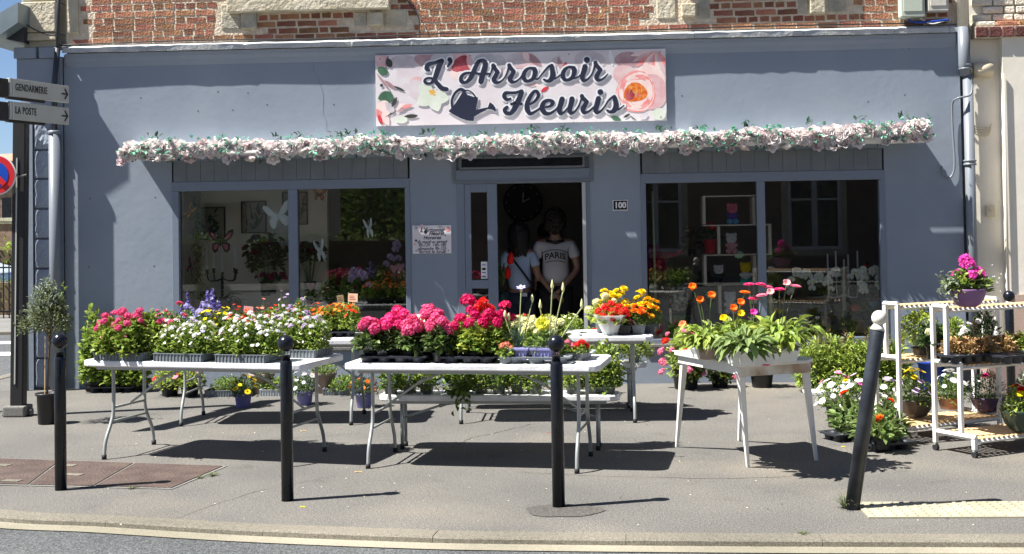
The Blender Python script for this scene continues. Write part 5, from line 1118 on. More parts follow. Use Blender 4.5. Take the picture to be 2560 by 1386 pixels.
for k,(x,y,c,l) in enumerate(((.40,.10,'cream','cream hydrangea head cluster behind the violet pots'),(.28,.16,'cream','cream hydrangea behind the lily leaves left'),(.50,.20,'cream','cream hydrangea before the dark doorway'))):
    plant('hydrangea_plant',l,onT(T2,x,y,.742),('round',.065,.08,'pot_grey'),dict(n=200,rx=.10,ry=.10,h=.12,L=.06,Wd=.65,m='leaf_fresh'),[(('cluster','cream','lemon'),7,.036,dict(th=1.0,h=.19,rx=.10,name='flower_head'))])
for k,(x,y,c,l) in enumerate(((.25,-.28,'salmon','small potted red and white begonia left of the violet pots'),(.64,-.06,'rosepink','small grey pot of pink begonias right of the third bollard'),(.74,-.05,'red','small pot of red kalanchoe on the silver tray'),(.58,.0,'wine','small pot with bronze leaves and pink blooms by the bollard top'))):
    plant('begonia_plant',l,onT(T2,x,y,.745),('square',.045,.05,'pot_grey'),dict(n=110,rx=.055,ry=.055,h=.055,L=.03,Wd=.8,m='leaf_fresh' if k!=3 else 'leaf_purple'),[(('cluster',c,'white' if k==0 else c),4,.024,dict(th=1.,h=.075,rx=.05,name='flower_head'))])
# ---- back table 4: kalanchoe, marigolds, lilies in white bag
def bag(t,zt):
    mb=MB(); mb.lathe([(.07,0),(.10,.06),(.13,.13),(.155,.17)],n=14,sx=1.15); mb.build('plastic_sleeve',mat('sleeve',(.74,.75,.74),rough=.25,tr=.4),t)
plant('begonia_plant','large red begonia cluster in a white plastic sleeve on the back table',onT(T4,.56,-.20,.742),('round',.08,.10,'pot_grey'),dict(n=200,rx=.15,ry=.13,h=.10,L=.05,Wd=.8,m='leaf_lime'),[(('cluster','red','scarlet'),13,.036,dict(th=1.25,h=.15,rx=.145,name='flower_head'))],extra=bag)
plant('begonia_plant','cream flowered plant behind the red begonia on the back table',onT(T4,.50,.02,.742),('round',.08,.10,'pot_grey'),dict(n=200,rx=.16,ry=.13,h=.14,L=.05,Wd=.7,m='leaf_lime'),[(('cluster','cream','cream'),9,.035,dict(th=1.2,h=.21,rx=.15,name='flower_head'))])
plant('begonia_plant','dark potted red begonia right of the plastic sleeve',onT(T4,.66,-.22,.742),('square',.062,.085,'pot_black'),dict(n=110,rx=.09,ry=.08,h=.07,L=.04,Wd=.8,m='leaf_purple'),[(('cluster','red','scarlet'),5,.032,dict(th=1.,h=.12,rx=.08,name='flower_head'))])
for k,(x,y,c,c2,l,hh) in enumerate(((.60,.10,'yellow','yellow','bright yellow marigold at the back left of the right group on the back table',.22),(.72,.16,'yellow','yellow','bright yellow marigold, tallest of the marigolds',.24),(.76,-.08,'orange','yellow','orange marigold left of the grey pot',.20),(.88,-.16,'orange','orange','orange marigold in a grey pot at the table corner',.20),(.92,.12,'yellow','yellow','bright yellow marigold next to the display window',.20),(1.0,-.02,'yellow','orange','yellow marigold overhanging the right end of the back table',.15))):
    x*=.9; big=c=='yellow'; hh+=.09*big
    plant('marigold_plant',l,onT(T4,x,y,.742),('square',.062,.085,'pot_grey'),dict(n=330,rx=.085,ry=.085,h=.13,L=.045,Wd=.28,m='leaf_mid'),[(('pom',c,c2),15 if big else 11,.036,dict(th=1.15,h=hh*.95,z=.06,rx=.10,name='flower_head'))])
t=thing('price_card','clear and orange printed plant label left of the yellow marigolds','price card',onT(T4,.55,.10,1.0)); card(t,(0,0,0),.04,.09,M['card_peach'],.9)
for k,(x,l) in enumerate(((-.65,'white tray lid on the left of the back table before the doorway'),)):
    mb=MB(); mb.lathe([(.001,0),(.16,0),(.19,.07),(.185,.07),(.155,.006),(.001,.006)],n=24,sx=1.2); o=mb.build('basin',M['pot_white'],None,smooth=True,loc=onT(T4,-.42,-.22,.742)); tag(o,'white round plastic basin on the back table behind the pink geraniums','basin')
mb=MB(); mb.box((-.17,-.11,0),(.17,.11,.03)); o=mb.build('white_tray',M['pot_white'],None,loc=onT(T4,.12,-.24,.742),bevel=.008); tag(o,'flat white plastic tray on the back table behind the third bollard','tray')
for k,x in enumerate((-.75,-.55,-.2,.0,.2)): low('bedding_plant',['low plant with red and yellow blooms at the left end of the back middle table','low plant with orange blooms behind the hot pink geraniums','low plant with red blooms behind the crimson geraniums','low plant with yellow blooms behind the scarlet geranium','low plant with pale blooms behind the lily'][k],T4,x,.05,('pansy',('yellow','orange','red','yellow','cream')[k],'darkc'),10,.017,.10,'leaf_fresh',300,.10,.742)
# ---- bench 5: grey square pots of seedlings
for i in range(13):
    x=-.84+i*.14
    if i in (3,9): continue
    l=f'small grey green square pot of leafy seedlings, {ORD[i]} from the left on the low bench'
    plant('seedling_plant',l,onT(B5,x,-.03+.02*(i%2),.421),('square',.052,.075,'pot_green_grey'),dict(n=230,rx=.085,ry=.10,h=.14,L=.036,Wd=.65,m='leaf_fresh' if i%3 else 'leaf_mid',m2='leaf_mid',z0=.09,low=-.5),[(('pansy','red','darkc'),2 if i in (1,) else 0,.02,z_())]+[(('tuft','white'),2 if i>10 else 0,.018,z_(1.2))],rz=B5.rotation_euler.z,group='square pots of seedlings on the low bench')
t=plant('strawberry_plant','leafy plant trailing runners below the low bench edge',onT(B5,-.30,-.08,.421),('square',.05,.075,'pot_green_grey'),dict(n=200,rx=.12,ry=.10,h=.14,L=.045,Wd=.75,m='leaf_mid',z0=.08,low=-.8),rz=0)
mb=MB(); n=26; P=np.stack([rng.normal(.0,.03,n),-.09+rng.normal(0,.012,n),rng.uniform(-.12,.06,n)],1); leafset(mb,P,np.stack([rng.normal(0,.6,n),rng.normal(-.3,.3,n),rng.normal(-.4,.4,n)],1),.045,.8); mb.build('trailing_leaf_mass',M['leaf_mid'],t)
plant('tomato_plant','bushy herb with small white flowers at the right end of the low bench',onT(B5,.80,.02,.421),('square',.07,.08,'pot_green_grey'),dict(n=620,rx=.15,ry=.14,h=.27,L=.04,Wd=.6,m='leaf_fresh',m2='leaf_mid',z0=.10),[(('tuft','white'),6,.016,z_(1.3,name='blossom'))])
# ---- bench 6: lime bush, red flowered herb
plant('lime_bush','small lime green bush on the low bench by the right display window',onT(B6,.80,-.05,.451-.03),('round',.06,.07,'pot_grey'),dict(n=700,rx=.16,ry=.14,h=.17,L=.035,Wd=.45,m='leaf_lime',m2='leaf_fresh',z0=.10,low=-.4))
plant('carnation_plant','wiry grey green carnations with red blooms left of the lime bush',onT(B6,.50,-.10,.421),('round',.07,.08,'pot_black'),dict(n=420,rx=.17,ry=.13,h=.26,L=.05,Wd=.25,m='leaf_grey',m2='leaf_fresh',z0=.05),[(('pom','red'),4,.030,z_(.8,h=.31,name='flower_head')),(('pom','salmon','white'),3,.02,z_(1.3,h=.28,name='blossom'))])
plant('green_bush','bright green leafy bush beneath the marigolds',onT(B6,.40,.05,.421),('round',.08,.09,'pot_black'),dict(n=420,rx=.17,ry=.13,h=.22,L=.05,Wd=.45,m='leaf_fresh',z0=.08))
# ---- weathered table: gerberas and poppies in white trays
def tz(px,py,z=.75): return atz(px,py,z)
def wtray(label,pos,rz,W,D):
    t=thing('planter_tray',label,'plant tray',pos,rz,'white scalloped trays'); n=22; mb=MB()
    per=[]; a,b=W/2,D/2; c=.05
    pts=[(-a+c,-b),(a-c,-b),(a,-b+c),(a,b-c),(a-c,b),(-a+c,b),(-a,b-c),(-a,-b+c)]
    for i in range(8):
        p,q=Vector(pts[i]),Vector(pts[(i+1)%8]); 
        m_=6 if i%2==0 else 2
        for j in range(m_): per.append(p.lerp(q,j/m_))
    n=len(per)
    for k,(sc_,z) in enumerate(((.86,0),(.9,.03),(.99,.065),(1.02,.082))):
        for i,p in enumerate(per): mb.v.append((p.x*sc_,p.y*sc_,z+(.014*math.sin(i*1.9) if k==3 else 0)))
    for k in range(3):
        for i in range(n): mb.f.append((k*n+i,k*n+(i+1)%n,(k+1)*n+(i+1)%n,(k+1)*n+i)); mb.m.append(0)
    mb.f.append(tuple(range(n))); mb.m.append(0); mb.build('tray_body',M['pot_white'],t); return t
wtray('white moulded tray of orange poppies on the weathered table',tz(1785,893,.75),R(5),.34,.24)
wtray('white scalloped tray at the front of the weathered table',tz(1880,908,.75),R(10),.36,.22)
wtray('white scalloped tray under the pink gerberas on the weathered table',tz(1935,902,.75),R(20),.34,.22)
def poppyx(L):
    def f(t,zt):
        for (dx,h,c,s) in L:
            mb=MB(); mb.tube(smooth_pts([(dx*.15,0,zt),(dx*.5,-.02,zt+h*.6),(dx,-.03,zt+h)],5),.0028,5); mb.build('flower_stem',M['stem'],t,smooth=True)
            d=Vector((dx*1.5,-.9,.6)).normalized(); link('flower_head',head('poppy' if s=='p' else 'gerbera',c,'yellow' if s=='p' else 'goldc'),t,(dx,-.035,zt+h),rot=(d.to_track_quat('Z','Y').to_euler() if s!='s' else Vector((dx,-.15,1)).to_track_quat('Z','Y').to_euler()),scale=.031 if s=='p' else .040)
    return f
plant('poppy_plant','orange Iceland poppies leaning left over the weathered table',tz(1770,898,.755),('round',.07,.09,'pot_taupe'),dict(kind='rosette',n=230,rx=.14,h=.17,L=.080,Wd=.45,m='leaf_fresh'),rz=0,extra=poppyx([(-.10,.42,'orange','p'),(.03,.36,'orange','p'),(-.05,.33,'orange','p'),(-.17,.16,'peach','p')]))
plant('poppy_plant','yellow orange poppies in the middle of the weathered table',tz(1835,892,.755),('round',.07,.09,'pot_taupe'),dict(kind='rosette',n=230,rx=.14,h=.17,L=.080,Wd=.45,m='leaf_fresh'),rz=0,extra=poppyx([(.0,.26,'orange','p'),(.05,.30,'orange','p'),(.08,.37,'orange','s'),(-.07,.19,'yellow','p'),(.05,.22,'yellow','p')]))
plant('gerbera_plant','hot pink gerberas above broad leaves at the back of the weathered table',tz(1885,888,.755),('round',.07,.09,'pot_taupe'),dict(kind='rosette',n=230,rx=.14,h=.17,L=.085,Wd=.42,m='leaf_fresh'),rz=0,extra=poppyx([(-.03,.42,'hot','s'),(.05,.42,'hot','s'),(.10,.40,'pink','s'),(-.0,.32,'hot','s'),(.0,.22,'fuchsia','p')]))
plant('gerbera_plant','broad leaved gerbera at the front of the weathered table',tz(1868,912,.755),('wrap',.075,.10,'pot_white'),dict(kind='rosette',n=170,rx=.13,h=.11,L=.105,Wd=.48,m='leaf_shiny'),rz=0)
plant('gerbera_plant','pale and deep pink gerberas on long stems at the right of the weathered table',tz(1950,898,.755),('wrap',.085,.11,'pot_white'),dict(kind='rosette',n=300,rx=.17,h=.18,L=.10,Wd=.42,m='leaf_fresh'),rz=0,extra=poppyx([(-.06,.36,'softpink','p'),(.0,.38,'hot','s'),(.05,.42,'softpink','p'),(.11,.40,'rosepink','s'),(-.12,.34,'rosepink','s')]))
t=thing('price_card','dark magenta plant label leaning among the gerbera leaves','price card',tz(1840,842,.87)+Vector((0,-.12,0))); card(t,(0,0,0),.09,.10,M['card_magenta'],.1,-.3)
mb=MB(); leafset(mb,[(0,0,0)]*6,[(math.cos(a),math.sin(a),.2) for a in range(6)],.03,.8); o=mb.build('fallen_bloom',M['p_hot'],None,loc=tz(1915,915,.755)); tag(o,'fallen crimson bloom lying on the front edge of the weathered table','flower')
# tall leafy plants and reds at the wall
def floor(px,py):
    p=atz(px,py,0)
    if p.y>-.24: p=Vector((aty(px,py,-.24).x,-.24,0))
    return p
plant('geranium_plant','tall pot of trailing red and pink geraniums left of the weathered table',floor(1715,972),('round',.15,.27,'pot_black'),dict(n=800,rx=.22,ry=.18,h=.28,L=.05,Wd=.6,m='leaf_fresh',m2='leaf_mid',low=-.9,z0=.30),[(('cluster','rosepink','softpink'),16,.034,dict(th=1.9,h=.36,z=.28,rx=.26,name='flower_head')),(('cluster','scarlet','red'),5,.038,dict(th=1.3,h=.32,rx=.25,name='flower_head',t0=.6,ph=2.6))])
plant('geranium_plant','small pot of trailing pink geraniums under the weathered table',floor(1800,968),('round',.10,.14,'pot_black'),dict(n=260,rx=.16,ry=.12,h=.12,L=.045,Wd=.7,m='leaf_fresh',low=-.8),[(('cluster','rosepink','softpink'),5,.036,dict(th=1.9,h=.14,rx=.19,name='flower_head')),(('cluster','red','scarlet'),3,.032,dict(th=1.2,h=.16,rx=.15,name='flower_head'))])
plant('petunia_plant','black pot of green leaves behind the weathered table leg',floor(1905,968),('round',.13,.20,'pot_black'),dict(n=360,rx=.16,ry=.13,h=.20,L=.05,Wd=.5,m='leaf_fresh'),[(('cluster','rosepink','white'),2,.04,dict(th=.9,h=.32,rx=.14,name='flower_head'))])
for k,(px,py,h,l) in enumerate(((2030,978,.42,'tall bushy green plant with hanging leaves nearest the weathered table'),(2085,976,.46,'tall bushy green plant in the middle of the row under the right window'),(2140,978,.44,'tall bushy green plant next to the white tray under the right window'),(2195,974,.47,'tall bushy green plant behind the leaning bollard'),(2238,972,.38,'bushy green plant behind the lower shelf of the white stand'))):
    plant('chrysanthemum_plant',l,floor(px,py)+Vector((0,0,0)),('round',.09,.10,'pot_black'),dict(n=640,rx=.17,ry=.15,h=h,L=.07,Wd=.30,m='leaf_fresh',m2='leaf_lime',low=-.1,z0=.09,up=.1,shell=.3),[(('pom','yellow'),1 if k%2==0 else 0,.018,z_(.6))])
for k,(px,l) in enumerate(((2060,'brown leaved bushy plant against the sill, left one'),(2120,'brown leaved bushy plant against the sill, middle one'),(2180,'brown leaved bushy plant against the sill, right one'))):
    p=Vector((aty(px,850,-.17).x,-.17,0)); plant('heuchera_plant',l,p,('round',.10,.22,'pot_black'),dict(n=420,rx=.17,ry=.12,h=.34,L=.055,Wd=.28,m='leaf_brown',m2='leaf_olive',z0=.2))
mb=MB(); mb.box((-.20,-.13,0),(.20,.13,.04)); o=mb.build('tray',M['pot_white'],None,loc=floor(2062,985),bevel=.01); tag(o,'empty white tray on the pavement under the green plants','tray')
# floor plants on the left
for k,(px,py,rx,h,l) in enumerate(((232,972,.16,.74,'tall climbing plant with one yellow bloom at the left end of the left front table'),(290,975,.17,.44,'bushy climber in a black tray under the left front table'),(340,972,.15,.40,'low leafy climber under the left front table'))):
    plant('climber_plant',l,floor(px,py),('square',.07,.09,'pot_black'),dict(n=420 if k else 520,rx=rx,ry=.13,h=h,L=.065,Wd=.75,m='leaf_fresh',m2='leaf_mid',z0=.08 if k else .12,low=-.05,shell=.3),[(('pansy','yellow','goldc'),1 if k==0 else 0,.028,dict(th=.9,h=h*.95,rx=.12,ph=4.6,t0=.5))])
celltray('plant_tray','black tray of climbers on the pavement under the left front table',floor(285,978),R(0),4,2,.12,.06,BL_,TBB)
for k,(px,py,c,l) in enumerate(((425,990,'red','red petunias on the pavement behind the left front table'),(475,992,'rosepink','pink and green trailing petunias behind the left front table'))):
    plant('petunia_plant',l,floor(px,py),('round',.10,.13,'pot_black'),dict(n=420,rx=.17,ry=.14,h=.20,L=.04,Wd=.5,m='leaf_lime',m2='leaf_fresh',low=-.4),[(('pansy',c,'wine'),9,.028,dict(th=1.5,h=.24,rx=.18,name='blossom'))])
VG='violet pots under the tables'
for k,(px,py,c,c2,l) in enumerate(((608,1018,'yellow','darkc','yellow cape daisies in a violet pot between the table legs'),(762,1012,'white','darkc','white cape daisies in a violet pot right of the second bollard'),(910,1018,'orange','darkc','orange cape daisies in a violet pot left of the middle table'))):
    plant('daisy_plant',l,floor(px,py),('round',.085,.135,'pot_violet'),dict(n=380,rx=.13,ry=.12,h=.15,L=.035,Wd=.3,m='leaf_dark',m2='leaf_mid',low=-.35),[(('daisy',c,c2),17,.026,dict(th=1.5,h=.19,rx=.14,name='flower_head'))])
for k,(px,py,m_,l) in enumerate(((655,984,'pot_taupe','taupe clay pot of low greenery behind the yellow daisies'),(810,982,'pot_taupe','taupe clay pot of low greenery by the wall right of the white daisies'))):
    plant('shrub_plant',l,floor(px,py),('round',.13,.21,m_),dict(n=260,rx=.15,ry=.12,h=.12,L=.035,Wd=.4,m='leaf_mid',m2='leaf_fresh'))
for k,(px,py) in enumerate(((575,988),(712,986),(868,984))):
    ribtray('plant_tray',['flat grey tray of seedlings by the wall, left','pale slatted tray by the wall under the tables','dark tray by the wall behind the orange daisies'][k],floor(px,py),0,.45,.28,.06,M['tray_silver'] if k==1 else GR,TGG)
    plant('bedding_plant',['green bedding plants by the wall on the flat grey tray','low bedding plants by the wall on the pale slatted tray','low bedding plants by the wall behind the orange daisies'][k],floor(px,py)+Vector((0,0,.045)),None,dict(n=420,rx=.22,ry=.13,h=.12,L=.035,Wd=.5,m='leaf_mid',m2='leaf_fresh'))
plant('petunia_plant','trailing pink petunias beneath the back middle table',floor(1490,985),('round',.10,.13,'pot_black'),dict(n=300,rx=.15,ry=.12,h=.18,L=.04,m='leaf_mid'),[(('pansy','rosepink','white'),6,.026,z_(1.3,name='blossom'))])
# potted standard tree on the left
p=floor(118,1060); t=thing('standard_tree','clipped standard shrub with pale variegated leaves in a black pot, behind the leftmost front bollard','potted tree',p); 
mb=MB(); mb.lathe([(.001,0),(.072,0),(.078,.01),(.088,.25),(.100,.255),(.103,.275),(.094,.275),(.086,.25),(.001,.25)],n=26); mb.build('pot',M['pot_black'],t,smooth=True)
mb=MB(); mb.lathe([(.085,.252),(.001,.257)],n=16); mb.build('soil',M['soil'],t)
mb=MB(); mb.tube(smooth_pts([(0,0,.25),(.012,0,.5),(.03,0,.75)],5),[.011]*11 if False else .010,8); 
for k in range(14): a=k*2.4; mb.tube([(.03,0,.70+.012*k),(.03+math.cos(a)*.07,math.sin(a)*.07,.80+.02*k),(.03+math.cos(a)*.14,math.sin(a)*.14,.86+.02*k)],[.006,.004,.002],5)
mb.build('trunk',M['stem_brown'],t,smooth=True)
mb=MB(); mb.tube([(-.015,-.012,.24),(-.008,-.012,.78)],.005,6); mb.build('cane',M['pine_slat'],t)
mb=MB(); n=1500; dome(mb,n,.225,.21,.30,.90,.040,.42,.35,up=.55,low=-.35,conic=.45); 
for cxx,hh in ((.0,1.28),(.045,1.24),(-.04,1.22),(.13,1.24),(.10,1.14)):
    for q in range(26): 
        z=hh-.02*q*.6; leafset(mb,[(.02+cxx+rng.normal(0,.012),rng.normal(0,.012),z)],[(rng.normal(0,.6),rng.normal(0,.6),.8)],.036,.4,2 if q<14 else 0)
mb.build('crown',[M['leaf_olive'],M['stem'],M['leaf_fresh']],t)
mb=MB(); dome(mb,420,.20,.19,.33,.95,.040,.42,.5,up=.6,low=.15,conic=.4); mb.build('new_growth',M['leaf_grey'],t,kind='stuff')
# trays and pots lower right
for k,(px,py,l) in enumerate(((2120,1098,'black tray of orange zinnias half behind the leaning bollard'),(2210,1122,'black tray of orange zinnias right of the leaning bollard'))):
    celltray('plant_tray',l,floor(px,py),R(25),3,2,.12,.06,BL_,TBB)
def zin(label,px,py,c,n,z=.02,h=.22,yl=None): 
    return plant('zinnia_plant',label,floor(px,py)+Vector((0,0,z)),('square',.055,.075,'pot_black'),dict(n=130,rx=.10,ry=.10,h=h*.62,L=.085,Wd=.42,m='leaf_shiny',low=-.4,z0=.10),[(('pom',c,'orange'),n,.043,dict(th=.4 if n<2 else .9,h=h*.95,rx=.06,up=.5,name='flower_head'))]+([(('pom','yellow'),1,.026,dict(th=.1,h=h*1.25,rx=.03,name='flower_head'))] if yl else []))
zin('orange zinnia with a yellow bud left of the leaning bollard',2118,1096,'scarlet',1,yl=1,h=.26)
zin('green budding zinnia hidden behind the leaning bollard',2160,1105,'orange',0)
zin('orange zinnia at the right in the front black tray',2228,1112,'scarlet',1,h=.22)
zin('green zinnia with hanging leaves at the front of the black tray',2205,1130,'orange',1,h=.14)
zin('green zinnia at the left of the front black tray',2185,1118,'orange',0,h=.2)
for k,(px,py,h,l,c) in enumerate(((2095,1068,.37,'large white petunia plant overflowing a black pot at the left','white'),(2150,1075,.36,'white and magenta petunias behind the leaning bollard','white'),(2210,1070,.36,'white petunias right of the leaning bollard','white'))):
    plant('petunia_plant',l,floor(px,py),('round',.10,.19,'pot_black'),dict(n=420,rx=.19,ry=.15,h=.19,L=.032,Wd=.5,m='leaf_mid',m2='leaf_fresh',low=-.5,z0=.22),[(('pansy',c,'lemon'),26,.034,dict(th=1.7,h=.24,z=.20,rx=.20,ry=.17,name='blossom')),(('pansy',('rosepink','fuchsia','lilac')[k],'white'),3,.03,dict(th=.9,h=.25,z=.2,rx=.17,name='blossom'))])
# stand 1 / stand 2 contents
def S_(S,px,py,z): return atz(px,py,z+.012)
def bowl(label,pos,r,h,m,leafm,fl,rx,hh,n=420,kind='bowl',name='planted_bowl',**k): return plant(name,label,pos,(kind,r,h,m),dict(n=n,rx=rx,ry=rx*.85,h=hh,L=k.get('L',.035),Wd=k.get('Wd',.45),m=leafm,m2=k.get('m2'),low=-.35),fl)
bowl('dark brown bowl of pale striped petunias and yellow daisies on the bottom tier',S_(S1,2290,1042,.135),.135,.14,'pot_brown','leaf_mid',[(('daisy','yellow','yellow'),9,.028,dict(th=.75,h=.24,rx=.13,name='flower_head')),(('pansy','orchidlilac','wine'),13,.027,dict(th=1.4,h=.18,rx=.16,t0=.5,name='blossom'))],.155,.17,m2='leaf_grey')
bowl('small terracotta pot of pale pink and white daisies on the bottom tier',S_(S1,2375,1022,.135),.10,.10,'pot_terracotta','leaf_mid',[(('daisy','white','softpink'),14,.028,dict(th=1.2,h=.20,rx=.15,name='flower_head'))],.14,.15,kind='round')
bowl('purple bowl of grey green lavender and carnation on the bottom tier',S_(S1,2470,1030,.135),.135,.12,'pot_purple_dark','leaf_blue',[(('pom','magenta','fuchsia'),2,.038,dict(th=.6,h=.22,rx=.12,ph=3.0,t0=.5,name='flower_head')),(('daisy','white','yellow'),5,.014,z_(1.2))],.18,.17,m2='leaf_grey',L=.045,Wd=.18)
t=thing('price_card','orange pot label in the purple bowl of lavender','price card',S_(S1,2470,1030,.135)+Vector((.02,-.03,.27))); card(t,(0,0,0),.075,.06,M['card_peach'],.2)
bowl('dark green bowl of yellow and red flowers at the lower right edge',S_(S2,2556,1078,.135),.15,.16,'pot_darkgreen','leaf_fresh',[(('daisy','yellow','lemon'),9,.028,dict(th=1.1,h=.20,rx=.14,name='flower_head')),(('pom','red'),3,.028,dict(th=.8,h=.18,rx=.1,name='flower_head',ph=1))],.15,.14)
p=S_(S1,2302,888,.645); plant('boxwood_dome','round lime green clipped shrub on the middle tier of the rear stand',p,('round',.07,.06,'pot_black'),dict(n=1500,rx=.135,ry=.135,h=.17,L=.022,Wd=.7,m='leaf_lime',shell=.8,low=-.5,z0=.16,up=.3))
plant('hydrangea_plant','black pot of dark leaves and cream blooms beside the lime dome',S_(S1,2335,898,.645),('round',.06,.10,'pot_black'),dict(n=200,rx=.10,ry=.09,h=.14,L=.06,Wd=.5,m='leaf_dark'),[(('cluster','cream','white'),3,.035,dict(th=1.3,h=.17,rx=.1,ph=2.5,name='flower_head'))])
plant('green_plant','green leafy plant with a magenta wrap behind the stand posts',S_(S1,2382,888,.645),('wrap',.06,.10,'p_wine'),dict(n=300,rx=.12,ry=.10,h=.16,L=.045,Wd=.5,m='leaf_fresh'))
t=thing('price_card','turquoise diamond shaped card above the lime dome','price card',S_(S1,2332,885,.645)+Vector((0,0,.19))); 
mb=MB(); mb.box((-.065,-.001,-.065),(.065,.001,.065)); o=mb.build('card',M['card_teal'],t); o.rotation_euler=(0,R(45),0)
t=thing('price_card','dark magenta folded card beside the turquoise card','price card',S_(S1,2365,885,.645)+Vector((0,-.03,.17))); mb=MB(); mb.prism([(-.09,-.03),(0,.05),(.09,-.02),(.06,-.05),(0,.0),(-.06,-.05)],-.001,.001); mb.build('card',M['p_wine'],t)
plant('conifer_plant','dark bushy evergreen with pale globes on the middle tier at the right',S_(S1,2460,893,.645),('round',.07,.08,'pot_black'),dict(n=900,rx=.15,ry=.12,h=.27,L=.045,Wd=.2,m='leaf_dark',low=-.2,z0=.10,conic=.5),[(('cluster','white','cream'),4,.026,dict(th=1.2,h=.22,rx=.16,ph=.4,t0=.5,name='flower_head'))])
plant('geranium_plant','small white flowered plant with red pencil label on the middle tier',S_(S1,2418,893,.645),('round',.05,.06,'pot_black'),dict(n=130,rx=.07,ry=.06,h=.12,L=.035,Wd=.5,m='leaf_mid'),[(('tuft','white'),5,.02,dict(th=.9,h=.17,rx=.07))])
t=thing('price_card','orange spotted plant label on the middle tier','price card',S_(S1,2440,893,.645)+Vector((0,-.02,.18))); card(t,(0,0,0),.035,.10,M['card_peach'])
for k,(px,l) in enumerate(((2415,'black shuttle tray of dried tan plants on the middle tier of the front stand'),(2540,'black shuttle tray of reddish sedums on the middle tier at the right edge'))):
    p=atz(px,906,.65); celltray('plant_tray',l,p,R(30),4,2,.10,.065,BL_,TBB)
for k in range(9):
    v=onS(S2,.10+k*.088,-.09-.06*(k%2),.70); tt=k<6
    plant('heather_plant' if tt else 'sedum_plant',f'dry tan heather in the black tray of the front stand, {ORD[k]} from the left' if tt else f'green sedum with red tips right of the tan heathers, {ORD[k-6]} from the left',v,None,dict(n=260,rx=.085,ry=.085,h=.095,L=.035,Wd=.5,m='leaf_dry' if tt else 'leaf_fresh',m2='leaf_dry' if tt else 'leaf_red',z0=.02),group='dry tan heathers on the front stand' if tt else 'red tipped sedums on the front stand',cat='plant')
p=S_(S1,2420,767,1.05); plant('planted_bowl','purple bowl of magenta geranium and silver leaves on the rear stand top',p,('bowl',.135,.13,'pot_purple'),dict(n=330,rx=.15,ry=.11,h=.13,L=.045,Wd=.7,m='leaf_mid',m2='leaf_fresh',low=-.3),[(('cluster','fuchsia','hot'),2,.046,dict(th=.3,h=.18,rx=.06)),(('cluster','fuchsia','hot'),3,.044,dict(th=.85,h=.14,rx=.11,ph=.1,t0=.8))],rz=0)
B_=COL.objects['planted_bowl.004'] if 'planted_bowl.004' in COL.objects else t
mb=MB(); n=90; P=np.stack([-.13+rng.normal(0,.035,n),-.03+rng.normal(0,.04,n),.16+rng.normal(0,.045,n)],1); leafset(mb,P,np.stack([rng.normal(-.6,.5,n),rng.normal(-.3,.5,n),rng.normal(.1,.5,n)],1),.05,.4); mb.build('silver_foliage',M['leaf_grey'],B_)
mb=MB(); straps(mb,60,.14,.14,.0015,0,.5,.10,(.11,0)); mb.build('grass_foliage',M['leaf_olive'],B_)
mb=MB(); n=18; 
for k in range(n): mb.ball((.17+rng.normal(0,.04),rng.normal(0,.04),.17+rng.normal(0,.05)),.005,6)
mb.build('blossom',M['p_white'],B_)
card(B_,(.02,.05,.20),.05,.06,M['card_white'])
# big pots on the ground behind the stands
for k,(px,py,r,h,m_,l,kd) in enumerate(((2332,975,.145,.30,'pot_blue','bright blue plastic pot behind the front stand','round'),(2408,978,.19,.30,'pot_slate','large dark slate pot between the blue pot and the brown planter','bowl'))):
    p=floor(px,py); t=thing('plant_pot',l,'plant pot',p); pot(kd,r,h,m_,t)
p=floor(2520,985); t=thing('planter_box','large taupe planter box behind the white stands','planter',p); mb=MB(); mb.box((-.24,-.16,0),(.30,.16,.36)); mb.build('box',M['pot_taupe'],t,bevel=.015)
for k in range(2): mb=MB(); mb.box((.32+.0,-.16,0),(.7,.16,.36)); 
plant('dusty_plant','silver leaved plant beside the yellow flowers at the right edge',S_(S2,2552,1040,.135)+Vector((.06,.1,0)),('round',.06,.10,'pot_black'),dict(n=220,rx=.10,ry=.08,h=.20,L=.04,Wd=.4,m='leaf_grey'))
# litter: petals, weeds, stones
def bit(name,label,cat,px,py,r,m,z=.002):
    p=floor(px,py); mb=MB(); mb.add([(math.cos(a*.9)*r*(1+.4*math.sin(a)),math.sin(a*.9)*r*.5,z+.004*(a%2)) for a in range(7)],[tuple(range(7))]); o=mb.build(name,m,None,loc=p); tag(o,label,cat)
bit('petal','yellow petal on the pavement by the second bollard base','petal',756,1269,.018,M['p_yellow']); bit('petal','red petal between the middle tables, left of the third bollard','petal',1372,1083,.010,M['p_red']); bit('petal','pink petal on the pavement under the left front table','petal',850,1072,.010,M['p_rosepink'])
bit('leaf_litter','straw coloured leaf sliver in front of the middle table','leaf',895,1181,.03,M['leaf_dry']); bit('leaf_litter','pale dry leaf under the left front table','leaf',758,1078,.03,M['leaf_dry'])
bit('petal','yellow fallen petal by the black zinnia tray','petal',2108,1118,.018,M['p_yellow'])
cr_=random.Random(3); sp=MB()
for k in range(170):
    x,y=cr_.uniform(-3.3,4.2),cr_.uniform(-6.45,-2.2); r=cr_.uniform(.003,.008); sp.add([(x-r,y,.003),(x,y-r,.003),(x+r,y,.003),(x,y+r*.6,.003),(x,y,.003+r*.6)],[(0,1,4),(1,2,4),(2,3,4),(3,0,4)],cr_.choice((0,0,1)))
sp.build('grit',[M['limestone'],M['pot_slate']],kind='stuff')
def weed(px,py,n,r,h,label,m='leaf_olive'):
    t=thing('grass_tuft',label,'weed',floor(px,py)); mb=MB(); straps(mb,n,r,h,.0018,0,.5,0); mb.build('blades',M[m],t)
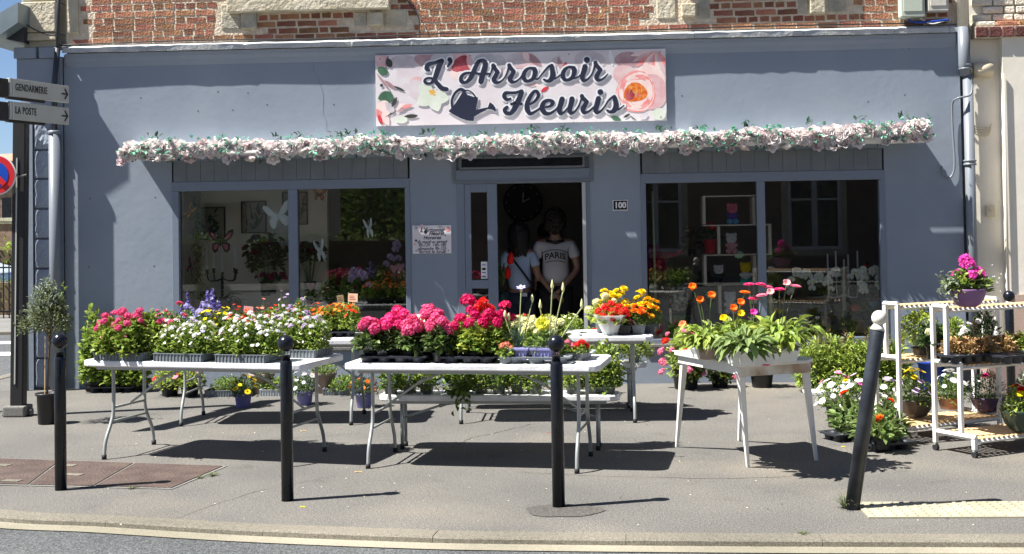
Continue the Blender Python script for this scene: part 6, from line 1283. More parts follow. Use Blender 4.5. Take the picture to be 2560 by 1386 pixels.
weed(2112,1272,70,.10,.12,'dry grass tuft at the foot of the leaning bollard'); weed(532,1190,60,.06,.03,'low weeds at the corner of the rust brown cover'); weed(2006,1337,40,.045,.025,'tiny weed in the kerb joint left of the leaning bollard'); weed(500,1196,36,.05,.02,'sparse grass growing at the edge of the rust brown cover')
weed(330,1222,40,.05,.018,'short grass along the near edge of the rust brown cover')
# ------------------------------------------------------------------ people inside the doorway
def skin(name,V,E_,Rr,m,parent,sub=2,root=0):
    me=bpy.data.meshes.new(name); me.from_pydata([tuple(v) for v in V],E_,[]); me.materials.append(m); o=link(name,me,parent)
    md=o.modifiers.new('skin','SKIN')
    sv=me.skin_vertices[0].data
    for i,r in enumerate(Rr): sv[i].radius=(r,r) if not isinstance(r,tuple) else r; sv[i].use_root=(i==root)
    md.use_smooth_shade=True; md.branch_smoothing=.6
    s=o.modifiers.new('subsurf','SUBSURF'); s.levels=sub; s.render_levels=sub; return o
mat('skin',(.30,.17,.11),rough=.5); mat('hair_dark',(.012,.009,.008),rough=.6,bump=.6,bs=60); mat('shirt_grey',(.50,.49,.50),(.54,.53,.54),6,.8,bump=.15,bs=25); mat('shirt_white',(.62,.62,.63),rough=.8)
mat('shirt_blue',(.36,.46,.62),(.40,.50,.66),5,.8,bump=.2,bs=20); mat('jeans_dark',(.02,.028,.05),rough=.85); mat('trousers_black',(.01,.01,.012),rough=.85); mat('strap_dark',(.01,.012,.03),rough=.5); mat('shoe',(.03,.03,.03),rough=.5)
def human(label,x,y,H,female=False,shirt='shirt_grey',trous='trousers_black',clasp=True,rz=0):
    t=thing('person',label,'person',(x,y,.02),rz); k=H/1.8; sh=.185 if not female else .165
    S_=lambda v:tuple(a*k for a in v)
    V=[(0,0,.97),(0,.0,1.12),(0,.01,1.30),(0,.0,1.45),(0,.0,1.53),(0,.01,1.62),(0,.012,1.72),
       (.10,0,.92),(.11,.01,.50),(.11,-.02,.09),(.11,.10,.04),(-.10,0,.92),(-.11,.01,.50),(-.11,-.02,.09),(-.11,.10,.04),
       (sh,0,1.44),(sh+.06,-.03,1.15),((.05 if clasp else sh+.02),(-.16 if clasp else .16),(.93 if clasp else 1.10)),
       (-sh,0,1.44),(-sh-.06,-.03,1.15),((-.03 if clasp else -sh-.02),(-.17 if clasp else .16),(.90 if clasp else 1.10))]
    E_=[(0,1),(1,2),(2,3),(3,4),(4,5),(5,6),(0,7),(7,8),(8,9),(9,10),(0,11),(11,12),(12,13),(13,14),(3,15),(15,16),(16,17),(3,18),(18,19),(19,20)]
    Rr=[(.13,.095),(.115,.085),(.14,.09),(.10,.07),.052,.082,.085,.082,.058,.04,.035,.082,.058,.04,.035,.055,.040,.026,.055,.040,.026]
    skin('body',[S_(v) for v in V],E_,[tuple(a*k for a in r) if isinstance(r,tuple) else r*k for r in Rr],M['skin'],t)
    # shirt
    W_=1.0 if not female else .9
    V=[(0,0,.96),(0,0,1.15),(0,0,1.32),(0,-.002,1.44),(sh-.01,0,1.43),(sh+.04,-.015,1.26),(-sh+.01,0,1.43),(-sh-.04,-.015,1.26)]
    skin('shirt',[S_(v) for v in V],[(0,1),(1,2),(2,3),(3,4),(4,5),(3,6),(6,7)],[tuple(a*k*W_ for a in r) for r in ((.175,.13),(.165,.125),(.175,.125),(.13,.09),(.085,.08),(.072,.068),(.085,.08),(.072,.068))],M[shirt],t)
    V=[(0,0,.98),(.095,0,.90),(.105,.0,.5),(.105,-.01,.10),(-.095,0,.90),(-.105,.0,.5),(-.105,-.01,.10)]
    skin('trousers',[S_(v) for v in V],[(0,1),(1,2),(2,3),(0,4),(4,5),(5,6)],[tuple(a*k for a in r) for r in ((.155,.115),(.105,.105),(.078,.08),(.068,.07),(.105,.105),(.078,.08),(.068,.07))],M[trous],t)
    for s in (-1,1): mb=MB(); mb.ball((s*.11*k,.05*k,.045*k),.05*k,10,sz=(1,2.4,.9)); mb.build('shoe',M['shoe'],t,smooth=True)
    for s in (-1,1): mb=MB(); mb.ball((s*.088*k,.0,1.66*k),.022*k,8,sz=(.5,1,1.5)); mb.build('ear',M['skin'],t,smooth=True)
    # hands with fingers
    for s in (-1,1):
        wx,wy,wz=[a*k for a in ((.05,-.16,.93) if s>0 else (-.03,-.17,.90))] if clasp else [s*(sh+.02)*k,.16*k,1.10*k]
        dx=-s if clasp else 0
        V=[(wx,wy,wz),(wx+dx*.045,wy-.01,wz-.04)]; E2=[(0,1)]; RR=[.026,.034]
        for f in range(5):
            a=(f-2)*.014; L=(.035,.05,.055,.05,.038)[f]; b=len(V); V+=[(wx+dx*.07,wy-.015+a*.3,wz-.06+a),(wx+dx*(.07+L*.6),wy-.02,wz-.075+a),(wx+dx*(.07+L),wy-.005,wz-.085+a)]; E2+=[(1,b),(b,b+1),(b+1,b+2)]; RR+=[.010,.009,.008]
        skin('hand',V,E2,RR,M['skin'],t,1)
    # face features on the far side
    mb=MB(); mb.ball((0,.098*k,1.655*k),.015*k,8,sz=(.8,1.2,1.4)); mb.build('nose',M['skin'],t,smooth=True)
    for s in (-1,1): mb=MB(); mb.ball((s*.032*k,.083*k,1.69*k),.012*k,8); mb.build('eye',M['p_white'],t,smooth=True)
    mb=MB(); mb.ball((0,.088*k,1.612*k),.018*k,8,sz=(1.3,.4,.35)); mb.build('mouth',M['p_wine'],t,smooth=True)
    # hair
    mb=MB(); r=random.Random(int(x*100)+5)
    if female:
        mb.ball((0,-.012*k,1.715*k),.108*k,16,sz=(1,1.02,1.02))
        for i in range(34):
            a=math.pi+(i/33)*math.pi*1.1-.15; px_,py_=math.cos(a)*.098*k,math.sin(a)*.098*k; mb.tube([(px_*.7,py_*.8,1.77*k),(px_*1.08,py_*1.05,1.66*k),(px_*1.0,py_*1.15-.01,1.54*k),(px_*.85+r.uniform(-.02,.02),py_*1.2-.02,(1.42+r.uniform(-.03,.03))*k)],[.03,.030,.024,.010],6)
    elif clasp:
        for i in range(170):
            d=Vector((r.gauss(0,1),-abs(r.gauss(0,1)) if i%3 else r.gauss(0,.6),r.gauss(0,.8)+.15)).normalized(); p=Vector((0,-.015,1.685))+Vector((d.x*.105,d.y*.11,d.z*.135)); mb.ball(p*k,(.026+r.uniform(-.006,.010))*k,6)
        mb.ball((0,-.028*k,1.675*k),.102*k,16,sz=(1,1,1.2))
    else: mb.ball((0,-.01*k,1.73*k),.094*k,14,sz=(1,1.1,1))
    mb.build('hair',M['hair_dark'],t,smooth=True)
    return t
p=aty(1388,600,.85); man=human('man with dark curly hair seen from behind, PARIS on his grey and white shirt',p.x,.85,1.84)
me=textmesh('PARIS',.095,M['black_paint'],bend=1.6,ext=.001,bold=.003); link('lettering',me,man,(0,-.172,1.335)); 
for dz,wd in ((.065,.15),(-.06,.11)):
    mb=MB(); mb.tube([(x*wd,-.172,1.335+dz-1.6*(x*wd)**2) for x in [i/6-1 for i in range(13)]],.0045,5); mb.build('arc_stripe',M['black_paint'],man)
mb=MB(); mb.tube([(-.10,-.07,1.50),(0,-.085,1.475),(.10,-.07,1.50)],.018,8); mb.build('collar',M['black_paint'],man,smooth=True)
p=aty(1297,600,.75); wo=human('woman with long dark hair in a blue top with a dark bag strap',p.x,.75,1.71,True,'shirt_blue','jeans_dark',False)
mb=MB(); mb.tube(smooth_pts([(-.13,-.03,1.42),(-.06,-.125,1.30),(.05,-.15,1.15),(.15,-.09,1.0)],5),.013,6); mb.build('bag_strap',M['strap_dark'],wo,smooth=True)
mb=MB(); mb.box((.02,-.150,.885),(.09,-.140,.925)); mb.build('belt_tag',M['p_white'],wo)
p=aty(1362,600,1.5); human('third person half hidden behind the man, dark haired',p.x,1.5,1.68,False,'trousers_black','trousers_black',False)
# clock on the back wall
p=aty(1307,506,2.95); CK=thing('wall_clock','large round black wall clock with white hands on the dark back wall','clock',p); rc=47/scl(p)
mb=MB(); mb.tube([(0,.04,0),(0,0,0)],rc,40); mb.build('face',mat('clock_face',(.012,.013,.018),rough=.5),CK)
mb=MB(); mb.tube([(math.cos(a*.1571)*rc,-.01,math.sin(a*.1571)*rc) for a in range(41)],.012,8,cap=False); mb.build('rim',M['black_paint'],CK,smooth=True)
for a,L in ((85,.13),(28,.10)):
    mb=MB(); mx=Matrix.Rotation(-R(a),4,'Y'); mb.box((0,-.022,-.006),(L,-.018,.006),0,mx); mb.build('clock_hand',M['p_white'],CK)
for k in range(12): mb=MB(); a=k*math.pi/6; mb.cbox((math.cos(a)*rc*.88,-.003,math.sin(a)*rc*.88),(.008,.003,.02)); mb.build('hour_mark',M['sign_edge'],CK)
# ------------------------------------------------------------------ left display window
XP=aty(818,600,.95).x
for ch in SB.children:
    if ch.name.startswith('partition_wall') and ch.data.vertices[0].co.x<-4: 
        for v in ch.data.vertices:
            if v.co.x>-3: v.co.x=XP
def iy(px,py,y): return aty(px,py,y)
mb=MB(); mb.box((-3.65,.31,.42),(-1.12,.94,.46)); o=mb.build('display_shelf',M['room_floor'],None); tag(o,'low display shelf inside the left shop window','shelf')
mb=MB(); mb.box((1.40,.31,.40),(3.90,1.2,.44)); o=mb.build('display_shelf',M['room_floor'],None); tag(o,'low display shelf inside the right shop window','shelf')
mat('leafprint_bg',(.30,.27,.20),rough=.5)
for k,(x0,y0,x1,y1,l) in enumerate(((497,518,562,600,'framed palm leaf picture leftmost on the beige partition'),(603,503,665,584,'framed monstera leaf picture in the middle of the beige partition'),(706,480,768,563,'framed leaf picture behind the window post'))):
    a,b=iy(x0,y1,.92),iy(x1,y0,.92); t=thing('framed_picture',l,'picture',((a.x+b.x)/2,.945,(a.z+b.z)/2)); W_,H_=b.x-a.x,b.z-a.z
    mb=MB(); frame_rect(mb,-W_/2,W_/2,-H_/2,H_/2,.012,-.03,0); mb.build('frame',M['black_paint'],t); mb=MB(); mb.box((-W_/2+.012,-.012,-H_/2+.012),(W_/2-.012,-.004,H_/2-.012)); mb.build('canvas',M['leafprint_bg'],t)
    mb=MB(); n=26; P=np.stack([rng.uniform(-W_*.35,W_*.35,n),np.full(n,-.016),rng.uniform(-H_*.4,H_*.3,n)],1); leafset(mb,P,np.stack([rng.normal(0,.6,n),np.zeros(n),rng.normal(.5,.7,n)],1),W_*.38,.35,fold=.0,curl=0); mb.v=[(min(max(x,-W_/2+.015),W_/2-.015),-.014-.002*abs(math.sin(x*99+z*57)),min(max(z,-H_/2+.015),H_/2-.015)) for x,y,z in mb.v]; mb.build('print',M['leaf_dark'],t)
def butterfly(label,px,py,s,c1,c2,rot=0,flat=1.0,y=.075):
    p=iy(px,py,y); t=thing('butterfly_ornament',label,'butterfly ornament',p); t.rotation_euler=(0,R(rot),0)
    for sg in (-1,1):
        up=[(0,0),(.25,.35),(.65,.85),(.95,.95),(1.0,.7),(.8,.3),(.45,.02)]; lo=[(0,0),(.45,.0),(.72,-.2),(.7,-.6),(.48,-.85),(.25,-.7),(.06,-.2)]
        for k,(pl,cc) in enumerate(((up,c1),(lo,c1))):
            mb=MB(); mb.prism([(sg*x*s*flat,z*s) for x,z in pl][::sg],-.002+.0012*k,.0005+.0012*k); w_=mb.build('wing',cc,t); w_.rotation_euler=(0,0,sg*.25)
            mb=MB(); cx_=sum(a for a,b in pl)/7; cz_=sum(b for a,b in pl)/7; mb.prism([(sg*(cx_+(x-cx_)*.55)*s*flat,(cz_+(z-cz_)*.55)*s) for x,z in pl][::sg],-.0035+.001*k,-.0025+.001*k); q=mb.build('wing_panel',c2,t); q.rotation_euler=(0,0,sg*.25)
    mb=MB(); mb.tube([(0,-.004,-.35*s),(0,-.004,.3*s)],.05*s,6); mb.tube([(0,-.004,.3*s),(-.14*s,-.006,.75*s)],.008*s+.0005,4); mb.tube([(0,-.004,.3*s),(.14*s,-.006,.75*s)],.008*s+.0005,4); mb.build('body',c1,t)
bw=mat('butter_white',(.72,.80,.78),rough=.5); bw2=mat('butter_white2',(.80,.84,.84),rough=.5)
butterfly('large pale mint butterfly decal crossing the left window post',694,540,.155,bw,bw2,-12)
butterfly('narrow pale butterfly decal low in the second pane',800,628,.135,bw,bw2,-12,.45); butterfly('narrow pale butterfly decal high in the second pane',922,572,.12,bw,bw2,-10,.42)
butterfly('pink and black butterfly above the dark candelabra',551,605,.145,M['black_paint'],mat('butter_pink',(.45,.12,.18),rough=.5),0)
butterfly('small red and black butterfly at the left edge of the first pane',477,664,.095,M['black_paint'],M['p_wine'],15,.5); butterfly('yellow brown butterfly at the upper left of the first pane',473,530,.11,M['pot_terracotta'],M['p_goldc'],35,.45); butterfly('orange butterfly at the top of the second pane',798,487,.075,M['black_paint'],M['p_orange'],4)
def candelabra(label,px,py_base,py_top,y,m,arms,s):
    b=iy(px,py_base,y); tz_=iy(px,py_top,y).z; t=thing('candelabra',label,'candelabra',b); H_=tz_-b.z
    mb=MB(); mb.lathe([(.001,0),(.06*s,0),(.055*s,.012),(.02*s,.03),(.012*s,.08),(.018*s,.12),(.009*s,.2*s+.1),(.009*s,H_*.6),(.018*s,H_*.64)],n=14); mb.build('stem',m,t,smooth=True)
    for (dx,dz,dy) in arms:
        zt=H_*.62+dz; mb=MB()
        if abs(dx)>.01: mb.tube(smooth_pts([(0,0,H_*.5),(dx*.5,dy*.5,H_*.44),(dx*.9,dy*.9,H_*.46),(dx,dy,zt)],5),.007*s,7)
        mb.lathe([(.006*s,0),(.026*s,.004),(.026*s,.01),(.010*s,.012),(.017*s,.03),(.019*s,.05)],(dx,dy,zt),12); mb.build('arm',m,t,smooth=True)
        mb=MB(); mb.tube([(dx,dy,zt+.045),(dx+.0,dy,zt+.045+.27*s)],[.010*s,.007*s],10); mb.build('candle',M['p_white'],t,smooth=True)
candelabra('black candelabra with tall white candles in the left window',556,752,640,.45,M['black_iron'],[(-.17,-.01,0),(-.12,.0,.09),(0,-.05,0),(.12,.0,.09),(.16,-.01,0)],1.05)
def ip(px,py,y): v=iy(px,py,y); return v
def inplant(name,label,px,py,y,**k): return plant(name,label,ip(px,py,y),k.get('pt'),k.get('fol'),k.get('fl'))
inplant('rose_bouquet','bouquet of near black roses with dark leaves behind the first pane',665,740,.6,pt=('round',.07,.16,'pot_black'),fol=dict(n=500,rx=.24,ry=.15,h=.24,L=.06,Wd=.6,m='leaf_dark',z0=.42,low=-.6),fl=[(('pom','darkc','wine'),13,.055,dict(th=1.4,h=.27,z=.42,rx=.26,name='flower_head'))])
inplant('rose_bouquet','spray of near black roses behind the left edge of the second pane',775,740,.6,pt=('round',.07,.16,'pot_black'),fol=dict(n=300,rx=.16,ry=.12,h=.14,L=.06,Wd=.6,m='leaf_dark',z0=.45,low=-.6),fl=[(('pom','darkc','wine'),8,.05,dict(th=1.4,h=.16,z=.45,rx=.18,name='flower_head'))])
inplant('succulent_plant','wine red flowering trough plant under the black roses',680,735,.42,pt=('round',.06,.08,'pot_black'),fol=dict(n=260,rx=.20,ry=.08,h=.07,L=.03,m='leaf_dark',z0=.14),fl=[(('cluster','wine','rosepink'),9,.03,dict(th=1.3,h=.08,z=.15,rx=.19,name='flower_head'))])
inplant('orchid_plant','dark leaved orchid low at the left of the first pane',490,770,.5,pt=('round',.06,.09,'pot_terracotta'),fol=dict(kind='rosette',n=12,rx=.08,h=.07,L=.16,Wd=.4,m='leaf_dark'))
inplant('orchid_plant','small dark leaved plant in the middle of the first pane',560,775,.5,pt=('round',.06,.09,'pot_terracotta'),fol=dict(kind='rosette',n=14,rx=.08,h=.12,L=.16,Wd=.4,m='leaf_dark')); inplant('cactus_plant','small plant in a clay pot beside the candelabra',595,768,.5,pt=('round',.045,.06,'pot_terracotta'),fol=dict(kind='rosette',n=10,rx=.05,h=.05,L=.09,Wd=.35,m='leaf_mid'))
mb=MB(); n=420; xs=aty(493,600,.5).x; zz_=rng.uniform(aty(493,715,.5).z,2.1,n); leafset(mb,np.stack([xs+rng.normal(0,.03,n),.5+rng.normal(0,.02,n),zz_],1),rng.normal(0,1,(n,3)),.03,.6); o=mb.build('leaf_garland',M['leaf_mid'],None,kind='thing'); tag(o,'thin hanging garland of small leaves at the left of the first pane','garland')
def orchid(label,px,py,y,c,sp,hh,col='pot_white',lad=False):
    def ex(t,zt):
        for (dx,h,dr,n) in sp:
            pts=smooth_pts([(0,0,zt),(dx*.2,0,zt+h*.6),(dx*.6,0,zt+h),(dx,-.01,zt+h*.98-.02),(dx*1.4,-.02,zt+h-dr)],6); mb=MB(); mb.tube(pts,.003,5); mb.build('flower_stem',M['stem'],t,smooth=True)
            for i in range(n):
                k=int(len(pts)*.42+(len(pts)*.58-1)*i/max(1,n-1)); q=Vector(pts[min(k,len(pts)-1)]); d=Vector((random.uniform(-.35,.35),-1,random.uniform(-.1,.3))); link('blossom',head('orchid',c,'lemon' if c=='orchid' else 'fuchsia'),t,q+Vector((random.uniform(-.02,.02),-.02,-.012)),rot=(R(90)+random.uniform(-.3,.3),random.uniform(-.4,.4),random.uniform(-.4,.4)),scale=.042*random.uniform(.85,1.1))
    return plant('orchid_plant',label,ip(px,py,y),('round',.06,.10,col),dict(kind='rosette',n=8,rx=.07,h=.05,L=.17,Wd=.35,m='leaf_mid'),rz=0,extra=ex)
orchid('lilac orchid with clustered blooms on stakes in the second pane',895,775,.4,'orchidlilac',[(-.06,.36,.12,6),(.08,.34,.14,5)],.3); orchid('dusky orchid at the right of the second pane',985,765,.7,'orchidlilac',[(.05,.62,.28,7),(-.05,.5,.1,3)],.4)
inplant('tropical_plant','broad leaved plant at the right of the second pane',990,775,.5,pt=('round',.07,.10,'pot_black'),fol=dict(kind='rosette',n=26,rx=.10,h=.12,L=.22,Wd=.5,m='leaf_dark'))
inplant('bedding_plant','mass of red and green plants low in the second pane',870,775,.7,pt=('round',.08,.10,'pot_black'),fol=dict(n=420,rx=.40,ry=.16,h=.20,L=.05,m='leaf_dark',z0=.12),fl=[(('cluster','wine','rosepink'),8,.035,dict(th=1.3,h=.22,z=.1,rx=.38))])
inplant('bedding_plant','green leafy plant behind the pink hearts in the second pane',960,770,.9,pt=('round',.08,.10,'pot_black'),fol=dict(n=420,rx=.28,ry=.16,h=.36,L=.06,m='leaf_mid',z0=.12))
for k,(px,py) in enumerate(((985,672),(1002,668),(776,717))):
    p=ip(px,py,.3); t=thing('heart_ornament',('pink heart ornament right of the lilac orchid','larger pink heart ornament beside the window frame','small pink heart ornament low at the left of the second pane')[k],'ornament',p); mb=MB(); s=.05
    mb.prism([(0,-1*s),(.6*s,-.3*s),(.95*s,.3*s),(.8*s,.75*s),(.4*s,.85*s),(0,.5*s),(-.4*s,.85*s),(-.8*s,.75*s),(-.95*s,.3*s),(-.6*s,-.3*s)],-.006,.006); mb.build('heart',M['p_softpink'],t); mb=MB(); mb.tube([(0,.0,-.3),(0,0,-.03)],.002,5); mb.build('stick',M['stem_pale'],t)
# tulips ornament in the doorway and extra plant
p=ip(1256,800,.35); t=thing('tulip_bunch','tall red artificial tulips at the left of the open doorway','flowers',p)
mb=MB(); mb.lathe([(.001,0),(.05,0),(.06,.2),(.065,.3),(.06,.3),(.001,.28)],n=20); mb.build('vase',M['pot_darkgreen'],t,smooth=True)
for k,(dx,dz) in enumerate(((-.02,.80),(.03,.64),(-.06,.66),(.02,.48))):
    mb=MB(); mb.tube([(0,0,.4),(dx,-.02,dz-.02)],.008,6); mb.build('flower_stem',M['leaf_dark'],t); mb=MB()
    mb.lathe([(.01,-.03),(.034,-.01),(.040,.03),(.030,.075),(.006,.11)],(dx,-.02,dz),12); mb.build('flower_head',M['p_red' if k%2 else 'p_scarlet'],t,smooth=True).rotation_euler=(0,R((-14,12,-8,10)[k]*.5),0)
mb=MB(); leafset(mb,[(0,0,.35)]*7,[(.15,-.2,1),(-.3,0,1),(.1,-.4,1),(-.4,-.2,.8),(.1,.2,1),(.2,0,.9),(-.1,-.3,1)],.24,.25); mb.build('foliage',M['leaf_dark'],t)
# ------------------------------------------------------------------ right display window
y=.15; SU=thing('display_shelving','zigzag pale wood shelving boxes holding plush bears in the right window','shelving',(0,0,0)); ws=mat('shelf_oak',(.66,.60,.50),(.72,.66,.56),8,.5)
def brd(x0,y0,x1,y1):
    a,b=iy(x0,y1,y),iy(x1,y0,y); mb=MB(); mb.box((a.x,y,a.z),(b.x,y+.22,b.z)); mb.build('board',ws,SU)
for x0,x1,yy in ((1757,1890,488),(1757,1890,561),(1760,1928,562),(1760,1930,635),(1760,1930,710)): 
    if yy==562: continue
    brd(x0,yy,x1,yy+5)
brd(1893,560,1928,565)
for x_,y0,y1 in ((1757,493,561),(1882,493,561),(1794,566,635),(1922,565,635),(1760,640,710),(1884,640,710),(1797,715,785),(1924,715,785)): brd(x_,y0,x_+6,y1)
def bear(label,px,pyb,pyt,c1,c2,c3,y_=.21):
    b=iy(px,pyb,y_); H_=iy(px,pyt,y_).z-b.z; t=thing('plush_bear',label,'plush bear',b); h=H_
    mb=MB(); 
    def fuzz(mb,c,r,n=150,sz=1.):
        mb.ball(c,r*.92,14)
        P=np.array([tuple(q) for q in sph(n,-1)])*r+np.array(c); florets(mb,[Vector(p) for p in P],[Vector(p)-Vector(c) for p in P],r*.26,4,pw=.8)
    fuzz(mb,(0,0,h*.72),h*.23); fuzz(mb,(-.17*h,0,h*.90),h*.09,40); fuzz(mb,(.17*h,0,h*.90),h*.09,40); mb.build('head',c1,t)
    mb=MB(); fuzz(mb,(0,0,h*.38),h*.20); fuzz(mb,(-.2*h,-.05*h,h*.42),h*.09,40); fuzz(mb,(.2*h,-.05*h,h*.42),h*.09,40); mb.build('torso',c2,t)
    mb=MB(); fuzz(mb,(-.14*h,-.1*h,h*.13),h*.13,70); fuzz(mb,(.14*h,-.1*h,h*.13),h*.13,70); mb.build('feet',c3,t)
    for s in (-1,1): mb=MB(); mb.ball((s*.08*h,-.22*h,h*.76),h*.02,6); mb.build('eye',M['black_paint'],t)
    mb=MB(); mb.ball((0,-.25*h,h*.68),h*.025,6); mb.build('nose',M['black_paint'],t)
bear('rose plush bear with pink head and blue feet in the top box',1831,561,508,M['p_rosepink'],M['p_violet'],mat('bear_blue',(.12,.40,.70),rough=.8)); bear('plush bear with white head and pink body on the second shelf',1829,635,582,M['p_white'],M['p_softpink'],M['p_softpink'])
bear('yellow headed plush bear with teal body in the third box',1865,710,655,M['p_yellow'],M['p_white'],mat('bear_teal',(.03,.45,.38),rough=.8)); bear('grey plush bear on the bottom shelf behind the poppies',1826,785,728,M['card_white'],M['card_white'],M['card_white'])
bear('black and white panda plush at the left of the third box',1797,710,662,M['p_white'],M['pot_black'],M['pot_black']); bear('black and white panda plush beside the window post',1884,785,738,M['p_white'],M['pot_black'],M['pot_black'])
inplant('spider_plant','large arching grassy plant in a speckled pot in the right window',1697,778,.5,pt=('bowl',.15,.27,'pot_speckle'),fol=dict(kind='strap',n=90,rx=.22,h=.42,w=.008,m='leaf_mid',arch=.75))
p=ip(1690,843,.5); t=thing('plant_pot','glossy green ceramic pedestal pot under the speckled one','plant pot',p); mb=MB(); mb.lathe([(.001,0),(.10,0),(.12,.02),(.10,.08),(.13,.18),(.17,.235),(.165,.25),(.001,.25)],n=26); mb.build('pot',M['pot_green'],t,smooth=True)
inplant('leafy_plant','brown leaved plant with white streaks left of the shelving',1730,640,.55,pt=('round',.05,.08,'pot_black'),fol=dict(n=260,rx=.16,ry=.10,h=.20,L=.07,m='leaf_brown',m2='leaf_grey',z0=.1)); 
p=ip(1776,634,.21); t=thing('plant_pot','small red pot on the second shelf','plant pot',p); pot('round',.075,.15,'pot_red',t)
plant('leafy_plant','dark bushy plant with red flower standing in the small red pot',p+Vector((0,0,.14)),None,dict(n=160,rx=.12,ry=.08,h=.12,L=.05,m='leaf_dark'),[(('cluster','red','red'),1,.05,dict(th=.3,h=.13,rx=.05))])
inplant('leafy_plant','dark leafy plant behind the yellow tag',1765,780,.6,pt=('round',.07,.1,'pot_black'),fol=dict(n=420,rx=.15,ry=.12,h=.30,L=.06,m='leaf_dark',m2='leaf_mid',z0=.12))
p=ip(1641,780,.4); mb=MB(); mb.tube([(0,0,-.45),(-.02,0,1.32)],.012,8); o=mb.build('white_pole',M['p_cream'],None,smooth=True,loc=p); tag(o,'thin pale pole at the left of the right display window','pole')
p=ip(1637,700,.6); t=thing('plush_bear','large dark red plush partly hidden by the window frame','plush toy',p); mb=MB(); mb.ball((0,0,.12),.14,14,sz=(1,.8,1.1)); mb.ball((-.02,0,.30),.10,14); mb.build('body',M['p_wine'],t,smooth=True)
def tagstar(label,px,py,y_,s,m): p=ip(px,py,y_); mb=MB(); mb.prism([(math.cos(a*math.pi/9)*s*(1 if a%2 else .8)*1.25,math.sin(a*math.pi/9)*s*(1 if a%2 else .8)) for a in range(18)],-.001,.001); o=mb.build('price_tag',m,None,loc=p); tag(o,label,'price tag')
tagstar('mint star shaped price tag on the shelving edge',1847,637,.24,.045,mat('tag_mint',(.45,.78,.50))); p=tz(1790,880); tagstar('bright lemon price tag standing over the poppies',1779,737,-4.2+4.4,.05,M['p_lemon']); tagstar('orange daisy shaped price tag in the far right pane',2141,771,.30,.05,M['p_orange'])
for k,(px,py,c,sp,l) in enumerate(((2010,808,'orchid',[(-.10,.48,.22,9),(.05,.46,.18,6)],'white orchid with two drooping sprays at the left of the far right pane'),(2065,815,'orchid',[(-.10,.46,.06,6),(.03,.42,.10,3)],'white orchid in the pink pot'),(2115,812,'orchid',[(-.14,.50,.12,6),(.14,.48,.20,10)],'white orchid with long arching sprays in the middle of the far right pane'),(2172,800,'orchid',[(-.05,.46,.22,8),(.09,.46,.2,8)],'white orchid beside the right window frame'))):
    orchid(l,px,py,.24,c,sp,.3,('pot_white','pot_pink','pot_slate','pot_slate')[k])
candelabra('silver candelabra with five white candles in the far right pane',2112,800,672,.36,M['sign_edge'],[(-.17,.03,0),(-.07,.06,.06),(0,-.03,-.02),(.06,.02,.05),(.15,.06,0)],1.1)
inplant('leafy_plant','dark bushy foliage right of the silver candelabra',2165,800,.8,pt=('round',.07,.1,'pot_black'),fol=dict(n=420,rx=.17,ry=.12,h=.50,L=.05,m='leaf_dark',m2='leaf_olive',z0=.1),fl=[(('cluster','red','wine'),1,.04,dict(th=.2,h=.58,rx=.1))])
p=ip(2003,832,.35); t=thing('watering_can','pale grey watering can in the far right pane','watering can',p); mb=MB(); mb.lathe([(.001,0),(.075,0),(.065,.13),(.055,.13),(.06,.01)],n=20); mb.tube([(-.06,0,.04),(-.15,0,.09),(-.19,0,.12)],[.014,.010,.02],8); mb.tube(smooth_pts([(.06,0,.11),(.11,0,.10),(.10,0,.05),(.07,0,.03)],4),.007,6); mb.build('can',M['card_white'],t,smooth=True)
p=ip(2152,832,.35); t=thing('plant_pot','dusky terracotta pot in the far right pane','plant pot',p); pot('round',.08,.14,'pot_terracotta',t); p=ip(2186,805,.4); t=thing('vase','tall blue grey ribbed vase at the right end of the far right pane','vase',p); mb=MB(); mb.lathe([(.001,0),(.05,0),(.035,.05),(.06,.09),(.045,.14),(.07,.22),(.065,.22),(.04,.14)],n=18); mb.build('vase',M['card_teal'],t,smooth=True)
butterfly('green butterfly stake at the left of the far right pane',2033,775,.09,M['leaf_mid'],M['leaf_mid'],20,.7,.3)
inplant('leafy_plant','yellow and green flowers below the candelabra',2090,760,.6,pt=('round',.05,.08,'pot_black'),fol=dict(n=200,rx=.12,ry=.1,h=.12,L=.05,m='leaf_dark'),fl=[(('pansy','goldc','yellow'),7,.025,z_(1.3))])
# ------------------------------------------------------------------ far side of the side street (seen at the left edge)
def far(px,py,z=0): return atz(px,py,z)
mb=MB(); p=far(0,832,0); mb.box((-40,p.y,-.09),(-4.5 if False else p.x+2.2,p.y+7,.0)); mb.build('far_pavement',M['concrete'],kind='structure')
fp=p.y
mb=MB(); mb.box((-40,fp-.16,-.09),(p.x+2.2,fp-.003,.02)); mb.build('far_kerb',M['kerbstone'],kind='structure')
FN=thing('railing_fence','black iron railing across the side street at the left edge','fence',(0,0,0)); fy=fp+3.6; xf=aty(30,700,fy).x
for i in range(26): mb=MB(); x=xf-.06-i*.115; mb.box((x-.010,fy-.010,0),(x+.010,fy+.010,1.12)); mb.build('baluster',M['black_iron'],FN)
for z in (.12,1.0): mb=MB(); mb.box((xf-3.1,fy-.02,z),(xf+.0,fy-.011,z+.03)); mb.build('rail',M['black_iron'],FN)
mb=MB(); mb.box((xf,fy-.04,0),(xf+.07,fy+.04,1.25)); mb.build('post',M['black_iron'],FN)
mb=MB(); mb.box((xf-12,fy+.1,-.08),(xf+3.5,fy+14,-.03)); mb.build('lawn',mat('lawn',(.12,.22,.04),(.20,.33,.07),3,.9,bump=.6,bs=20),kind='structure')
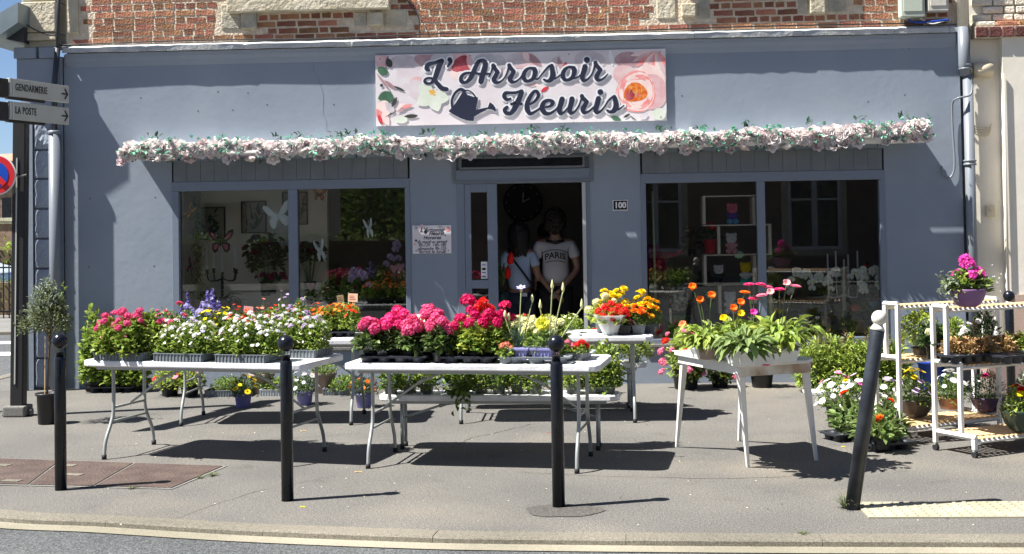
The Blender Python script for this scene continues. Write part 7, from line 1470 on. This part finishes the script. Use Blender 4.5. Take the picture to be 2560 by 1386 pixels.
def tree_(name,label,x,y,H_,rx,n,m='leaf_mid',m2='leaf_fresh',z0=None,L=.16,cat='tree'):
    t=thing(name,label,cat,(x,y,-.05)); mb=MB(); mb.tube([(0,0,0),(.05,0,H_*.35),(0,0,H_*.6)],[.04*H_,.03*H_,.015*H_],8)
    for k in range(7): a=k*2.4; mb.tube([(0,0,H_*(.3+.04*k)),(math.cos(a)*rx*.6,math.sin(a)*rx*.6,H_*(.5+.05*k))],[.015*H_,.004*H_],5)
    mb.build('trunk',M['stem_brown'],t); mb=MB()
    for k in range(9):
        a=k*2.4; c=(math.cos(a)*rx*.45*(k%3)/2,math.sin(a)*rx*.45*(k%3)/2); dome(mb,n//9,rx*.6,rx*.6,H_*.24,H_*(.42+.05*k),L,.6,.5,c=c,low=-.6,mi=k%2)
    mb.build('crown',[M[m],M[m2]],t); return t
def hedge(name,label,x0,x1,y,z0,z1,d,n,m,m2,L=.1):
    t=thing(name,label,'hedge',((x0+x1)/2,y,-.05)); mb=MB(); W_=(x1-x0)/2; P=np.stack([rng.uniform(-W_,W_,n),rng.uniform(-d,d,n),z0+(z1-z0)*rng.uniform(0,1,n)**.8*(1+.1*np.sin(rng.uniform(0,9,n)))],1); leafset(mb,P,rng.normal(0,1,(n,3))+np.array([0,0,.3]),L*rng.uniform(.7,1.3,n),.6,0); mb.build('foliage',M[m],t)
    mb=MB(); mb.box((-W_*.97,-d*.8,0),(W_*.97,d*.8,z1*.9)); mb.build('inner_branches',M['stem_brown'],t); return t
hx=aty(40,640,fy+6).x; hedge('hedge','bright green hedge beyond the railing at the left edge',hx-6,hx+1,fy+6,.0,aty(20,605,fy+6).z,.5,4200,'leaf_fresh','leaf_mid',.13)
hedge('hedge','low dark shrubs just behind the railing at the left edge',xf-3,xf+.6,fy+1.2,.0,.8,.3,1500,'leaf_mid','leaf_fresh',.09)
# white car parked between hedge and railing
cy_=fy+3.4; cx_=aty(32,660,cy_).x; CA=thing('parked_car','pale blue white car parked behind the railing at the left edge','car',(cx_-1.9,cy_,-.03))
cp=[(-2.0,.25),(-2.05,.6),(-1.9,.85),(-1.2,.98),(-.7,1.42),(.6,1.45),(1.3,1.02),(1.95,.86),(2.02,.5),(1.95,.25)]
mb=MB(); mb.prism(cp,-.82,.82); mb.build('body',mat('car_paint',(.55,.62,.70),rough=.2,metal=.2),CA,bevel=.06)
for a_ in (-.824,.824):
    mb=MB(); mb.prism([(-1.05,.98),(-.65,1.36),(-.05,1.38),(-.05,.98)],a_-.004,a_+.004); mb.build('side_window',M['black_iron'],CA); mb=MB(); mb.prism([(.05,.98),(.05,1.38),(.55,1.38),(1.1,1.0)],a_-.004,a_+.004); mb.build('side_window',M['black_iron'],CA)
for x_ in (-1.3,1.3):
    for y_ in (-.75,.75): mb=MB(); mb.tube([(x_,y_-.1,.31),(x_,y_+.1,.31)],.31,20); w_=mb.build('wheel',M['rubber'],CA); mb=MB(); mb.tube([(x_,y_-.105,.31),(x_,y_+.105,.31)],.18,14); mb.build('rim',M['sign_edge'],w_)
mb=MB(); mb.cbox((2.0,-.6,.62),(.06,.25,.14)); mb.build('headlight',M['white_sign'],CA)
# brick house beyond
hy=fy+22; a=aty(-60,590,hy); b=aty(41,400,hy); HB=thing('brick_house','distant brick house with tiled roof at the left edge','house',(0,0,0))
mb=MB(); mb.box((a.x-8,hy,-.05),(b.x,hy+9,b.z)); mb.build('wall',mat('far_brick',(.20,.13,.10),(.30,.20,.16),6,.9),HB)
mb=MB(); zt=aty(20,381,hy).z; mb.add([(a.x-8.3,hy-.3,b.z-.05),(b.x+.3,hy-.3,b.z-.05),(b.x+.3,hy+9.3,b.z-.05),(a.x-8.3,hy+9.3,b.z-.05),(a.x-8.3,hy+4.5,zt),(b.x+.3,hy+4.5,zt+.3)],[(0,1,5,4),(2,3,4,5),(0,4,3),(1,2,5),(0,3,2,1)]); mb.build('roof',mat('tile',(.36,.20,.13),(.45,.27,.18),5,.9),HB)
for x0,x1,y0,y1 in ((5,26,495,545),(-30,-6,495,545)):
    p0,p1=aty(x0,y1,hy-.02),aty(x1,y0,hy-.02); mb=MB(); mb.box((p0.x,hy-.03,p0.z),(p1.x,hy+.02,p1.z)); w_=mb.build('window',M['black_iron'],HB); mb=MB(); mb.box((p0.x-.1,hy-.08,p0.z-.12),(p1.x+.1,hy-.031,p0.z)); mb.build('sill',M['limestone'],w_)
p0,p1=aty(0,560,hy),aty(41,552,hy); mb=MB(); mb.box((a.x-8,hy-.06,p0.z),(b.x+.02,hy-.002,p1.z)); mb.build('string_course',M['limestone'],HB)
# ------------------------------------------------------------------ opposite side of the street (seen mirrored in the panes)
def mir(px,py,Y): p=aty(px,py,Y); return p.x,p.z
mb=MB(); mb.box((-60,-40,-.09),(60,-21.2,.02)); mb.build('opposite_pavement',M['concrete'],kind='structure')
Y=24.; OH=thing('opposite_house','brick house with white windows across the street behind the viewpoint','house',(0,0,0))
x0=mir(1120,500,Y)[0]; x1=x0+18
mb=MB(); mb.box((x0,-Y-8,0),(x1,-Y,7.5)); mb.build('wall',mat('opp_brick',(.13,.085,.07),(.19,.13,.105),9,.9,bump=.6,bs=30),OH)
mb=MB(); mb.add([(x0-.3,-Y+.4,7.4),(x1+.3,-Y+.4,7.4),(x1+.3,-Y-8.4,7.4),(x0-.3,-Y-8.4,7.4),(x0-.3,-Y-4,10.2),(x1+.3,-Y-4,10.2)],[(0,1,5,4),(2,3,4,5),(0,4,3),(1,2,5)]); mb.build('roof',M['tile'],OH)
def ow(xa,xb,za,zb):
    mb=MB(); mb.box((xa-.18,-Y+.001,za-.18),(xb+.18,-Y+.06,zb+.2)); w_=mb.build('window_surround',M['limestone'],OH)
    mb=MB(); mb.box((xa,-Y+.0605,za),(xb,-Y+.07,zb)); mb.build('pane',M['black_iron'],w_)
    mb=MB(); frame_rect(mb,xa,xb,za,zb,.09,-Y+.071,-Y+.12); xm=(xa+xb)/2; mb.box((xm-.08,-Y+.071,za+.09),(xm+.08,-Y+.12,zb-.09)); zq=za+(zb-za)*.45; mb.box((xa+.09,-Y+.071,zq-.03),(xm-.081,-Y+.1,zq+.03)); mb.box((xm+.081,-Y+.071,zq-.03),(xb-.09,-Y+.1,zq+.03)); mb.build('sash',M['p_white'],w_)
a=mir(1972,625,Y); b=mir(2100,430,Y); ow(a[0],b[0],a[1],b[1]+1.0); ow(a[0]-4.6,b[0]-4.6,a[1],b[1]+1.0); ow(a[0]+4.6,b[0]+4.6,a[1],b[1]+1)
ow(a[0],b[0],4.6,6.6); ow(a[0]-4.6,b[0]-4.6,4.6,6.6)
hl=MB(); 
for k in range(40):
    x=-150+k*8.; hl.v+=[(x,-160,-1),(x,-175,5.2+.9*math.sin(k*.35)+.5*math.sin(k*.9))]
for k in range(39): hl.f.append((2*k,2*k+2,2*k+3,2*k+1)); hl.m.append(0)
hl.build('hills',M['earth'],kind='structure')
for k,(px,H_,yy) in enumerate(((900,4.6,50),(960,4.0,46),(1020,4.4,52),(1085,3.8,44),(860,4.2,58),(790,4.0,54))):
    x,_=mir(px,600,yy); tree_('garden_tree',['tall dark garden tree opposite the shop, first from the brick house side','second dark garden tree opposite the shop','third dark garden tree opposite the shop','bushy tree beside the opposite brick house','lighter tree far back in the opposite garden','small tree at the far end of the opposite garden'][k],x,-yy,H_,2.8,1500,'leaf_dark','leaf_mid',L=.3)
a=mir(740,690,26)[0]; b=mir(1110,690,26)[0]; hedge('hedge','long clipped hedge along the opposite garden',a-6,b,-26.,0,1.5,.4,2600,'leaf_mid','leaf_fresh',.16)
CH_=thing('cream_house','cream rendered house across the street to the left behind the viewpoint','house',(0,0,0)); a=mir(735,500,28)[0]
mb=MB(); mb.box((a-14,-36,0),(a,-28,6.5)); mb.build('wall',M['cream_wall'],CH_); mb=MB(); mb.add([(a-14.3,-27.6,6.4),(a+.3,-27.6,6.4),(a+.3,-36.4,6.4),(a-14.3,-36.4,6.4),(a-14.3,-32,9),(a+.3,-32,9)],[(0,1,5,4),(2,3,4,5),(0,4,3),(1,2,5)]); mb.build('roof',M['tile'],CH_)
for k in range(3): mb=MB(); mb.box((a-3-k*4,-28.0+.001,1.),(a-1.6-k*4,-27.95,2.6)); mb.build('window',M['black_iron'],CH_)
